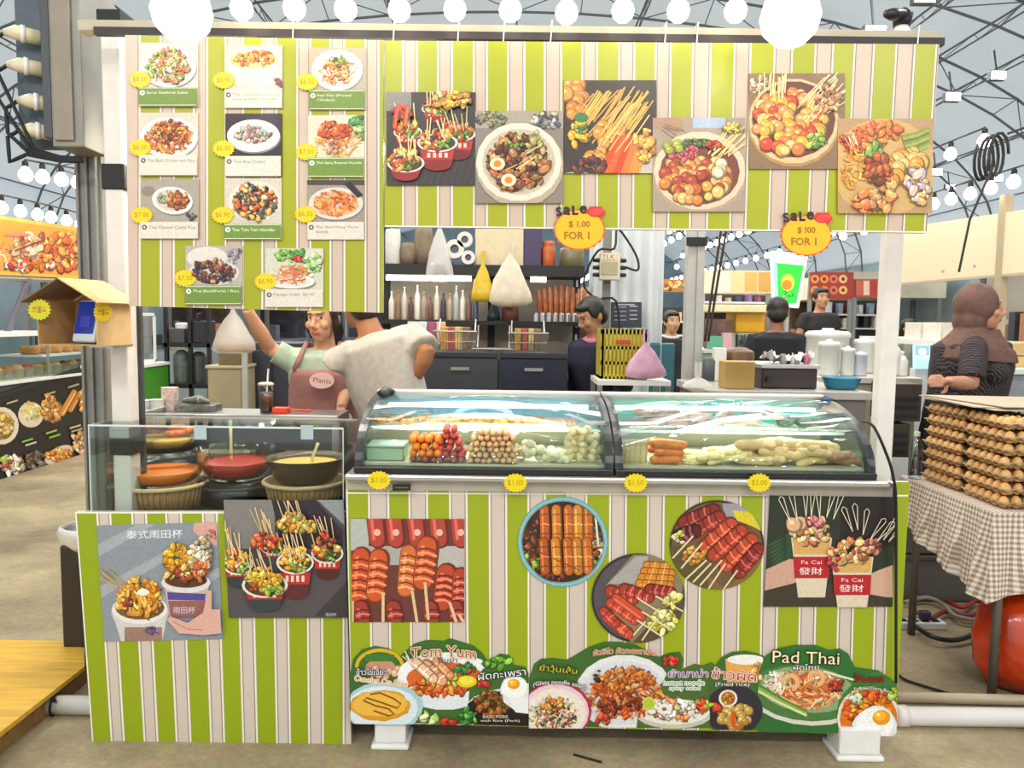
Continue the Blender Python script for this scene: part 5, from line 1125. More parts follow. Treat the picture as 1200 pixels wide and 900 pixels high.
    if scarf:
        g = MB(); g.ball(Hd((0, .035, .025)), (.105 * s, .118 * s, .125 * s), 20, 14, M=HM); g.ball(Hd((0, .05, -.06)), (.098 * s, .095 * s, .10 * s), 18, 12, M=HM)
        g.tube([Hd((0, .0, -.10)), U((0, -.015, 1.45)), U((0, -.01, 1.37)), U((0, -.01, 1.30))], [.085 * s, .125 * s, .205 * s, .228 * s], 20, flat=.8)
        g.tube([Hd((0, -.045, -.115)), U((0, -.09, 1.38)), U((0, -.13, 1.28))], [.05 * s, .075 * s, .04 * s], 12)
        remesh('headscarf', g, vox, 4, mat('cloth_' + scarf[1:], scarf, .8, noise=.15, scale=30, bump=.1), root, .008, 22)
    return root, U, W, Hd, AR

# cook holding a bag up, her hand behind the menu board
cx = P(383, 400, 4.0).x
E_, W_ = P(316, 408, 3.92), P(289, 362, 3.72)
ck, U, W, Hd, AR = person('person in mint shirt and pink apron raising one arm behind the menu board', (cx, 4.0, 0), 0.0, 1.66, '#c8997a', '#a9bda6', '#4a4448', lean=.10, head_turn=-.25, nod=.12, arms={'R': (E_, W_), 'L': (P(408, 440, 3.95), P(400, 478, 3.8))}, sleeve=.75, hair='long', vox=.006)
APM = mat('apron_cloth', '#a0706c', .8, noise=.1, scale=25, bump=.05)
rows = []
for z, w_, r in ((.62, 1.25, .235), (.78, 1.25, .225), (.95, 1.25, .214), (1.10, 1.1, .203), (1.22, .95, .208), (1.30, .8, .212), (1.34, .68, .208)):
    row = []
    for i in range(15):
        t = (i / 14 - .5) * 2 * w_; p = (r * math.sin(t) , -r * .75 * math.cos(t) - .005, z); row.append(tuple(W(p) if z < .95 else U(p)))
    rows.append(row)
ap = obj('apron', MB().sheet(rows), APM, ck, smooth=True, thick=.004)
for sx in (-1, 1): obj('apron_strap', MB().tube([U((.125 * sx, -.135, 1.335)), U((.10 * sx, -.11, 1.40)), U((.085 * sx, -.02, 1.465)), U((.07 * sx, .06, 1.44))], .012, 8, flat=.4), APM, ck, smooth=True)
lg = P(377, 446, 3.80); yl = W((0, -.19, 1.1)).y
a = Art((0, U((0, -.215, 1.17)).y, 0), NF, circ(377, 446, 14.5, 9.5), '#d9b4b0', .003, 3); a.text('Plants', 377.5, 446, 6, '#6a3a3c', .1, w=21); a.done('apron_logo', None, None, parent=ck)
# plastic bag from her hand
def plastic_bag(name, label, top, w, h, d, col, content=None, Y=None):
    root = thing(name, label, 'bag', (top.x, top.y, top.z - h)); mb = MB(); rows = []
    for (k, ww) in ((0, .10), (.08, .14), (.25, .42), (.5, .72), (.75, .95), (.9, 1.0), (.97, .8), (1, .4)):
        rows.append([Vector((top.x + ww * w / 2 * math.cos(t) * (1 + .06 * math.sin(5 * t + k * 9)), top.y + ww * d / 2 * math.sin(t), top.z - h * k)) for t in [2 * math.pi * i / 24 for i in range(25)]])
    mb.sheet(rows); obj('film', mb, col, root, smooth=True)
    if content: obj('box', MB().box((top.x - w * .33, top.y - d * .3, top.z - h * .95), (top.x + w * .36, top.y + d * .3, top.z - h * .72)), content, root, bevel=.006)
    mb = MB()
    for sx in (-1, 1): mb.tube([top + Vector((sx * w * .05, 0, 0)), top + Vector((sx * w * .06, 0, .04)), top + Vector((sx * .01, 0, .07))], .008, 6, flat=.4)
    obj('handles', mb, col, root); return root
FILM = mat('white_bag_film', '#e9e6e0', .3, noise=.05, alpha=.42)
plastic_bag('carrier_bag', 'white plastic bag with a food box hanging from the raised hand below the menu board', P(273, 362, 3.70), .205, .215, .15, FILM, mat('kraft_box', '#8e6a28', .7))

# person in the pale grey shirt, back turned
wx = P(480, 420, 3.55)
person('person in pale grey shirt with back turned, beside the first glass case', (wx.x - .01, 3.55, 0), math.pi + .25, 1.79, '#9a6a48', '#aeaaa1', '#3a3a3e', lean=.14, side=.31, head_turn=.3, arms={'L': (P(436, 425, 3.72), P(446, 455, 3.92)), 'R': (P(500, 414, 3.5), P(489, 440, 3.52))}, sleeve=.8, hair='short', vox=.008, heavy=.92)
# person in navy with pink collar
wx = P(703, 420, 5.22)
person('person in navy top with pink collar bending over the yellow crate', (wx.x, 5.27, 0), -.9, 1.70, '#b08462', '#23263a', '#1c1d24', lean=.10, head_turn=-.2, nod=.45, sleeve=1.6, hair='short', vox=.009, collar='#d8789c')
# man in black tee seen from behind
wx = P(910, 400, 6.4)
person('person in black shirt with back turned below the green cup light', (wx.x, 6.4, 0), math.pi - .3, 1.76, '#8a5a40', '#14141a', '#1a1a1e', lean=.08, nod=.1, sleeve=.7, hair='short', vox=.010, heavy=1.08)
wx = P(959, 400, 9.4)
person('person in dark tee facing the camera before the flower patterned boards', (wx.x, 9.4, .18), .1, 1.80, '#c09070', '#2b2a2c', '#4a2a30', sleeve=.5, hair='short', vox=.012)
one_ = obj('platform', MB().box((P(930, 400, 9.4).x, 9.0, 0), (P(990, 400, 9.4).x, 9.8, .178)), mat('platform_wood', '#6a5a44', .7), None, 'low wooden platform under the far person in dark tee', 'platform')
wx = P(786, 400, 8.0)
person('person in dark jacket between the white sheet and the rear post', (wx.x, 8.0, 0), .2, 1.66, '#c49a78', '#23222a', '#1d1d20', sleeve=1.7, hair='short', vox=.012, collar='#c9c4bc')
wx = P(1064, 400, 9.3)
person('person in white tee standing at the cream stall far behind the white post', (wx.x, 9.3, 0), .4, 1.62, '#b98a68', '#d9d4cc', '#2c2c30', sleeve=.6, hair='long', vox=.013)
# woman in a headscarf at the egg table
hp = P(1133, 420, 4.55)
KNIT = mat('patterned_knit', '#2f2a2a', .85, noise=0)
nt = KNIT.node_tree; N = nt.nodes; L = nt.links; tc = N.new('ShaderNodeTexCoord'); wv = N.new('ShaderNodeTexWave'); wv.inputs['Scale'].default_value = 26; wv.inputs['Distortion'].default_value = 6; wv.bands_direction = 'DIAGONAL'
L.new(tc.outputs['Object'], wv.inputs['Vector']); rp = N.new('ShaderNodeValToRGB'); rp.color_ramp.elements[0].color = (*rgb('#1d1a20'), 1); rp.color_ramp.elements[1].color = (*rgb('#5a4c48'), 1); rp.color_ramp.elements[0].position = .55
L.new(wv.outputs['Color'], rp.inputs[0]); L.new(rp.outputs[0], N['Principled BSDF'].inputs['Base Color'])
person('person in brown headscarf and dark patterned blouse behind the egg trays', (hp.x, 4.55, 0), math.radians(62), 1.77, '#c08c70', '#2f2a2a', '#26242a', lean=.06, nod=-.02, arms={'R': (P(1138, 450, 4.3), P(1111, 447, 4.12))}, sleeve=.85, hair=None, scarf='#674a40', dress=True, bust=.085, vox=.007, torso_mat=KNIT, heavy=1.2)

# ---------------------------------------------------------------- helper: a box-like body from a pixel rectangle at depth Y
def pq(px0, py0, px1, py1, Y):
    a, b = P(px0, (py0 + py1) / 2, Y).x, P(px1, (py0 + py1) / 2, Y).x; pm = (px0 + px1) / 2
    return a, b, P(pm, py1, Y).z, P(pm, py0, Y).z
def pbox(px0, py0, px1, py1, Y, d, mb=None):
    x0, x1, z0, z1 = pq(px0, py0, px1, py1, Y); mb = mb or MB(); return mb.box((x0, Y, z0), (x1, Y + d, z1))
def one(name, label, cat, mb, m, group=None, bevel=.004, **k): return obj(name, mb, m, None, label, cat, group, bevel=bevel, **k)

# steel column and plug box beside the menu board
xa, xb = P(93, 300, 2.98).x, P(122, 300, 2.98).x
mb = MB().box((xa, 2.98, 0), (xb, 3.12, 4.2)); w_ = xb - xa
for k in (.0, .36, .72): mb.box((xa + w_ * k, 2.965, 0), (xa + w_ * (k + .12), 2.985, 4.2))
one('steel_column', 'tall grey steel column just behind the cardboard house, rising to the roof', 'column', mb, GREYP)
x0, x1, z0, z1 = pq(58, -30, 95, 172, 2.80); z1 += .05
root = thing('power_box', 'grey power distribution box with industrial plugs high on the steel column', 'power box', ((x0 + x1) / 2, 2.9, z0))
obj('cabinet', MB().box((x0, 2.80, z0), (x1, 2.97, z1)), GREYP, root, bevel=.005)
obj('cover', MB().box((x0 + .012, 2.788, z0 + .02), (x1 - .03, 2.80, z1 - .02)), mat('taupe_panel', '#8a8172', .5, .2, noise=.06), root, bevel=.004)
obj('socket_plate', MB().box((x0 - .20, 2.93, z0 + .02), (x0, 2.965, z1)), mat('blue_grey_plate', '#4d5a63', .5, noise=.1), root, bevel=.004)
obj('bracket', MB().box((x0 - .03, 2.80, z0 + .03), (x0, 2.95, z1 - .03)), DGREY, root, bevel=.003)
IVORY = mat('ivory_plug', '#d9cfae', .4, noise=.06)
for i, (px, py) in enumerate(((12, 38), (16, 76), (28, 118), (30, 152))):
    q = P(px, py, 2.86); pl = obj('plug', MB().tube([q + Vector((-.02, 0, 0)), q + Vector((.02, .0, 0)), q + Vector((.075, .04, -.003)), q + Vector((.085, .07, -.003))], [.013, .026, .026, .018], 14), IVORY, root, smooth=True)
    obj('plug_collar', MB().tube([q + Vector((.03, .01, 0)), q + Vector((.042, .018, 0))], [.031, .031], 14), WPLAS, pl, smooth=True)
    pts = [q + Vector((-.02, 0, 0)), q + Vector((-.06, -.01, -.03)), q + Vector((-.05, -.02, -.12)), P(40 - i * 3, 175 + i * 2, 2.84), P(70, 184 + i * 1.5, 2.82), P(98, 186 + i, 2.84)]
    obj('cable', MB().tube([pts[0]] + [pts[j].lerp(pts[j + 1], t) for j in range(5) for t in (.33, .66, 1)], .007, 6), BLACKM, root, smooth=True)

# cardboard house with card terminal, fixed to the stall post
hc = P(100, 378, 2.60); hx, hy = hc.x, 2.60; zf = P(100, 404, 2.6).z; zt = P(100, 352, 2.6).z; zr_ = P(70, 327, 2.6).z
HM_ = Matrix.Translation(Vector((hx, hy, 0))) @ Matrix.Rotation(-math.radians(9), 4, 'Z')
def hv(x, y, z): return HM_ @ Vector((x, y, z))
root = thing('cardboard_house', 'small cardboard box house with gable roof fixed to the stall post', 'cardboard box', (hx, hy, zf))
hw, hd = .105, .085
def slab(pts, t, M_, name):
    n = (Vector(pts[1]) - Vector(pts[0])).cross(Vector(pts[2]) - Vector(pts[0])).normalized(); obj(name, MB().prism(pts, n * t), M_, root)
slab([hv(-hw, -hd, zf), hv(hw, -hd, zf), hv(hw, hd, zf), hv(-hw, hd, zf)], .004, CARD, 'bottom')
slab([hv(hw, -hd, zf), hv(hw, hd, zf), hv(hw, hd, zt), hv(hw, -hd, zt)], .004, CARDL, 'side_wall')  # light on this side put into a paler cardboard
slab([hv(-hw, hd, zf), hv(-hw, -hd, zf), hv(-hw, -hd, zt), hv(-hw, hd, zt)], .004, CARD, 'side_wall')
slab([hv(hw, hd, zf), hv(-hw, hd, zf), hv(-hw, hd, zt), hv(0, hd, zr_ - .01), hv(hw, hd, zt)], .004, CARD, 'back_wall')
e = .035
slab([hv(0, -hd - e, zr_), hv(0, hd + .01, zr_), hv(hw + e, hd + .01, zt - .008), hv(hw + e, -hd - e, zt - .008)], .004, CARDL, 'roof_flap')  # lit slope, same paler cardboard
slab([hv(0, hd + .01, zr_), hv(0, -hd - e, zr_), hv(-hw - e, -hd - e, zt - .008), hv(-hw - e, hd + .01, zt - .008)], .004, mat('shaded_cardboard', '#7a6248', .85), 'roof_flap')  # shade of this slope put into a darker cardboard
obj('bracket', MB().box((hx - .02, 2.66, zf - .012), (hx + .06, 2.80, zf - .001)), STEEL, root)
root2 = thing('card_terminal', 'blue screened card payment terminal standing in the cardboard house', 'card terminal', (hx, hy, zf + .005))
TM = Matrix.Translation(hv(.02, -.02, zf + .006)) @ Matrix.Rotation(-math.radians(22), 4, 'Z') @ Matrix.Rotation(-math.radians(14), 4, 'X')
obj('case', MB().box((-.052, -.02, 0), (.052, .02, .145), M=TM), mat('pale_grey_plastic', '#c3ccd2', .35), root2, bevel=.008)
obj('screen', MB().box((-.044, -.0225, .028), (.044, -.019, .138), M=TM), mat('blue_screen', '#1f2f78', .2, emit='#24348c', estr=.35), root2, bevel=.002)
obj('screen_box', MB().box((-.022, -.0235, .05), (.022, -.0222, .09), M=TM), mat('violet_screen', '#3a3a90', .2, emit='#40409c', estr=.35), root2)
q = P(46, 363, 2.5); price(46, 363, 14, 13, '$', 'yellow price burst at the shaded open side of the cardboard house', (0, hv(-hw, -hd, 0).y - .012, 0), NF, 110, 'price bursts on the cardboard house', '#c9c410')  # shade of this side put into a duller yellow
price(121, 366, 11, 12, '$', 'yellow price burst on the bright side wall of the cardboard house', hv(hw, 0, zf) + (hv(1, 0, 0) - hv(0, 0, 0)) * .007, hv(1, 0, 0) - hv(0, 0, 0), 111, 'price bursts on the cardboard house', '#f0cc10')

# bin, plywood ramp, pipes
BY = 3.25; x0, x1, z0, z1 = pq(71, 640, 100, 745, BY)
root = thing('waste_bin', 'dark bin with a crumpled white liner behind the separate striped board', 'bin', (x0 + .12, BY + .12, 0))
obj('body', MB().box((x0, BY, 0), (x0 + .22, BY + .16, P(80, 640, BY).z)), mat('dark_brown_bin', '#2a241f', .5), root, bevel=.01)
mb = MB(); rows = []
for j, (k, dz) in enumerate(((0, 0), (.012, .03), (.02, .075), (.012, .10))):
    rows.append([Vector((x0 + .11 + (.115 + k) * math.cos(t) * 1.1 * (1 + .05 * math.sin(7 * t + j)), BY + .085 + (.078 + k) * math.sin(t) * 1.1, P(80, 640, BY).z - .03 + dz)) for t in [2 * math.pi * i / 32 for i in range(33)]])
mb.sheet(rows); obj('liner', mb, mat('white_liner', '#cfcdc6', .4, noise=.1, bump=.3), root, smooth=True, thick=.003)
WOOD = mat('yellow_plywood', '#d9a93a', .6, noise=.18, scale=5, stretch=(1, 9, 9))
p0, p1, p2, p3 = G(-60, 751, .1), G(99, 751, .1), G(99, 781, .1), G(-60, 905, .1)
p3 = p2 + (p3 - p2) * 1.25; p0 = Vector((-3.1, p1.y, .1))
z_ = .10
root = thing('plywood_ramp', 'yellow plywood sheet lying on battens beside the separate striped board', 'plywood sheet', ((p0 + p2) / 2).xy.to_3d())
obj('sheet', MB().prism([(p0.x, p0.y, z_), (p1.x, p1.y, z_), (p2.x, p2.y, z_), (p3.x, p3.y, z_), (-3.1, p3.y, z_)], (0, 0, -.018)), WOOD, root)
for t in (.15, .6): 
    a_ = Vector((p3.x, p3.y, 0)).lerp(Vector((p2.x, p2.y, 0)), t); obj('batten', MB().box((a_.x - .06, a_.y + .08, 0), (a_.x - .02, a_.y + .5, z_ - .019)), mat('batten_wood', '#8a6a3c', .7, noise=.2), root)
PVC = mat('white_pvc', '#dcd8d2', .3, noise=.05, scale=6)
root = thing('floor_pipe', 'thick white plastic pipe lying on the floor under the stall', 'pipe', (0, 2.87, 0))
obj('pipe', MB().tube([(P(28, 836, 2.87).x, 2.87, .036), (4.0, 2.87, .036)], .036, 18), PVC, root, smooth=True)
for xx in (1.42, 1.50): obj('coupling', MB().tube([(xx, 2.87, .036), (xx + .05, 2.87, .036)], .041, 18), PVC, root, smooth=True)
q = P(58, 836, 2.83); obj('cable_tie', MB().tube([(q.x, 2.87 + .039 * math.cos(t), .036 + .039 * math.sin(t)) for t in [math.pi * 2 * i / 16 for i in range(17)]] + [(q.x + .02, 2.83, .07), (q.x + .03, 2.82, .09)], .005, 6), BLACKM, root)
obj('floor_pipe', MB().tube([(1.2, 3.06, .022), (4.0, 2.99, .022)], .022, 14), mat('beige_conduit', '#b8a88e', .4), None, 'thin beige conduit lying beside the thick white pipe', 'pipe', smooth=True)
# cables on the floor
def cable(label, pts, r, m, name='floor_cable'):
    pts = [Vector(p) for p in pts]; out = []
    for i in range(len(pts) - 1):
        p0, p1, p2, p3 = pts[max(0, i - 1)], pts[i], pts[i + 1], pts[min(len(pts) - 1, i + 2)]
        for t in (0, .25, .5, .75): out.append(.5 * ((2 * p1) + (p2 - p0) * t + (2 * p0 - 5 * p1 + 4 * p2 - p3) * t * t + (3 * p1 - p0 - 3 * p2 + p3) * t ** 3))
    out.append(pts[-1]); return obj(name, MB().tube(out, r, 7), m, None, label, 'cable', smooth=True)
cable('thin black cable trailing from the front panel towards the beige conduit', [G(1052, 790, .02), G(1062, 797, .01), G(1090, 806, .01), G(1120, 815, .01), G(1140, 822, .012)], .006, BLACKM)
cable('dark cable hanging down the front at the post end of the counter', [P(1010, 500, 2.66) + Vector((0, 0, .02)), P(1024, 500, 2.58), P(1040, 535, 2.57), P(1047, 560, 2.575), P(1050, 590, 2.585), P(1050, 680, 2.60), P(1050, 800, 2.60)], .005, BLACKM)
cable('black cable lying on the floor before the front panel', [G(672, 884, .005), G(690, 889, .005), G(705, 893, .005)], .004, BLACKM)
for i, (pts, colr, nm) in enumerate((([(1060, 706), (1085, 700), (1105, 708), (1120, 722), (1150, 728)], '#9a9690', 'grey cable looping over the white power strip'), ([(1072, 716), (1090, 724), (1110, 716), (1135, 722), (1152, 714)], '#8a2430', 'red cable heaped under the egg table'), ([(1075, 735), (1092, 746), (1120, 750), (1150, 738), (1160, 720)], '#1a1a1c', 'black cable sagging below the red cable under the egg table'), ([(1110, 705), (1128, 712), (1145, 704), (1158, 715)], '#a83040', 'bright red cable at the table leg'))):
    cable(nm, [G(x, y, .03 + .01 * (j % 2)) for j, (x, y) in enumerate(pts)], .012, mat('cable_%s' % colr[1:], colr, .4))
g0 = G(1080, 738, 0)
root = thing('power_strip', 'white power strip on the floor under the egg table', 'power strip', g0)
obj('body', MB().box((g0.x - .12, g0.y, 0), (g0.x + .13, g0.y + .07, .035)), WPLAS, root, bevel=.006)
for k in range(4): obj('socket', MB().box((g0.x - .10 + k * .055, g0.y + .015, .035), (g0.x - .06 + k * .055, g0.y + .055, .038)), BLACKP, root, bevel=.002)
obj('plug', MB().box((g0.x + .01, g0.y + .02, .038), (g0.x + .06, g0.y + .06, .085)), mat('violet_plug', '#3a3050', .4), root, bevel=.008)

# ---------------------------------------------------------------- egg table
TX, TY0, TY1, TZ = 1.955, 3.05, 3.80, .80
GING = mat('gingham', '#ffffff', .85, noise=0); nt = GING.node_tree; N = nt.nodes; L = nt.links
tc = N.new('ShaderNodeTexCoord'); sp = N.new('ShaderNodeSeparateXYZ'); L.new(tc.outputs['Object'], sp.inputs[0])
def stripe(o):
    a_ = N.new('ShaderNodeMath'); a_.operation = 'MULTIPLY'; a_.inputs[1].default_value = 1 / .022; L.new(o, a_.inputs[0])
    f_ = N.new('ShaderNodeMath'); f_.operation = 'FRACT'; L.new(a_.outputs[0], f_.inputs[0]); g_ = N.new('ShaderNodeMath'); g_.operation = 'GREATER_THAN'; g_.inputs[1].default_value = .5; L.new(f_.outputs[0], g_.inputs[0]); return g_.outputs[0]
ad = N.new('ShaderNodeMath'); ad.operation = 'ADD'; L.new(sp.outputs[0], ad.inputs[0]); L.new(sp.outputs[1], ad.inputs[1])
sa, sb = stripe(ad.outputs[0]), stripe(sp.outputs[2])
# horizontal faces use y instead of z
ge = N.new('ShaderNodeNewGeometry'); sn = N.new('ShaderNodeSeparateXYZ'); L.new(ge.outputs['Normal'], sn.inputs[0]); ab = N.new('ShaderNodeMath'); ab.operation = 'ABSOLUTE'; L.new(sn.outputs[2], ab.inputs[0]); gt = N.new('ShaderNodeMath'); gt.operation = 'GREATER_THAN'; gt.inputs[1].default_value = .7; L.new(ab.outputs[0], gt.inputs[0])
sy_ = stripe(sp.outputs[1]); sx_ = stripe(sp.outputs[0])
def mixf(f, a_, b_):
    m_ = N.new('ShaderNodeMix'); L.new(f, m_.inputs[0]); L.new(a_, m_.inputs[2]); L.new(b_, m_.inputs[3]); return m_.outputs[0]
u_, v_ = mixf(gt.outputs[0], sa, sx_), mixf(gt.outputs[0], sb, sy_)
s_ = N.new('ShaderNodeMath'); s_.operation = 'ADD'; L.new(u_, s_.inputs[0]); L.new(v_, s_.inputs[1]); hf = N.new('ShaderNodeMath'); hf.operation = 'MULTIPLY'; hf.inputs[1].default_value = .5; L.new(s_.outputs[0], hf.inputs[0])
rp = N.new('ShaderNodeValToRGB'); rp.color_ramp.interpolation = 'CONSTANT'; e_ = rp.color_ramp.elements; e_[0].color = (*rgb('#e9e0d0'), 1); e_[1].position = .75; e_[1].color = (*rgb('#9a7f70'), 1); q_ = rp.color_ramp.elements.new(.25); q_.color = (*rgb('#c6b4a2'), 1)
L.new(hf.outputs[0], rp.inputs[0]); L.new(rp.outputs[0], N['Principled BSDF'].inputs['Base Color'])
root = thing('egg_table', 'table with metal legs carrying the egg trays', 'table', (2.7, 3.4, 0))
obj('tabletop', MB().box((TX + .012, TY0 + .012, TZ - .03), (3.5, TY1, TZ - .004)), mat('table_board', '#8a7a66', .6), root, bevel=.003)
for lx, ly in ((TX + .07, TY0 + .05), (TX + .07, TY1 - .05), (3.4, TY0 + .05), (3.4, TY1 - .05)): obj('leg', MB().tube([(lx, ly, 0), (lx, ly, TZ - .03)], .018, 10), mat('leg_grey', '#6b665c', .4, .4), root, smooth=True)
# draped cloth, longer at the near corner
mb = MB(); rows = []
def hem(t): return TZ - (.20 + .17 * max(0, t))
out = []
edge = [(TX, TY1 - (TY1 - TY0) * i / 24, i / 24) for i in range(25)] + [(TX + 1.5 * i / 40, TY0, 1 - i / 40 * 3) for i in range(1, 41)]
for lev in range(9):
    row = []
    for j, (x, y, t) in enumerate(edge):
        k = lev / 8; L_ = TZ - hem(min(1, max(0, t)) if j < 25 else max(-.2, t))
        wv_ = .018 * k * math.sin(j * .9) + .012 * k * math.sin(j * 2.3 + 1)
        nx, ny = (-1, 0) if j < 25 else (0, -1)
        if 22 < j < 28: nx, ny = -.7, -.7
        row.append((x + nx * (.004 + .03 * k + wv_), y + ny * (.004 + .03 * k + wv_), TZ - L_ * k))
    rows.append(row)
mb.sheet(rows); mb.add([(TX - .003, TY0 - .003, TZ), (3.5, TY0 - .003, TZ), (3.5, TY1, TZ), (TX - .003, TY1, TZ)], [(0, 1, 2, 3)])
one('tablecloth', 'brown and cream gingham cloth draped over the egg table', 'tablecloth', mb, GING, bevel=0)
# egg trays
PULP = mat('grey_pulp', '#b39a74', .95, noise=.15, scale=50, bump=.2)
def tray_mb():
    mb = MB(); n = 18; S = .30; rows = []
    for j in range(n * 2 + 1):
        row = []
        for i in range(n * 2 + 1):
            u, v = i / (2 * n), j / (2 * n)
            z = .022 + .022 * math.cos(2 * math.pi * 6 * u) * math.cos(2 * math.pi * 6 * v) 
            if i in (0, 2 * n) or j in (0, 2 * n): z = .03
            row.append(((u - .5) * S, (v - .5) * S, z))
        rows.append(row)
    return mb.sheet(rows)
trp = obj('egg_tray', tray_mb(), PULP, smooth=True, thick=.003, cat='egg tray', label='p')
EGG = mat('egg_shell', '#dda868', .45, noise=.12, scale=3)
egp = obj('egg', MB().lathe([(0, -.024), (.012, -.0215), (.0195, -.012), (.0215, 0), (.0185, .013), (.012, .0225), (.005, .0275), (0, .0285)], (0, 0, 0), 14), EGG, smooth=True, cat='egg', label='p')
_e = [0]
def place(proto, loc, rot, label, group, sc=None):
    if proto.name not in _first: _first.add(proto.name); o = proto; o.location = loc; o.rotation_euler = rot
    else: o = dup(proto, loc, rot)
    o['label'] = label; o['group'] = group
    if sc: o.scale = (sc,) * 3
    return o
erng = random.Random(3); NL = 7; LH = .054
names = ['lowest', 'second up', 'third up', 'middle', 'third from top', 'second from top', 'topmost']
for si, (sx, sy, where) in enumerate(((TX + .205, TY0 + .19, 'in the stack at the near corner of the table'), (TX + .205, TY0 + .52, 'in the stack behind, nearer the water bottle'), (TX + .53, TY0 + .19, 'in the stack over the red bag'))):
    for l in range(NL):
        tz = TZ + .002 + l * LH; rz = erng.uniform(-.05, .05); dx, dy = erng.uniform(-.006, .006), erng.uniform(-.006, .006)
        place(trp, (sx + dx, sy + dy, tz), (0, 0, rz), 'egg tray, %s %s' % (names[l], where), 'egg trays stacked on the gingham cloth')
        top = l == NL - 1
        for i in range(6):
            for j in range(6):
                vis = (j == 0) or (i == 0) or (top and j < 3)
                if not vis: continue
                if si == 1 and not (i == 0): continue
                if si == 2 and (i > 2 or (j > 0 and not top)): continue
                c_, s_2 = math.cos(rz), math.sin(rz); ex, ey = (i - 2.5) * .049, (j - 2.5) * .049
                place(egp, (sx + dx + ex * c_ - ey * s_2, sy + dy + ex * s_2 + ey * c_, tz + .026), (erng.uniform(-.2, .2), erng.uniform(-.2, .2), erng.uniform(0, 3)), 'brown egg sitting in the top layer of the trays under the cardboard sheets' if top else 'brown egg showing between the stacked pulp trays', 'eggs in the top trays' if top else 'eggs between the trays', erng.uniform(.92, 1.04))
SHEET = mat('grey_card_sheet', '#b3a68e', .8, noise=.06)
zt_ = TZ + .002 + NL * LH + .012
for i, (dx, dy, r, z) in enumerate(((.02, .05, .06, 0), (.0, .07, -.08, .006), (.05, .09, .14, .012))):
    M_ = Matrix.Translation(Vector((TX + .33 + dx, TY0 + .36 + dy, zt_ + z))) @ Matrix.Rotation(r, 4, 'Z') @ Matrix.Rotation(.02, 4, 'Y')
    one('cardboard_sheet', ['grey cardboard sheet lying directly on the egg trays', 'grey cardboard sheet in the middle of the three on the egg trays', 'grey cardboard sheet uppermost on the egg trays'][i], 'cardboard', MB().box((-.30, -.25, 0), (.42, .27, .004), M=M_), SHEET, 'cardboard sheets on the eggs', bevel=0)
# water bottle and dark boxes
q = P(1072, 556, 3.72)
root = thing('water_bottle', 'clear water bottle standing on the gingham cloth behind the egg trays', 'bottle', (q.x, 3.72, TZ))
q.z = TZ
obj('bottle', MB().lathe([(0, .001), (.028, .001), (.031, .01), (.031, .05), (.028, .055), (.031, .06), (.031, .11), (.028, .115), (.031, .12), (.031, .15), (.024, .18), (.012, .2), (.012, .215), (0, .215)], q, 20), glassmat('pet', '#e4eef0', .15), root, smooth=True)
obj('cap', MB().lathe([(0, .212), (.0145, .212), (.0145, .232), (0, .232)], q, 14), mat('pale_green_cap', '#c4d2c4', .4), root)
for i, (a0, b0, a1, b1, lab) in enumerate(((1043, 450, 1080, 494, 'upper dark plastic crate stacked between the white post and the egg trays'), (1045, 497, 1066, 536, 'lower dark plastic crate stacked between the white post and the egg trays'))):
    x0, x1, z0, z1 = pq(a0, b0, a1, b1, 4.5)
    root = thing('dark_crate', lab, 'crate', (x0, 4.6, z0)); obj('walls', MB().box((x0, 4.5, z0), (x1, 4.75, z1)), mat('dark_brown_crate', '#33291f', .5, noise=.2), root, bevel=.005)
    for k in range(3): obj('slot', MB().box((x0 + .02, 4.494, z0 + .02 + k * .05), (x1 - .02, 4.5, z0 + .045 + k * .05)), BLACKM, root)
x0, x1, z0, z1 = pq(1030, 536, 1064, 572, 4.5)
one('white_box', 'white box standing under the dark crates by the white post', 'box', MB().box((x0, 4.5, 0), (x1, 4.75, z1)), WPLAS)
# grey crate under the table
for i, (z0, z1, lab) in enumerate(((0, .27, 'lower grey plastic box on the floor under the egg table'), (.275, .56, 'upper grey plastic box under the hanging gingham cloth'))):
    root = thing('storage_box', lab, 'box', (2.4, 4.28, z0)); x0 = P(1060, 640, 4.2).x
    obj('body', MB().box((x0, 4.2, z0), (x0 + .46, 4.36, z1 - .03)), mat('grey_tub', '#6a665e', .5), root, bevel=.012); obj('lid', MB().box((x0 - .012, 4.19, z1 - .03), (x0 + .472, 4.37, z1)), mat('grey_lid', '#5c5952', .5), root, bevel=.008)
# red bag
g0 = G(1215, 815, 0); root = thing('red_bag', 'shiny orange red plastic bag on the floor at the table leg', 'bag', (g0.x, g0.y, 0)); mb = MB(); rows = []
for k, (z, r) in enumerate(((.0, .10), (.015, .17), (.10, .215), (.22, .22), (.32, .20), (.39, .155), (.43, .07), (.45, .03))):
    rows.append([Vector((g0.x + .02 + r * math.cos(t) * (1 + .05 * math.sin(6 * t + k)), g0.y + .1 + r * .8 * math.sin(t) * (1 + .05 * math.cos(5 * t + k * 2)), z)) for t in [2 * math.pi * i / 36 for i in range(37)]])
mb.sheet(rows); obj('film', mb, mat('red_film', '#c23a12', .2, noise=.45, scale=7, bump=.9, coat=.4), root, smooth=True, thick=.002)
obj('knot', MB().tube([(g0.x + .02, g0.y + .1, .44), (g0.x + .04, g0.y + .08, .49), (g0.x + .08, g0.y + .07, .50)], [.028, .03, .012], 10, flat=.5), MATS['red_film'], root, smooth=True)
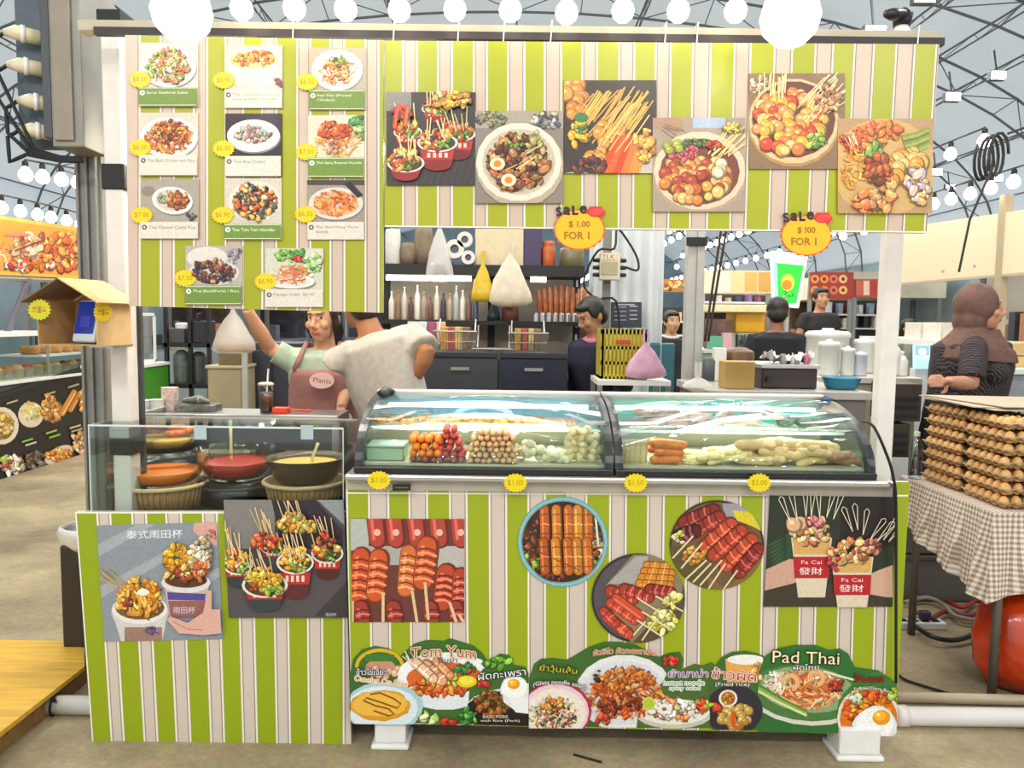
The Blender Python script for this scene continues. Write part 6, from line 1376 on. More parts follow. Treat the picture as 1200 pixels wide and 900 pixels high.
# clip lamp and cable end on the glass case top
for i, (px, py, lab) in enumerate(((452, 459, 'small black clip and crumpled wrap at the sauce end of the glass case top'), (967, 470, 'small lamp with blue lens clipped to the post end of the glass case top'))):
    q = P(px, py, 3.05); root = thing('clip_lamp', lab, 'clip lamp', q)
    obj('body', MB().tube([q + Vector((-.03, 0, -.012)), q + Vector((.0, 0, 0)), q + Vector((.035, 0, -.004))], [.012, .024, .012], 12), BLACKP, root, smooth=True)
    obj('lens', MB().ball(q + Vector((0, -.02, 0)), (.02, .012, .016), 12, 8), mat('blue_lens', '#1a4a78', .1) if i else DGREY, root, smooth=True)

# ---------------------------------------------------------------- behind the counter
brng = random.Random(9)
def cyl(px0, px1, py0, py1, Y, prof=None, n=16, mb=None):
    """upright turned body filling a pixel rectangle at depth Y; prof: (radius share, height share)"""
    x0, x1, z0, z1 = pq(px0, py0, px1, py1, Y); r = (x1 - x0) / 2
    return (mb or MB()).lathe([(r * a_, z0 + (z1 - z0) * b_) for a_, b_ in (prof or ((0, 0), (1, 0), (1, 1), (0, 1)))], ((x0 + x1) / 2, Y, 0), n)
def floor_legs(root, x0, x1, y0, y1, z, m, r=.015):
    for lx in (x0 + r, x1 - r):
        for ly in (y0 + r, y1 - r): obj('leg', MB().box((lx - r, ly - r, 0), (lx + r, ly + r, z)), m, root)
# steel work table with cups
x0, x1, z0, z1 = pq(140, 482, 396, 500, 3.42)
root = thing('work_table', 'steel work table between the sauce bowls and the cook', 'table', ((x0 + x1) / 2, 3.45, 0))
zt = P(280, 486, 3.42).z
obj('tabletop', MB().box((x0, 3.42, zt - .04), (x1, 3.66, zt)), STEEL, root, bevel=.004); obj('apron_panel', MB().box((x0 + .02, 3.435, zt - .16), (x1 - .02, 3.45, zt - .04)), DGREY, root); floor_legs(root, x0, x1, 3.43, 3.65, zt - .04, STEEL)
CUPW = mat('white_cup', '#e8e4de', .4, noise=.03)
def cup_stack(px0, px1, py0, Y, n, label, m, band=None, group=None):
    a_, b_ = P(px0, 480, Y).x, P(px1, 480, Y).x; r = (b_ - a_) / 2; top = P((px0 + px1) / 2, py0, Y).z; mb = MB()
    for k in range(n):
        z = zt + (top - zt - .05) * k / max(1, n - 1) if n > 1 else zt
        mb.lathe([(0, z + .001), (r * .8, z + .001), (r * .98, z + .048), (r * 1.04, z + .05), (r * .95, z + .05), (0, z + .045)], ((a_ + b_) / 2, Y, 0), 18)
    return one('cup_stack', label, 'cups', mb, m, group, 0)
cup_stack(164, 178, 470, 3.52, 4, 'first stack of white cups on the steel table near the post', CUPW); cup_stack(177, 192, 468, 3.50, 5, 'second stack of white cups on the steel table near the post', CUPW)
cup_stack(190, 209, 454, 3.55, 6, 'tall stack of printed pale pink cups on the steel table', mat('printed_cup', '#dcc8c0', .4, noise=.25, scale=60))
x0, x1, z0, z1 = pq(212, 455, 255, 486, 3.56)
one('foil_tray', 'crumpled foil trays piled on the steel table beside the printed cups', 'tray', MB().box((x0, 3.5, zt), (x1, 3.62, zt + .03)).tube([(x0 + .02, 3.55, zt + .045), (x0 + .1, 3.53, zt + .055), (x1 - .04, 3.56, zt + .04)], [.02, .035, .015], 9, flat=.6), mat('foil', '#8a8880', .25, .8, noise=.3, scale=40, bump=.4))
q = P(312, 480, 3.5); q.z = zt; r = .034; h = P(312, 450, 3.5).z - zt
root = thing('iced_coffee', 'clear cup of iced brown coffee with a white straw on the steel table', 'cup', q)
obj('drink', MB().lathe([(0, .003), (r * .75, .003), (r * .93, h * .72), (0, h * .72)], q, 20), mat('coffee', '#5a3018', .25, noise=.1), root, smooth=True)
obj('cup', MB().lathe([(0, .001), (r * .78, .001), (r, h), (r * .98, h), (r * .96, h)], q, 20), GLASS, root, smooth=True); obj('lid', MB().lathe([(0, h + .008), (r * .8, h + .008), (r * 1.05, h + .002), (r * 1.05, h - .004)], q, 20), mat('clear_lid', '#d9d2c8', .3, alpha=.7), root)
obj('straw', MB().tube([q + Vector((0, 0, h * .4)), q + Vector((.012, 0, h + .07))], .004, 8), WPLAS, root)
x0, x1, z0, z1 = pq(320, 468, 338, 484, 3.5); one('orange_scoop', 'small orange red scoop lying on the steel table beside the coffee', 'scoop', MB().box((x0, 3.48, zt), (x1, 3.54, zt + .025)).tube([(x1, 3.51, zt + .015), (x1 + .1, 3.52, zt + .01)], .006, 6), mat('orange_red_plastic', '#e8481c', .35))

# rack with black coffee gear, stool boxes and dark cabinet between post and cook
RM = BLACKM
x0, x1, z0, z1 = pq(190, 340, 246, 470, 5.4)
root = thing('metal_rack', 'tall black metal rack with appliances under the menu board', 'rack', ((x0 + x1) / 2, 5.6, 0))
for px in (194, 222, 244):
    xx = P(px, 400, 5.4).x; obj('upright', MB().box((xx - .012, 5.4, 0), (xx + .012, 5.43, 2.0)), RM, root)
for py in (402, 450): obj('shelf', MB().box((x0, 5.4, P(215, py, 5.4).z - .03), (x1, 5.75, P(215, py, 5.4).z)), RM, root)
for i, (a0, b0, a1, b1, lab, m) in enumerate(((198, 385, 216, 402, 'black bottle crate on the tall black rack', DGREY), (206, 378, 222, 386, 'white kettle lid pieces above the bottle crate', CUPW), (224, 376, 240, 402, 'black coffee grinder on the tall black rack', BLACKP), (204, 410, 222, 450, 'grey green canister low on the black rack', mat('grey_green', '#5f6b64', .4, noise=.3, scale=20)), (224, 412, 242, 450, 'dark round canister low on the black rack', DGREY))):
    if i in (1, 3, 4): mb = cyl(a0, a1, b0, b1, 5.5, ((0, 0), (.9, 0), (1, .1), (1, .85), (.7, .95), (.3, 1), (0, 1)))
    else: mb = pbox(a0, b0, a1, b1, 5.42, .2); mb.tube([P((a0 + a1) / 2, b0, 5.5), P((a0 + a1) / 2, b0 - 9, 5.5)], .02, 8)
    one('appliance', lab, 'appliance', mb, m)
x0, x1, z0, z1 = pq(243, 432, 282, 470, 5.0)
root = thing('storage_box', 'beige storage box standing on the floor behind the hanging plastic bag', 'box', ((x0 + x1) / 2, 5.1, 0))
obj('body', MB().box((x0, 5.0, 0), (x1, 5.3, z1)), mat('beige_box', '#9c8f6f', .6), root, bevel=.01); obj('lid', MB().box((x0 - .01, 4.99, z1), (x1 + .01, 5.31, z1 + .02)), mat('beige_lid', '#b0a483', .5), root, bevel=.005)
x0, x1, z0, z1_ = pq(256, 414, 282, 434, 5.02); one('wood_box', 'brown wooden box on top of the beige storage box', 'box', MB().box((x0, 5.02, z1 + .021), (x1, 5.25, z1_)), mat('brown_wood', '#6f5a3c', .6, noise=.2))
xx = P(286, 430, 4.9).x; one('grey_pole', 'thin pale grey pole standing below the plastic bag', 'pole', MB().box((xx - .016, 4.9, 0), (xx + .016, 4.93, P(286, 408, 4.9).z)), mat('pale_grey_pole', '#a7a69e', .5))
x0, x1, z0, z1 = pq(290, 402, 350, 470, 5.3); root = thing('dark_cabinet', 'dark blue grey low cabinet behind the raised arm of the cook', 'cabinet', ((x0 + x1) / 2, 5.5, 0))
obj('body', MB().box((x0, 5.3, 0), (x1, 5.7, z1)), mat('dark_navy', '#23252f', .5), root, bevel=.006); obj('door', MB().box((x0 + .03, 5.285, .1), ((x0 + x1) / 2 - .01, 5.3, z1 - .05)), mat('dark_navy_door', '#2a2c36', .45), root, bevel=.003); obj('door', MB().box(((x0 + x1) / 2 + .01, 5.285, .1), (x1 - .03, 5.3, z1 - .05)), mat('dark_navy_door', '#2a2c36'), root, bevel=.003)
# green cabinet with its own little glass case
x0, x1, z0, z1 = pq(110, 432, 158, 540, 4.9); xg = x1
root = thing('green_cabinet', 'bright green cabinet beside the white post behind the white cups', 'cabinet', (x0, 5.1, 0)); obj('body', MB().box((x0 - .06, 4.9, 0), (x1, 5.4, z1)), mat('bright_green', '#3f8a22', .5), root, bevel=.006); obj('top', MB().box((x0 - .07, 4.89, z1), (x1 + .01, 5.41, z1 + .02)), WPLAS, root)
zc = z1 + .021; x0, x1, z0, z1 = pq(108, 366, 154, 430, 4.95)
root = thing('small_glass_case', 'small glass case with boxes inside standing on the green cabinet', 'display case', (x0, 5.1, zc))
mb = MB()
for xx in (x0, x1 - .015):
    for yy in (4.95, 5.28): mb.box((xx, yy, zc), (xx + .015, yy + .015, z1))
for zz in (zc, z1 - .02): 
    for yy in (4.95, 5.28): mb.box((x0, yy, zz), (x1, yy + .015, zz + .02))
    mb.box((x1 - .015, 4.95, zz), (x1, 5.295, zz + .02)); mb.box((x0, 4.95, zz), (x0 + .015, 5.295, zz + .02))
obj('frame', mb, WPLAS, root); obj('pane', MB().box((x0 + .015, 4.955, zc + .02), (x1 - .015, 4.96, z1 - .02)), GLASS, root); obj('shelf', MB().box((x0 + .015, 4.97, zc + .17), (x1 - .015, 5.27, zc + .18)), GLASS, root)
for i in range(4): 
    for j in range(2): one('food_box', 'kraft food box inside the small glass case on the green cabinet', 'box', MB().box((x1 - .33 + i * .075, 5.02, zc + .021 + j * .16), (x1 - .265 + i * .075, 5.18, zc + .10 + j * .16)), mat('kraft_box', '#b08c4c'), 'kraft boxes in the small glass case')

# ---------------------------------------------------------------- left neighbour stall
LX = -4.78; NL_ = Vector((1, 0, 0))
root = thing('neighbour_counter', 'long counter with black food banner across the aisle', 'counter', (LX - .4, 8, 0))
zc = onplane(60, 441, Vector((LX, 0, 0)), NL_).z
obj('body', MB().box((LX - .9, 5.6, .05), (LX - .01, 9.6, zc - .03)), DGREY, root); obj('worktop', MB().box((LX - .95, 5.55, zc - .03), (LX + .02, 9.65, zc)), mat('white_worktop', '#d8d8d0', .4), root, bevel=.004)
a = Art((LX, 0, 0), NL_, [(-30, 470), (112, 424), (112, 531), (-30, 576)], '#1d1a1b', .01, 120)
a.line([(-20, 470), (112, 427)], 2.2, '#2c3034'); a.clip = None
a.ell(2, 499, 20, 22, '#d8cbb8'); a.ell(2, 499, 15, 17, '#b89858'); a.chunks(2, 499, 12, 13, ['#d0b070', '#8a7a3c', '#c8a050'], 22, 5); a.ell(36, 486, 15, 15, '#d4c6ae', -.2); a.noodles(36, 483, 12, 13, ['#c8b060', '#a89848', '#d8c880'], 50, 2.4)
a.chunks(60, 478, 12, 14, ['#c88a48', '#d89c58', '#b07038', '#e0a868'], 40, 5); a.saus(72, 484, 86, 460, 8, '#c8883c'); a.saus(82, 480, 92, 462, 7, '#b87830'); a.chunks(100, 468, 8, 13, ['#c8883c', '#d89c50'], 20, 5)
a.chunks(12, 545, 16, 10, ['#8aa048', '#c8c8a0', '#b04840', '#e8e0d0'], 30, 5); a.chunks(42, 540, 14, 9, ['#6a5a48', '#8a7a60', '#4a4038'], 24, 5); a.ell(68, 533, 18, 9, '#d8c0a8', -.5); a.chunks(68, 533, 14, 7, ['#d8983c', '#c86838', '#e0a850'], 24, 5); a.chunks(98, 518, 14, 12, ['#c89868', '#b88050', '#e0c8a8'], 26, 5)
for x, y, c in ((30, 516, '#8ab048'), (34, 520, '#c8c0a8'), (58, 506, '#a8b060'), (62, 511, '#8ab838'), (86, 500, '#c8b890'), (88, 504, '#a8a080'), (12, 471, '#a8b060'), (56, 461, '#a8a070'), (84, 452, '#a8a070')): a.line([(x - 6, y + 2), (x + 7, y - 2)], 2, c)
a.done('food_banner', None, None, parent=root)
def lz(py, px): return onplane(px, py, Vector((LX - .05, 0, 0)), NL_)
root = thing('snack_case', 'glass fronted snack case on the counter across the aisle', 'display case', (LX - .4, 7.6, zc))
obj('front_pane', MB().box((LX - .06, 5.6, zc), (LX - .055, 9.4, zc + .42)), GLASS, root); obj('top_bar', MB().box((LX - .5, 5.6, zc + .42), (LX - .04, 8.0, zc + .47)), WPLAS, root, bevel=.005); obj('mid_shelf', MB().box((LX - .5, 7.9, zc + .2), (LX - .06, 9.4, zc + .22)), WPLAS, root)
for yy in (5.6, 7.98, 9.38): obj('frame_post', MB().box((LX - .07, yy, zc), (LX - .05, yy + .02, zc + .47)), STEEL, root)
cols = ['#c8a048', '#d8c070', '#7a4a2c', '#e0b050', '#b06a38', '#d89a58', '#a8402c', '#caa868']
for i in range(16):
    y = 6.9 + i * .16; c = cols[i % 8]
    root = thing('snack_tub', 'tub of mixed snacks in the glass fronted case across the aisle', 'tub', (LX - .2, y, zc), 'snack tubs in the case across the aisle')
    obj('tub', MB().lathe([(0, zc + .001), (.055, zc + .001), (.068, zc + .10), (.071, zc + .10)], (LX - .2, y, 0), 16), mat('clear_tub', '#e6ddc8', .3, alpha=.6), root, smooth=True)
    obj('contents', MB().ball((LX - .2, y, zc + .085), (.062, .062, .05), 14, 8), mat('snack_' + c[1:], c, .6, noise=.35, scale=60, bump=.4), root, smooth=True)
for i in range(7):
    root = one('fritter_pile', 'pile of fried fritters on the white shelf across the aisle', 'food', capsule(MB(), .2, .05), mat('fritter', '#cf9150', .6, noise=.35, scale=40, bump=.4), 'fritter piles across the aisle', 0); root.location = (LX - .25, 8.0 + i * .2, zc + .265)
# banner over it
o_ = [(-25, 249), (103, 268), (103, 327), (-25, 321)]
root = thing('orange_banner', 'orange food banner sign over the stall across the aisle', 'banner', (LX, 8, 2))
a = Art((LX + .02, 0, 0), NL_, o_, '#e8a23c', .05, 121); a.line([(-25, 251), (103, 270)], 4, '#f0c04c'); a.line([(-25, 319), (103, 325)], 3, '#f0b848')
a.noodles(15, 300, 26, 18, ['#d8a070', '#b87848', '#f0c898', '#8a5a38'], 60, 2.2); a.chunks(35, 288, 20, 14, ['#e8a870', '#d8865c', '#f0c8a0', '#c8603c'], 40, 6); a.chunks(75, 295, 22, 22, ['#f09038', '#e86c28', '#f0a850', '#d85028'], 70, 6); a.noodles(95, 300, 9, 18, ['#d88a50', '#c06838'], 24, 2); a.chunks(35, 310, 30, 7, ['#d8402c', '#f0e0c8', '#e87038'], 24, 5); a.line([(16, 294), (48, 282)], 2, '#8a3c24'); a.line([(5, 275), (34, 275)], 3, '#e08a8a')
a.done('print', None, None, parent=root)
obj('frame_tube', MB().tube([onplane(-25, 325, Vector((LX, 0, 0)), NL_), onplane(106, 330, Vector((LX, 0, 0)), NL_)], .025, 8), STEEL, root)
for y in (6.2, 9.1): obj('hanger', MB().tube([(LX - .02, y, 2.3), (LX - .02, y, 3.9)], .015, 6), STEEL, root)
one('leaning_pole', 'grey pole leaning under the orange banner', 'pole', MB().tube([P(34, 326, 7.6), P(8, 392, 7.6)], .03, 8), mat('mauve_grey', '#7a7480', .5), None, 0)
for lab, pts in (('row of lit bulbs just over the orange banner', [(2, 244, 7.2), (24, 248, 7.5), (44, 252, 7.8), (60, 255, 8.1), (78, 259, 8.4), (94, 263, 8.7)]), ('short row of lit bulbs hung higher beside the power box', [(30, 205, 6.4), (50, 208, 6.6), (72, 211, 6.8), (91, 214, 7.0)])):
    string_light(lab, [P(x, y, Y) for x, y, Y in pts], .055, BULBF)

# ---------------------------------------------------------------- shelf unit behind the glass cases
Y0 = 5.4
xa, xb = P(440, 380, Y0).x, P(684, 380, Y0).x
root = thing('shelf_unit', 'black steel shelf unit full of packaging behind the glass cases', 'shelf', ((xa + xb) / 2, Y0 + .2, 0))
zs1, zs2 = P(560, 323, Y0).z, P(560, 381, Y0).z
for z, t in ((zs1, .075), (zs2, .03)): obj('shelf_board', MB().box((xa, Y0, z - .0), (xb, Y0 + .42, z + t)), BLACKM, root)
for xx in (xa, P(570, 380, Y0).x, xb - .05): obj('upright', MB().box((xx, Y0 + .3, 0), (xx + .05, Y0 + .35, 2.5)), BLACKM, root)
for k in range(16): obj('slot_hole', MB().box((xb - .035, Y0 + .296, .9 + k * .1), (xb - .02, Y0 + .3, .95 + k * .1)), WPLAS, root)
obj('backing', MB().box((xa, Y0 + .43, 1.0), (xb, Y0 + .44, zs1)), mat('pale_backing', '#b8b0a2', .6, noise=.1), root)
tubeM = mat('shelf_tube', '#ffffff', noise=0, emit='#fff4e2', estr=13)
for p_, q_ in ((452, 552), (622, 640)): obj('light_tube', MB().tube([(P(p_, 330, Y0).x, Y0 + .03, zs1 - .02), (P(q_, 330, Y0).x, Y0 + .03, zs1 - .02)], .018, 8), tubeM, root)
zb = zs1 + .076
def put_on(z, Y, items):
    for (nm, lab, cat, a0, a1, top, m, prof) in items:
        x0, x1 = P(a0, 380, Y).x, P(a1, 380, Y).x; z1 = P((a0 + a1) / 2, top, Y).z; r = (x1 - x0) / 2
        if prof == 'box': mb = MB().box((x0, Y, z), (x1, Y + min(.25, x1 - x0), z1))
        else:
            pf = prof or ((0, 0), (.95, 0), (1, .03), (1, .9), (.9, 1), (0, 1)); mb = MB().lathe([(r * a_, z + .001 + (z1 - z) * b_) for a_, b_ in pf], ((x0 + x1) / 2, Y + r, 0), 16)
        o = obj(nm, mb, m, None, lab, cat, smooth=prof != 'box', bevel=.004 if prof == 'box' else 0)
BOT = ((0, 0), (.95, 0), (1, .03), (1, .6), (.85, .7), (.35, .82), (.33, .95), (.4, .96), (.4, 1), (0, 1))
WR = mat('white_roll', '#cfccc6', .5); BR = mat('brown_bundle', '#7a6a56', .8, noise=.3, scale=14, bump=.4); CB = mat('cream_carton', '#cfc0a0', .7)
put_on(zb, Y0 + .05, [('plastic_roll', 'white plastic roll at the end of the top shelf beside the menu board', 'roll', 450, 468, 268, WR, None), ('foil_bundle', 'lower brown grey bundle on the top shelf', 'bundle', 467, 488, 284, BR, ((0, 0), (.8, 0), (1, .3), (1, .7), (.7, 1), (0, 1))), ('foil_bundle', 'taller brown bundle on the top shelf beside the white bag', 'bundle', 484, 506, 264, BR, ((0, 0), (.8, 0), (1, .3), (1, .75), (.8, 1), (0, 1))), ('cream_carton', 'cream carton at the middle of the top shelf', 'carton', 556, 612, 268, CB, 'box'), ('purple_box', 'dark purple box on the top shelf beside the orange jar', 'box', 613, 633, 266, mat('dark_purple', '#3a2a52', .5), 'box'), ('spice_jar', 'orange brown jar on the top shelf beside the purple box', 'jar', 633, 650, 282, mat('orange_jar', '#a8501c', .35, noise=.2), ((0, 0), (.95, 0), (1, .03), (1, .7), (.8, .8), (.85, .85), (.85, 1), (0, 1))), ('glass_jar', 'olive glass jar below the sale sign on the top shelf', 'jar', 655, 684, 290, mat('olive_jar', '#6a6448', .3), None)])
plastic_bag('carrier_bag', 'crumpled white plastic bag hanging over the edge of the top shelf', P(515, 262, Y0 - .05), .19, .40, .12, FILM)
for i, (px, py, r) in enumerate(((533, 292, 11), (545, 281, 9), (549, 302, 8))):
    q = P(px, py, Y0 + .02); rr = r / F * Y0; M_ = Matrix.Rotation(math.radians(90), 4, 'X')
    root = thing('tape_roll', 'white tape roll lying on its side on the top shelf, %s' % ['largest of three', 'upper of three', 'lowest of three'][i], 'roll', q)
    obj('roll', MB().lathe([(rr * .45, -.03), (rr, -.03), (rr, .03), (rr * .45, .03), (rr * .45, -.03)], q, 20, M=M_), WR, root); obj('core', MB().lathe([(rr * .38, -.031), (rr * .46, -.031), (rr * .46, .031), (rr * .38, .031), (rr * .38, -.031)], q, 20, M=M_), mat('brown_core', '#5a4a3a', .7), root)
# cloth bags hung at the middle of the shelf
plastic_bag('carrier_bag', 'cream cloth bag bundle hanging at the middle of the shelf unit', P(598, 296, Y0 - .06), .30, .37, .12, mat('cream_cloth', '#cfc4b0', .8, noise=.1, bump=.1))
plastic_bag('carrier_bag', 'yellow plastic bag hanging beside the cream cloth bags', P(566, 306, Y0 - .03), .16, .28, .08, mat('yellow_film', '#c8a818', .4, noise=.12))
zb = zs2 + .031; pal = ['#d8cfc4', '#8a6a52', '#c4b8aa', '#5a3c30', '#e4ddd2', '#9a8a7c', '#70483a', '#cfc6b8', '#3a3640', '#b09a86', '#a8b4b8', '#e0d8c8', '#7a5a48', '#4a5a78']
labc = {'#d8cfc4': 'pale', '#8a6a52': 'brown', '#c4b8aa': 'stone coloured', '#5a3c30': 'dark brown', '#e4ddd2': 'white', '#9a8a7c': 'taupe', '#70483a': 'reddish brown', '#cfc6b8': 'greige', '#3a3640': 'dark violet', '#b09a86': 'tan', '#a8b4b8': 'blue grey', '#e0d8c8': 'cream', '#7a5a48': 'cocoa brown', '#4a5a78': 'blue'}
items = []
for i in range(14): items.append(('sauce_bottle', '%s bottle in the lit row of the middle shelf' % labc[pal[i]], 'bottle', 455 + i * 7.6, 461.5 + i * 7.6, 334 + brng.uniform(0, 16), mat('bottle_' + pal[i][1:], pal[i], .35), BOT))
put_on(zb, Y0 + .06, items)
put_on(zb, Y0 + .06, [('dark_cone', 'dark teal funnel bottle below the cream cloth bags', 'bottle', 570, 586, 352, mat('dark_teal', '#1e3a40', .4), ((0, 0), (1, 0), (.9, .3), (.4, .8), (.2, 1), (0, 1))), ('brown_jar', 'brown jar below the cream cloth bags', 'jar', 588, 608, 360, mat('brown_jar', '#6a4030', .4), None)])
for i in range(9):
    px = 634 + i * 6; q = P(px, 374, Y0 + .1); q.z = zb; t = P(px - 3 + i * .8, 334 + abs(i - 4) * 1.5, Y0 + .1)
    one('sausage_pack', 'reddish wrapped sausage stick fanned out on the shelf end', 'food pack', MB().tube([q, q.lerp(t, .5), t], [.016, .02, .012], 8), mat('copper_pack', '#a8623c', .35, .3, noise=.3, scale=30), 'wrapped sticks fanned on the shelf', 0)
for i in range(8):
    px = 628 + i * 7.5; q = P(px, 378, Y0 + .01); q.z = zb
    one('silver_tin', 'small silver tin at the front of the shelf end', 'tin', MB().lathe([(0, .001), (.02, .001), (.02, .05), (.012, .062), (0, .062)], q, 12), mat('silver_tin', '#b9b9bd', .25, .8), 'silver tins on the shelf end', 0)
# wire baskets hung from the shelf
def basket(px0, px1, py0, py1, label, con):
    x0, x1, z0, z1 = pq(px0, py0, px1, py1, Y0 - .12); d = .2; y0 = Y0 - .32; root = thing('wire_basket', label, 'basket', ((x0 + x1) / 2, y0 + .1, z0), 'wire baskets hung from the shelf'); mb = MB(); t = .018
    def rect(zz, e): return [(x0 + e, y0 + e, zz), (x1 - e, y0 + e, zz), (x1 - e, y0 + d - e, zz), (x0 + e, y0 + d - e, zz), (x0 + e, y0 + e, zz)]
    mb.tube(rect(z1, 0), .006, 5); mb.tube(rect(z0, t), .004, 5); mb.tube(rect((z0 + z1) / 2, t / 2), .003, 5)
    n = 14
    for i in range(n + 1):
        u = i / n; mb.tube([(x0 + (x1 - x0) * u, y0, z1), (x0 + t + (x1 - x0 - 2 * t) * u, y0 + t, z0), (x0 + t + (x1 - x0 - 2 * t) * u, y0 + d - t, z0), (x0 + (x1 - x0) * u, y0 + d, z1)], .0028, 4)
    obj('wires', mb, mat('chrome_wire', '#b8b4ae', .25, .8), root)
    for hx_ in (x0 + .02, x1 - .02): obj('hook', MB().tube([(hx_, y0 + d, z1), (hx_, Y0 - .01, z1 + .08), (hx_, Y0 - .01, zs2)], .005, 5), WPLAS, root)
    for k in range(con): 
        xx = x0 + .05 + (x1 - x0 - .1) * (k + .5) / con; c = ['#d89a3c', '#c05a48', '#e0c070', '#8a6a58'][k % 4]
        one('snack_pack', 'small coloured snack pack in the wire basket', 'packet', MB().box((xx - .03, y0 + .05, z0 + .012), (xx + .025, y0 + .14, z1 + .03)), mat('pack_' + c[1:], c, .4, noise=.3), 'snack packs in the wire baskets')
basket(511, 560, 388, 411, 'wire basket of snack packs, first and highest under the shelf', 4); basket(556, 600, 408, 429, 'empty wire basket hung lower between the other two', 0); basket(596, 641, 390, 412, 'wire basket of snack packs nearest the person in navy', 4)
for i, (px, c) in enumerate(((482, '#c0d8dc'), (494, '#d0dfe4'), (506, '#9a4a68'), (516, '#e8c8a0'))):
    q = P(px, 400, Y0 - .1); one('snack_pack', '%s snack pack hanging beside the pale grey shirt' % ('pale blue', 'ice white', 'magenta', 'peach')[i], 'packet', MB().box((q.x - .035, Y0 - .04, zs2 - .14), (q.x + .03, Y0 - .002, zs2 + .02)), mat('pk_' + c[1:], c, .4, noise=.2))
# dark freezers below
x0, x1, z0, z1 = pq(497, 412, 664, 480, 5.1)
for i, (a0, a1, lab) in enumerate(((x0, x0 + (x1 - x0) * .52, 'dark grey chest freezer behind the first glass case'), (x0 + (x1 - x0) * .53, x1, 'dark navy chest freezer next to the person in navy'))):
    root = thing('chest_freezer', lab, 'freezer', ((a0 + a1) / 2, 5.2, 0)); obj('body', MB().box((a0, 5.0, 0), (a1, 5.06, z1 - .04)).box((a0, 5.06, 0), (a1, 5.36, z1 - .06)), mat('freezer_%d' % i, ['#3a3d44', '#23283a'][i], .35), root, bevel=.006); obj('lid', MB().box((a0, 4.99, z1 - .038), (a1, 5.06, z1)), mat('freezer_lid', '#2c2e36', .3), root, bevel=.005); obj('handle', MB().box(((a0 + a1) / 2 - .06, 4.98, z1 - .12), ((a0 + a1) / 2 + .06, 5.0, z1 - .1)), STEEL, root)

# white sheet wall, junction box, notice board, crate, bag, chair
rows = [[(P(690 + i * 3.6, 330, 6.3).x, 6.3 + .04 * math.sin(i * 1.5), z) for i in range(25)] for z in (.0, 1.2, 2.6)]
one('white_sheet', 'white plastic sheet hanging as a partition behind the electrical box', 'sheet', MB().sheet(rows), mat('white_sheet', '#d4d9da', .5, noise=.06, scale=4), None, 0, smooth=True)
xx = P(712, 300, 6.0).x; one('grey_pole', 'grey pole that carries the electrical box', 'pole', MB().box((xx - .03, 6.0, 0), (xx + .03, 6.06, 3.3)), mat('mid_grey_pole', '#77736c', .5))
x0, x1, z0, z1 = pq(703, 296, 727, 328, 5.9); root = thing('electrical_box', 'white electrical box marked TLK with black cables on the grey pole', 'electrical box', ((x0 + x1) / 2, 5.95, z0))
obj('body', MB().box((x0, 5.9, z0), (x1, 5.995, z1)), mat('cream_box', '#c9c4ac', .45), root, bevel=.006); obj('window', MB().box((x0 + .01, 5.892, z0 + .04), (x1 - .02, 5.9, z1 - .07)), mat('olive_window', '#a39c7c', .3), root)
a = Art((0, 5.893, 0), NF, rect4(704, 297.5, 722, 304.5), '#d8c8ac', .004, 5); a.text('TLK', 713, 301, 5, '#8a3a20', w=15); a.done('name_plate', None, None, parent=root)
for i in range(3):
    zz = z0 + .04 + i * .055
    for sx, xx in ((-1, x0), (1, x1)): obj('plug', MB().tube([(xx, 5.94, zz), (xx + sx * .05, 5.94, zz)], [.018, .014], 8), BLACKP, root)
hk = P(724, 268, 5.95); pts = [(x1 + .05, 5.94, z0 + .1), (x1 + .14, 5.93, z0 + .08), (x1 + .12, 5.94, z0 + .2), tuple(hk), (x1 - .05, 5.9, z1 + .03), (x0 - .02, 5.9, z1 + .01), (x0 - .12, 5.92, z0 - .02), (x0 - .02, 5.92, z0 - .14), (x1 - .02, 5.95, z0 - .16), (x1 + .02, 5.95, z0 - .5)]
root = cable('black cable looped around the electrical box', pts, .009, BLACKM, 'hanging_cable')
x0, x1, z0, z1 = pq(716, 354, 752, 384, 6.1)
a = Art((0, 6.1, 0), NF, rect4(716, 354, 752, 384), '#343944', .02, 6)
for i in range(4): a.line([(720, 360 + i * 5), (734, 360 + i * 5)], 1, '#9aa0aa'); a.line([(738, 359 + i * 5), (747, 359 + i * 5)], 1.2, '#b0b6be')
a.line([(722, 357), (744, 357)], 1.6, '#aab0b8'); a.done('notice_board', 'small dark notice board with white writing on the white sheet', 'notice board')
def crate(px0, py0, px1, py1, Y, d, label, c, base=None):
    x0, x1, z0, z1 = pq(px0, py0, px1, py1, Y); root = thing('plastic_crate', label, 'crate', ((x0 + x1) / 2, Y + d / 2, z0)); m = mat('crate_' + c[1:], c, .45)
    w_ = x1 - x0; mb = MB().box((x0, Y, z0), (x1, Y + d, z0 + .02)).box((x0, Y, z1 - .03), (x1, Y + .02, z1)).box((x0, Y + d - .02, z0), (x1, Y + d, z1)).box((x0, Y, z0), (x0 + .02, Y + d, z1)).box((x1 - .02, Y, z0), (x1, Y + d, z1))
    n = 12
    for i in range(n): mb.box((x0 + w_ * (i + .2) / n, Y, z0), (x0 + w_ * (i + .75) / n, Y + .015, z1))
    for k in (.3, .6): mb.box((x0, Y, z0 + (z1 - z0) * k), (x1, Y + .015, z0 + (z1 - z0) * k + .02))
    obj('basket', mb, m, root); obj('grip', MB().box((x0 + w_ * .32, Y - .008, z1 - .09), (x0 + w_ * .62, Y, z1 - .065)), mat('red_grip', '#c03a24', .5), root); return x0, x1, z0, z1
tb = P(730, 446, 4.6)
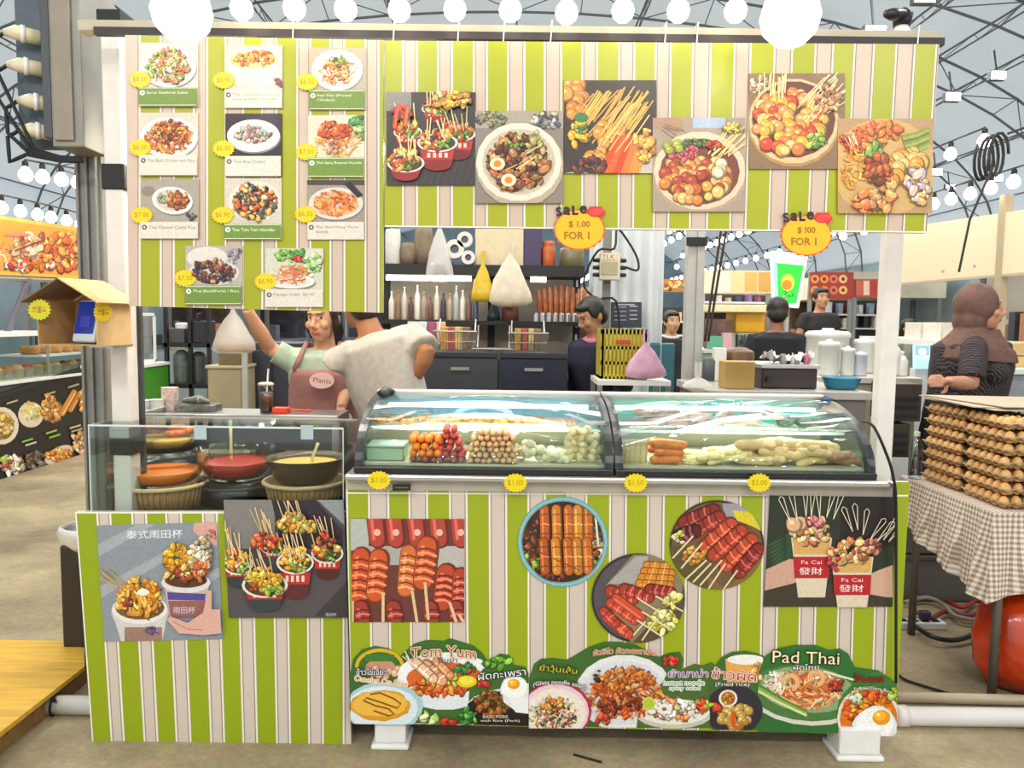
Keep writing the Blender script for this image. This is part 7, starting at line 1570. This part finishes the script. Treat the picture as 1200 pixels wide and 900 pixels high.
root = thing('prep_table', 'low table carrying the yellow crate and the pink bag', 'table', (tb.x, 4.8, 0)); x0, x1, _, zt2 = pq(700, 446, 786, 470, 4.6)
obj('tabletop', MB().box((x0, 4.6, zt2 - .03), (x1, 5.02, zt2)), WPLAS, root); floor_legs(root, x0, x1, 4.6, 5.02, zt2 - .03, STEEL)
crate(704, 386, 759, 445, 4.70, .28, 'yellow green plastic crate on the low table before the person in navy', '#b8a83c')
q = P(757, 404, 5.02); plastic_bag('carrier_bag', 'pink plastic bag full of goods before the yellow crate', P(757, 401, 4.64), .25, .22, .07, mat('pink_film', '#cfa0b8', .35, noise=.12, bump=.2))
TEAL = mat('teal_plastic', '#2f6470', .4); x0, x1, z0, z1 = pq(768, 386, 800, 440, 5.9)
root = thing('plastic_chair', 'teal plastic chair beside the rear post', 'chair', ((x0 + x1) / 2, 6.1, 0)); zs = .62
obj('seat', MB().box((x0, 5.9, zs), (x1 + .12, 6.3, zs + .03)), TEAL, root, bevel=.01); obj('backrest', MB().box((x0, 6.27, zs + .2), (x1 + .02, 6.3, 1.38)), TEAL, root, bevel=.02)
for lx in (x0 + .02, x1 + .10):
    for ly in (5.92, 6.28): obj('leg', MB().tube([(lx, ly, 0), (lx, ly, zs)], .018, 8), mat('pale_teal', '#9fb8ba', .4), root)
obj('armrest', MB().tube([(x1 + .1, 5.92, zs + .25), (x1 + .1, 6.28, zs + .25)], .02, 8), mat('pale_teal', '#9fb8ba'), root)
one('rear_post', 'grey and white square post standing behind the divider of the glass cases', 'post', MB().box((P(804, 360, 4.5).x, 4.5, 0), (P(815, 360, 4.5).x, 4.58, 3.2)).box((P(815, 360, 4.5).x, 4.49, 0), (P(824, 360, 4.5).x, 4.58, 3.2)), mat('pale_grey_post', '#b3b2ac', .5))
one('rear_joint', 'black clamp joint high on the grey and white rear post', 'clamp', MB().box((P(802, 360, 4.48).x, 4.47, P(814, 288, 4.48).z), (P(826, 360, 4.48).x, 4.49, P(814, 278, 4.48).z)), BLACKM)
for i, (px0, px1) in enumerate(((846, 826), (852, 830))): cable(['first thin dark rope slanting beside the rear post', 'second thin dark rope slanting beside the rear post'][i], [P(px0 + 14, 150, 4.9), P(px0, 262, 4.9), P((px0 + px1) / 2, 330, 4.9), P(px1, 400, 4.9)], .008, mat('dark_rope', '#3a2c28', .8), 'rope')

# ---------------------------------------------------------------- stalls and goods beyond, towards the egg table side
def counter(label, px0, px1, py, Y, d, col, topc='#dcdcd6', h=None):
    x0, x1 = P(px0, py, Y).x, P(px1, py, Y).x; z = h or P((px0 + px1) / 2, py, Y).z
    root = thing('stall_counter', label, 'counter', ((x0 + x1) / 2, Y + d / 2, 0))
    obj('body', MB().box((x0, Y, .03), (x1, Y + d, z - .04)), mat('counter_' + col[1:], col, .5, noise=.08), root, bevel=.006); obj('worktop', MB().box((x0 - .02, Y - .03, z - .04), (x1 + .02, Y + d, z)), mat('top_' + topc[1:], topc, .35), root, bevel=.005)
    return x0, x1, z
def things_on(z, Y, items): put_on(z + .001, Y, items)
# equipment table right behind the second glass case
x0, x1, z = counter('low steel counter with tools and boxes behind the second glass case', 832, 1016, 458, 3.75, .68, '#6f6c66', '#a8a49c')
eq = z
things_on(eq, 3.80, [('kraft_carton', 'plain kraft carton standing behind the middle of the second glass case', 'carton', 853, 887, 424, mat('kraft_carton', '#a88a4a', .7), 'box'),
    ('blue_basin', 'p', 'basin', 976, 1022, 444, mat('blue_basin', '#2a7f98', .35), ((0, 0), (.72, 0), (.78, .1), (.97, .92), (1, 1), (.95, 1), (.74, .15), (0, .12)))])
for o in [o for o in COL.objects if o.get('label') == 'p' and o.name.startswith('blue_basin')]: o['label'] = 'teal blue plastic basin standing on the counter beside the white post'
XA, XB, _, zt3 = pq(893, 432, 958, 456, 3.85)
root = thing('warming_tray', 'dark steel food warmer with folded papers on top behind the second glass case', 'food warmer', ((XA + XB) / 2, 4.0, eq)); obj('body', MB().box((XA, 3.85, eq + .001), (XB, 4.2, zt3)), mat('dark_warmer', '#3a302c', .35, .3), root, bevel=.008); obj('rim', MB().box((XA - .01, 3.84, zt3), (XB + .01, 4.21, zt3 + .02)), STEEL, root, bevel=.004); obj('knob', MB().tube([(XA + .03, 3.85, eq + .05), (XA + .03, 3.82, eq + .05)], .014, 10), BLACKP, root)
for i, (a0, b0, lab) in enumerate(((898, 428, 'crumpled white paper on the dark food warmer'), (925, 426, 'folded white napkin on the dark food warmer beside the pink bottle'))):
    q = P(a0 + 12, b0, 3.95); M_ = Matrix.Translation(Vector((q.x, 3.95, zt3 + .05))) @ Matrix.Rotation(.25 * (1 - 2 * i), 4, 'Y'); mb = MB()
    rows = [[M_ @ Vector((-.07 + .14 * u / 8, -.05 + .1 * v / 5, .02 * math.sin(u * 1.7 + v) + .012 * math.cos(v * 2.2 + i))) for u in range(9)] for v in range(6)]
    one('paper_napkin', lab, 'paper', mb.sheet(rows), mat('white_paper', '#dcd8d4', .7), None, 0, thick=.002)
things_on(zt3 + .02, 3.9, [('pink_bottle', 'small pink topped bottle standing on the food warmer', 'bottle', 945, 952, 412, mat('pink_top', '#d87898', .4), BOT), ('white_bottle', 'small white bottle on the food warmer before the black shirt', 'bottle', 929, 934, 414, mat('white_bottle', '#e4e0d8', .4), BOT)])
things_on(eq, 4.3, [('brown_barrel', 'round brown pot with a dark lid behind the kraft carton', 'pot', 856, 890, 408, mat('brown_pot', '#6a4a2c', .4, noise=.15), ((0, 0), (.9, 0), (1, .3), (1, .85), (.9, .9), (.4, 1), (0, 1))),
    ('steel_pot', 'dark steel pot between the rear post and the kraft carton', 'pot', 828, 852, 420, DGREY, ((0, 0), (.95, 0), (1, .05), (1, .9), (.5, .97), (.12, 1), (0, 1))), ('white_cup_box', 'small white box of cups before the round brown pot', 'box', 839, 853, 408, CUPW, 'box')])
q = P(818, 452, 3.74); root = plastic_bag('carrier_bag', 'crumpled pale plastic bag lying behind the divider of the glass cases', P(818, 441, 3.72), .16, .06, .06, FILM); 
# big white food containers
x0, x1, z = counter('cream counter carrying the white lidded containers beside the white post', 950, 1075, 442, 5.0, .7, '#b8ae9c', '#c8c2b4')
LID = ((0, 0), (.92, 0), (.97, .05), (.97, .78), (1.04, .8), (1.04, .88), (.9, .93), (.3, .95), (.25, 1), (0, 1))
CLW = mat('frosted_white', '#d6d9d4', .35)
things_on(z, 5.05, [('food_container', 'large white lidded container behind the teal blue basin', 'container', 966, 990, 398, CLW, LID), ('food_container', 'short white lidded container next to the white post', 'container', 991, 1007, 406, CLW, LID), ('food_container', 'white container with navy band beside the white post', 'container', 1006, 1022, 412, mat('white_navy', '#c4c8d8', .4), LID)])
things_on(z, 5.35, [('food_container', 'wide white tub with flat lid, highest behind the other containers', 'container', 956, 1006, 385, CLW, LID), ('food_container', 'white tub half hidden by the white post', 'container', 1008, 1032, 395, CLW, LID)])
things_on(z, 5.1, [('amber_jar', 'jar of amber sauce just past the white post', 'jar', 1046, 1055, 430, mat('amber', '#c8801c', .3), None), ('white_jug', 'white jug with round cap just past the white post', 'jug', 1054, 1070, 412, WPLAS, ((0, 0), (.95, 0), (1, .05), (1, .6), (.6, .8), (.35, .85), (.4, .88), (.4, 1), (0, 1))), ('rice_cooker', 'white domed rice cooker behind the white post', 'rice cooker', 1040, 1066, 404, mat('pale_pink_white', '#dfd6d2', .35), ((0, 0), (.95, 0), (1, .1), (1, .5), (.9, .75), (.5, .95), (0, 1)))])
# lit cup sign
root = thing('cup_light_sign', 'tall lit sign shaped like a green drink cup', 'lit sign', P(925, 360, 7.4)); Yc = 7.4
o_ = [(905, 294), (947, 298), (936, 361), (908, 358)]
a = Art((0, Yc, 0), NF, o_, '#dff8f0', .08, 140); a.poly([(910, 308), (942, 311), (933, 356), (912, 354)], '#2fbe3c'); a.ell(923, 331, 8, 10, '#b8b83c'); a.ell(922, 334, 6, 6, '#e0762c'); a.poly([(906, 300), (911, 312), (911, 356), (908, 357)], '#8fe0f0'); a.chunks(924, 346, 6, 4, ['#38c040', '#80e060'], 6, 3)
lm = attrmat('lit_print', .3, .3, 0); nt = lm.node_tree; at = [n for n in nt.nodes if n.type == 'ATTRIBUTE'][0]; nt.links.new(at.outputs['Color'], nt.nodes['Principled BSDF'].inputs['Emission Color']); nt.nodes['Principled BSDF'].inputs['Emission Strength'].default_value = .75
a.done('cup_panel', None, None, m=lm, parent=root)
obj('sign_pole', MB().tube([P(922, 360, 7.44), Vector((P(922, 360, 7.44).x, 7.44, 0))], .03, 10), STEEL, root)
obj('straw', MB().tube([P(930, 296, 7.42), P(936, 268, 7.42)], .025, 8), mat('white_straw', '#e4f4f0', .4), root)
# drinks stall with yellow cooler
x0, x1, z = counter('pale counter of the far stall with the yellow cooler', 826, 905, 410, 8.2, .8, '#8aa898', '#cfd2c8')
a0, a1, b0, b1 = pq(862, 366, 897, 390, 8.4); root = thing('yellow_cooler', 'yellow cooler chest with cream lid at the far stall', 'cooler', ((a0 + a1) / 2, 8.6, z))
obj('stand', MB().box((a0 + .03, 8.42, z + .001), (a1 - .03, 8.75, b0)), WPLAS, root); obj('body', MB().box((a0, 8.4, b0), (a1, 8.8, b1)), mat('cooler_yellow', '#d8a010', .4), root, bevel=.015)
x0c, x1c, z0c, z1c = pq(830, 357, 899, 366, 8.35); obj('canopy', MB().box((x0c, 8.3, z0c), (x1c, 8.85, z1c)), mat('cream_canopy', '#e6dcb0', .5), root, bevel=.01)
things_on(z, 8.3, [('fruit_box', 'maroon and olive boxes stacked at the far drinks stall', 'box', 832, 858, 374, mat('maroon_olive', '#6a4c44', .6, noise=.5, scale=6), 'box')])
things_on(z, 8.2, [('mint_box', 'mint green box before the maroon boxes at the far drinks stall', 'box', 833, 848, 394, mat('mint_box', '#5fae90', .5), 'box'), ('pink_box', 'pale pink box beside the mint green box at the far drinks stall', 'box', 848, 858, 390, mat('pale_pink_box', '#d8a8b0', .5), 'box')])
things_on(z, 8.35, [('drink_dispenser', 'clear drink dispenser under the yellow cooler, %s' % t, 'dispenser', a, b, 392, glassmat('dispenser', '#9fb4a8', .2), None) for a, b, t in ((864, 872, 'nearest the pink box'), (873, 882, 'middle of three'), (883, 892, 'nearest the black shirt'))])
# far stalls: fascias, flower boards, dark back rows
def fascia(label, px0, px1, py0, py1, Y, col, d=.06, draw=None, seed=1, nm='stall_fascia'):
    a = Art((0, Y, 0), NF, rect4(px0, py0, px1, py1), col, d, seed)
    if draw: draw(a)
    o = a.done(nm, label, 'stall sign')
    for q in (px0 + 1, px1 - 1):
        x = P(q, py1, Y).x; obj('sign_post', MB().box((x - .03, Y + d, 0), (x + .03, Y + d + .05, P(q, py0, Y).z)), STEEL, o)
    return o
def d_panels(cols):
    def f(a):
        x0, y0 = a.out[0]; x1, y1 = a.out[2]; x = x0
        n = len(cols)
        for i, c in enumerate(cols): a.rect(x0 + (x1 - x0) * i / n + .6, y0 + 2, x0 + (x1 - x0) * (i + 1) / n - .6, y1 - 2, c)
    return f
fascia('row of cream and yellow sign panels over the far drinks stall', 824, 904, 317, 344, 10.5, '#e4d4b0', draw=d_panels(['#f0e0c4', '#f4e8d4', '#e8d49c', '#e0b868', '#d8a858']), seed=150)
fascia('red board with yellow flower like pictures above the far man in dark tee', 950, 1000, 319, 350, 13, '#a84038', draw=lambda a: [a.ell(955 + 11 * (i % 4), 327 + 13 * (i // 4), 5, 5, ['#e0a058', '#e8c080', '#d8785c', '#e89048'][(i * 3) % 4]) or a.ell(955 + 11 * (i % 4), 327 + 13 * (i // 4), 2.2, 2.2, '#8a3028') for i in range(8)], seed=151)
fascia('red and cream striped board beside the red flower board', 1003, 1036, 327, 348, 13, '#b8504a', draw=d_panels(['#c86a54', '#e8d0b0', '#b84838', '#e0a080']), seed=152)
fascia('orange lit sign far between the white sheet and the rear post', 768, 806, 327, 342, 14, '#c8803c', draw=lambda a: a.chunks(786, 334, 16, 5, ['#f0c070', '#e8a048', '#8a4a20'], 16, 4), seed=153)
def stall_row(label, px0, px1, Y, pyt, pyb, cols, seed, n):
    r_ = random.Random(seed); x0, x1, z0, z1 = pq(px0, pyt, px1, pyb, Y)
    root = thing('goods_rack', label, 'rack', ((x0 + x1) / 2, Y + .2, 0))
    obj('back', MB().box((x0, Y + .25, 0), (x1, Y + .3, z1)), mat('dark_back_%d' % seed, '#38343a', .7, noise=.3, scale=3), root)
    for zz in (z0, (z0 + z1) / 2): obj('board', MB().box((x0, Y, zz - .03), (x1, Y + .25, zz)), WPLAS, root)
    for i in range(n):
        u0 = x0 + (x1 - x0) * (i + .1) / n; u1 = x0 + (x1 - x0) * (i + r_.uniform(.7, .95)) / n; lev = i % 2
        zb_ = z0 if lev == 0 else (z0 + z1) / 2; c = cols[i % len(cols)]
        one('goods', 'small packed goods on the %s' % label.split(' standing')[0], 'packet', MB().box((u0, Y + .03, zb_ + .001), (u1, Y + .2, zb_ + (z1 - z0) * r_.uniform(.25, .45))), mat('goods_' + c[1:], c, .5, noise=.25, scale=8), 'goods on the %s' % label.split(' standing')[0])
PG = ['#8a6aa0', '#4a3a58', '#a05070', '#d8c8d0', '#6a4a3c', '#c8b898', '#8a8a98', '#3a4a60', '#c89858']
stall_row('dark rack standing behind the yellow cooler', 824, 906, 11.5, 345, 362, PG, 160, 14)
stall_row('rack of blue and white goods standing beyond the far man in dark tee', 965, 1038, 14, 352, 384, ['#5a6a80', '#c8ccd0', '#2a3038', '#8a9aa8', '#d8d0c0', '#b0483c'], 161, 12)
stall_row('low rack standing far behind the white sheet', 766, 812, 12, 360, 392, ['#c87a3c', '#e0c090', '#4a3428', '#8a6a58'], 162, 8)
# cream fascia of the stall behind the woman
RX = 4.0; NR = Vector((-1, 0, 0))
root = thing('cream_stall', 'stall with a broad cream fascia behind the person in the headscarf', 'stall', (RX, 7, 0))
a = Art((RX, 0, 0), NR, [(1050, 268), (1320, 228), (1320, 312), (1050, 334)], '#e3cfae', .05, 170); a.clip = None
a.line([(1050, 333), (1320, 310)], 2.5, '#b8a88e'); a.line([(1170, 252), (1168, 325)], 3.0, '#cdbfa4'); a.ell(1142, 312, 2, 2, '#b09a78'); a.ell(1105, 318, 2, 2, '#b8a080')
a.done('fascia', None, None, parent=root)
for Yp in (6.35, 8.1, 4.6): obj('stall_post', MB().box((RX - .01, Yp, 0), (RX + .06, Yp + .08, 2.62)), mat('taupe_post', '#a8987c', .5), root, bevel=.004)
zc = 1.0; obj('counter', MB().box((RX - .02, 4.2, .05), (RX + .55, 8.8, zc)), mat('beige_counter', '#b8a67e', .6, noise=.12), root); obj('worktop', MB().box((RX - .05, 4.15, zc), (RX + .6, 8.85, zc + .03)), mat('pale_top', '#dcd6c8', .35), root, bevel=.004)
obj('glass_front', MB().box((RX - .02, 4.3, zc + .031), (RX - .012, 8.8, zc + .36)), GLASS, root); obj('top_rail', MB().box((RX - .04, 4.2, zc + .36), (RX + .5, 8.8, zc + .42)), mat('white_rail', '#efeae2', .35), root, bevel=.006)
obj('back_wall', MB().box((RX + 1.5, 4.2, 0), (RX + 1.55, 9.0, 2.6)), mat('stall_back', '#8f8a80', .7, noise=.2, scale=2), root)
obj('back_shelf', MB().box((RX + 1.2, 4.2, 1.35), (RX + 1.5, 9.0, 1.38)), WPLAS, root)
RB = random.Random(12); gc = ['#3a3a44', '#c8b090', '#e0ddd6', '#4a8a98', '#2c2c30', '#d8a880', '#6a6a70', '#a8c8d0', '#b07a58']
for i in range(22):
    y = 4.6 + i * .19; c = gc[i % 9]; h = RB.uniform(.15, .4)
    one('stall_goods', 'boxed goods on the back shelf of the cream stall', 'box', MB().box((RX + 1.22, y, 1.381), (RX + 1.42, y + RB.uniform(.1, .17), 1.38 + h)), mat('sg_' + c[1:], c, .5, noise=.2), 'boxes on the back shelf of the cream stall')
for i, (y, c, lab) in enumerate(((7.6, '#d8d2c4', 'white carton on the glass rail of the cream stall beside the woman'), (7.25, '#e2dccf', 'second white carton on the glass rail of the cream stall'), (6.9, '#cfc8b8', 'third and nearest carton on the glass rail of the cream stall'))):
    one('carton', lab, 'carton', MB().box((RX + .02, y, zc + .421), (RX + .3, y + .3, zc + .58)), mat('ct_' + c[1:], c, .7))
x0, x1, z0, z1 = pq(1062, 399, 1089, 440, 5.6); root = thing('blue_poster_case', 'glowing pale blue picture panel beside the person in the headscarf', 'panel', ((x0 + x1) / 2, 5.6, z0))
a = Art((0, 5.6, 0), NF, rect4(1072, 404, 1090, 432), '#b8dcec', .03, 172); a.rect(1073, 405, 1089, 416, '#7fb0e0'); a.ell(1081, 412, 5, 4, '#e8f2f6'); a.rect(1073, 422, 1089, 431, '#a8d8d0'); a.done('picture', None, None, m=lm, parent=root)
obj('stand', MB().box((P(1073, 430, 5.64).x, 5.64, 0), (P(1089, 430, 5.64).x, 5.72, P(1080, 432, 5.6).z)), WPLAS, root)
for i, px in enumerate((1186, 1196)):
    x0, x1, z0, z1 = pq(1183 + i * 30, 402, 1210 + i * 30, 432, 5.2); 
    root = thing('egg_carton_stack', ['tan carton stack beyond the shoulder of the person in the headscarf', 'second tan carton stack at the picture edge beyond the headscarf'][i], 'carton', ((x0 + x1) / 2, 5.3, z0)); obj('lower_carton', MB().box((x0, 5.2, z0), (x1, 5.45, (z0 + z1) / 2 - .003)), CARDL, root, bevel=.004); obj('upper_carton', MB().box((x0, 5.2, (z0 + z1) / 2 + .003), (x1, 5.45, z1)), CARDL, root, bevel=.004)
x0, x1, z = counter('pale counter carrying the tan cartons behind the person in the headscarf', 1150, 1285, 432, 5.1, .7, '#8a9098', '#d8e0dc')
# neighbour stalls lining both sides farther down the hall
for si, (sx, y0, col, fc, lab) in enumerate(((-5.2, 11, '#7a8a90', '#d8c4a0', 'far stall with tan fascia on the side of the orange banner'), (-5.4, 17, '#6a7078', '#e0d8c8', 'farthest stall with pale fascia on the side of the orange banner'), (6.8, 15.5, '#8a8478', '#efe2c8', 'far stall with ivory fascia on the side of the cream stall'), (7.0, 21.5, '#7a7468', '#e8c8a8', 'farthest stall with peach fascia on the side of the cream stall'), (-2.6, 22, '#6a6a70', '#d8b890', 'distant stall with brown sign across the end of the aisle'), (2.2, 24, '#6a6468', '#e0c0a0', 'distant stall with peach sign across the end of the aisle'))):
    root = thing('market_stall', lab, 'stall', (sx, y0 + 2, 0)); L_ = 4.6; s_ = 1 if sx > 0 else -1
    if si > 3: x0, x1, ya, yb = sx - 2.2, sx + 2.2, y0, y0 + 1.6
    else: x0, x1, ya, yb = min(sx, sx + s_ * 1.8), max(sx, sx + s_ * 1.8), y0, y0 + L_
    obj('counter', MB().box((x0, ya, .03), (x1, yb, 1.0)), mat('mk_' + col[1:], col, .6, noise=.15, scale=3), root)
    obj('fascia', MB().box((x0 - .05, ya - .05, 2.1), (x1 + .05, yb + .05, 2.6)), mat('mf_' + fc[1:], fc, .6, noise=.25, scale=1.4), root)
    for xx in (x0, x1 - .08):
        for yy in (ya, yb - .08): obj('stall_post', MB().box((xx, yy, 1.0), (xx + .08, yy + .08, 2.1)), STEEL, root)
    rr = random.Random(si + 40)
    obj('back_panel', MB().box((x0 + .3, ya + (yb - ya) * .9, 1.0), (x1 - .3, ya + (yb - ya) * .9 + .05, 2.1)), mat('mb_%d' % si, ['#5a4a44', '#4a4a58', '#6a5040', '#584838', '#50505a', '#604838'][si], .7, noise=.5, scale=4), root)
    for k in range(9):
        c = gc[(k + si) % 9]; xx = x0 + .1 + (x1 - x0 - .4) * (k % 3) / 2.5; yy = ya + .1 + (yb - ya - .5) * (k // 3) / 2.5; h = rr.uniform(.15, .45)
        one('stall_goods', 'goods standing on the counter of a far stall', 'box', MB().box((xx, yy, 1.001), (xx + .22, yy + .3, 1.0 + h)), mat('sg_' + c[1:], c, .5), 'goods on the far stall counters')
# strings of bulbs receding on both sides
def row_lights(label, x, z, ya, yb, n, r=.05, sag=0): return string_light(label, [(x, ya + (yb - ya) * i / (n - 1), z + sag * math.sin(i * 1.1)) for i in range(n)], r, BULBF)
for lab, x, z, ya, yb, n in (('string of bulbs along the top of the broad cream fascia', 3.92, 2.68, 5.0, 9.6, 17), ('long string of bulbs above the cream fascia receding into the hall', 3.7, 3.0, 6.2, 17, 24), ('string of bulbs receding high behind the sale sign', 2.7, 2.95, 9, 22, 22), ('string of bulbs receding over the yellow cooler', 1.7, 2.55, 9.5, 22, 20),
        ('string of bulbs far over the ivory fascia', 4.5, 2.75, 10, 22, 20), ('string of bulbs far down the aisle on the orange banner side', -4.9, 2.9, 10, 22, 18), ('string of bulbs high across the hall behind the rear post', 3.2, 3.4, 8.0, 16, 16)):
    row_lights(lab, x, z, ya, yb, n)
string_light('string of bulbs hanging across the aisle far behind the rear post', [(-3 + i * .5, 19, 2.9 - .15 * math.sin(i / 14 * 3.14)) for i in range(15)], .06, BULBF)
# flood lamps on the roof trusses
fm = mat('flood_face', '#ffffff', noise=0, emit='#f4fbff', estr=18)
for i, (px, py, Y) in enumerate(((1169, 93, 9.2), (1116, 118, 9.2), (1083, 3, 6.6), (1025, 44, 6.6), (1168, 212, 12), (1113, 222, 15), (1097, 205, 12))):
    q = P(px, py, Y - .2); root = thing('flood_lamp', ['flood lamp on the truss at the upper picture edge', 'flood lamp under the truss just beyond the striped sign end', 'flood lamp at the top edge above the security camera', 'flood lamp half hidden behind the beam near the security camera', 'flood lamp low on the far truss near the black cable coil', 'flood lamp low beyond the end of the striped sign', 'dim flood lamp close to the corner of the striped sign'][i], 'flood lamp', q)
    obj('housing', MB().box((q.x - .09, q.y - .01, q.z - .01), (q.x + .09, q.y + .06, q.z + .10)), DGREY, root, bevel=.008); obj('lamp_face', MB().box((q.x - .08, q.y - .02, q.z), (q.x + .08, q.y - .01, q.z + .085)), fm, root); obj('bracket', MB().tube([q + Vector((0, .03, .1)), q + Vector((0, .1, .35))], .012, 6), DGREY, root)
# coil of black cable hanging from the truss
q = P(1172, 180, 6.0); pts = [q + Vector((.13 * math.cos(t) * .5, .01 * t, .16 * math.sin(t))) for t in [i * .45 for i in range(57)]]
root = thing('cable_coil', 'coil of black cable hanging from the roof beyond the striped sign', 'cable', q)
obj('coil', MB().tube(pts, .012, 6), BLACKM, root, smooth=True); obj('lead', MB().tube([q + Vector((-.05, 0, -.1)), q + Vector((-.2, 0, -.5)), q + Vector((-.26, 0, -.9))], .01, 6), BLACKM, root); obj('hanger', MB().tube([q + Vector((.05, 0, .15)), q + Vector((.5, 0, .32)), q + Vector((1.2, 0, 1.2))], .01, 6), BLACKM, root)
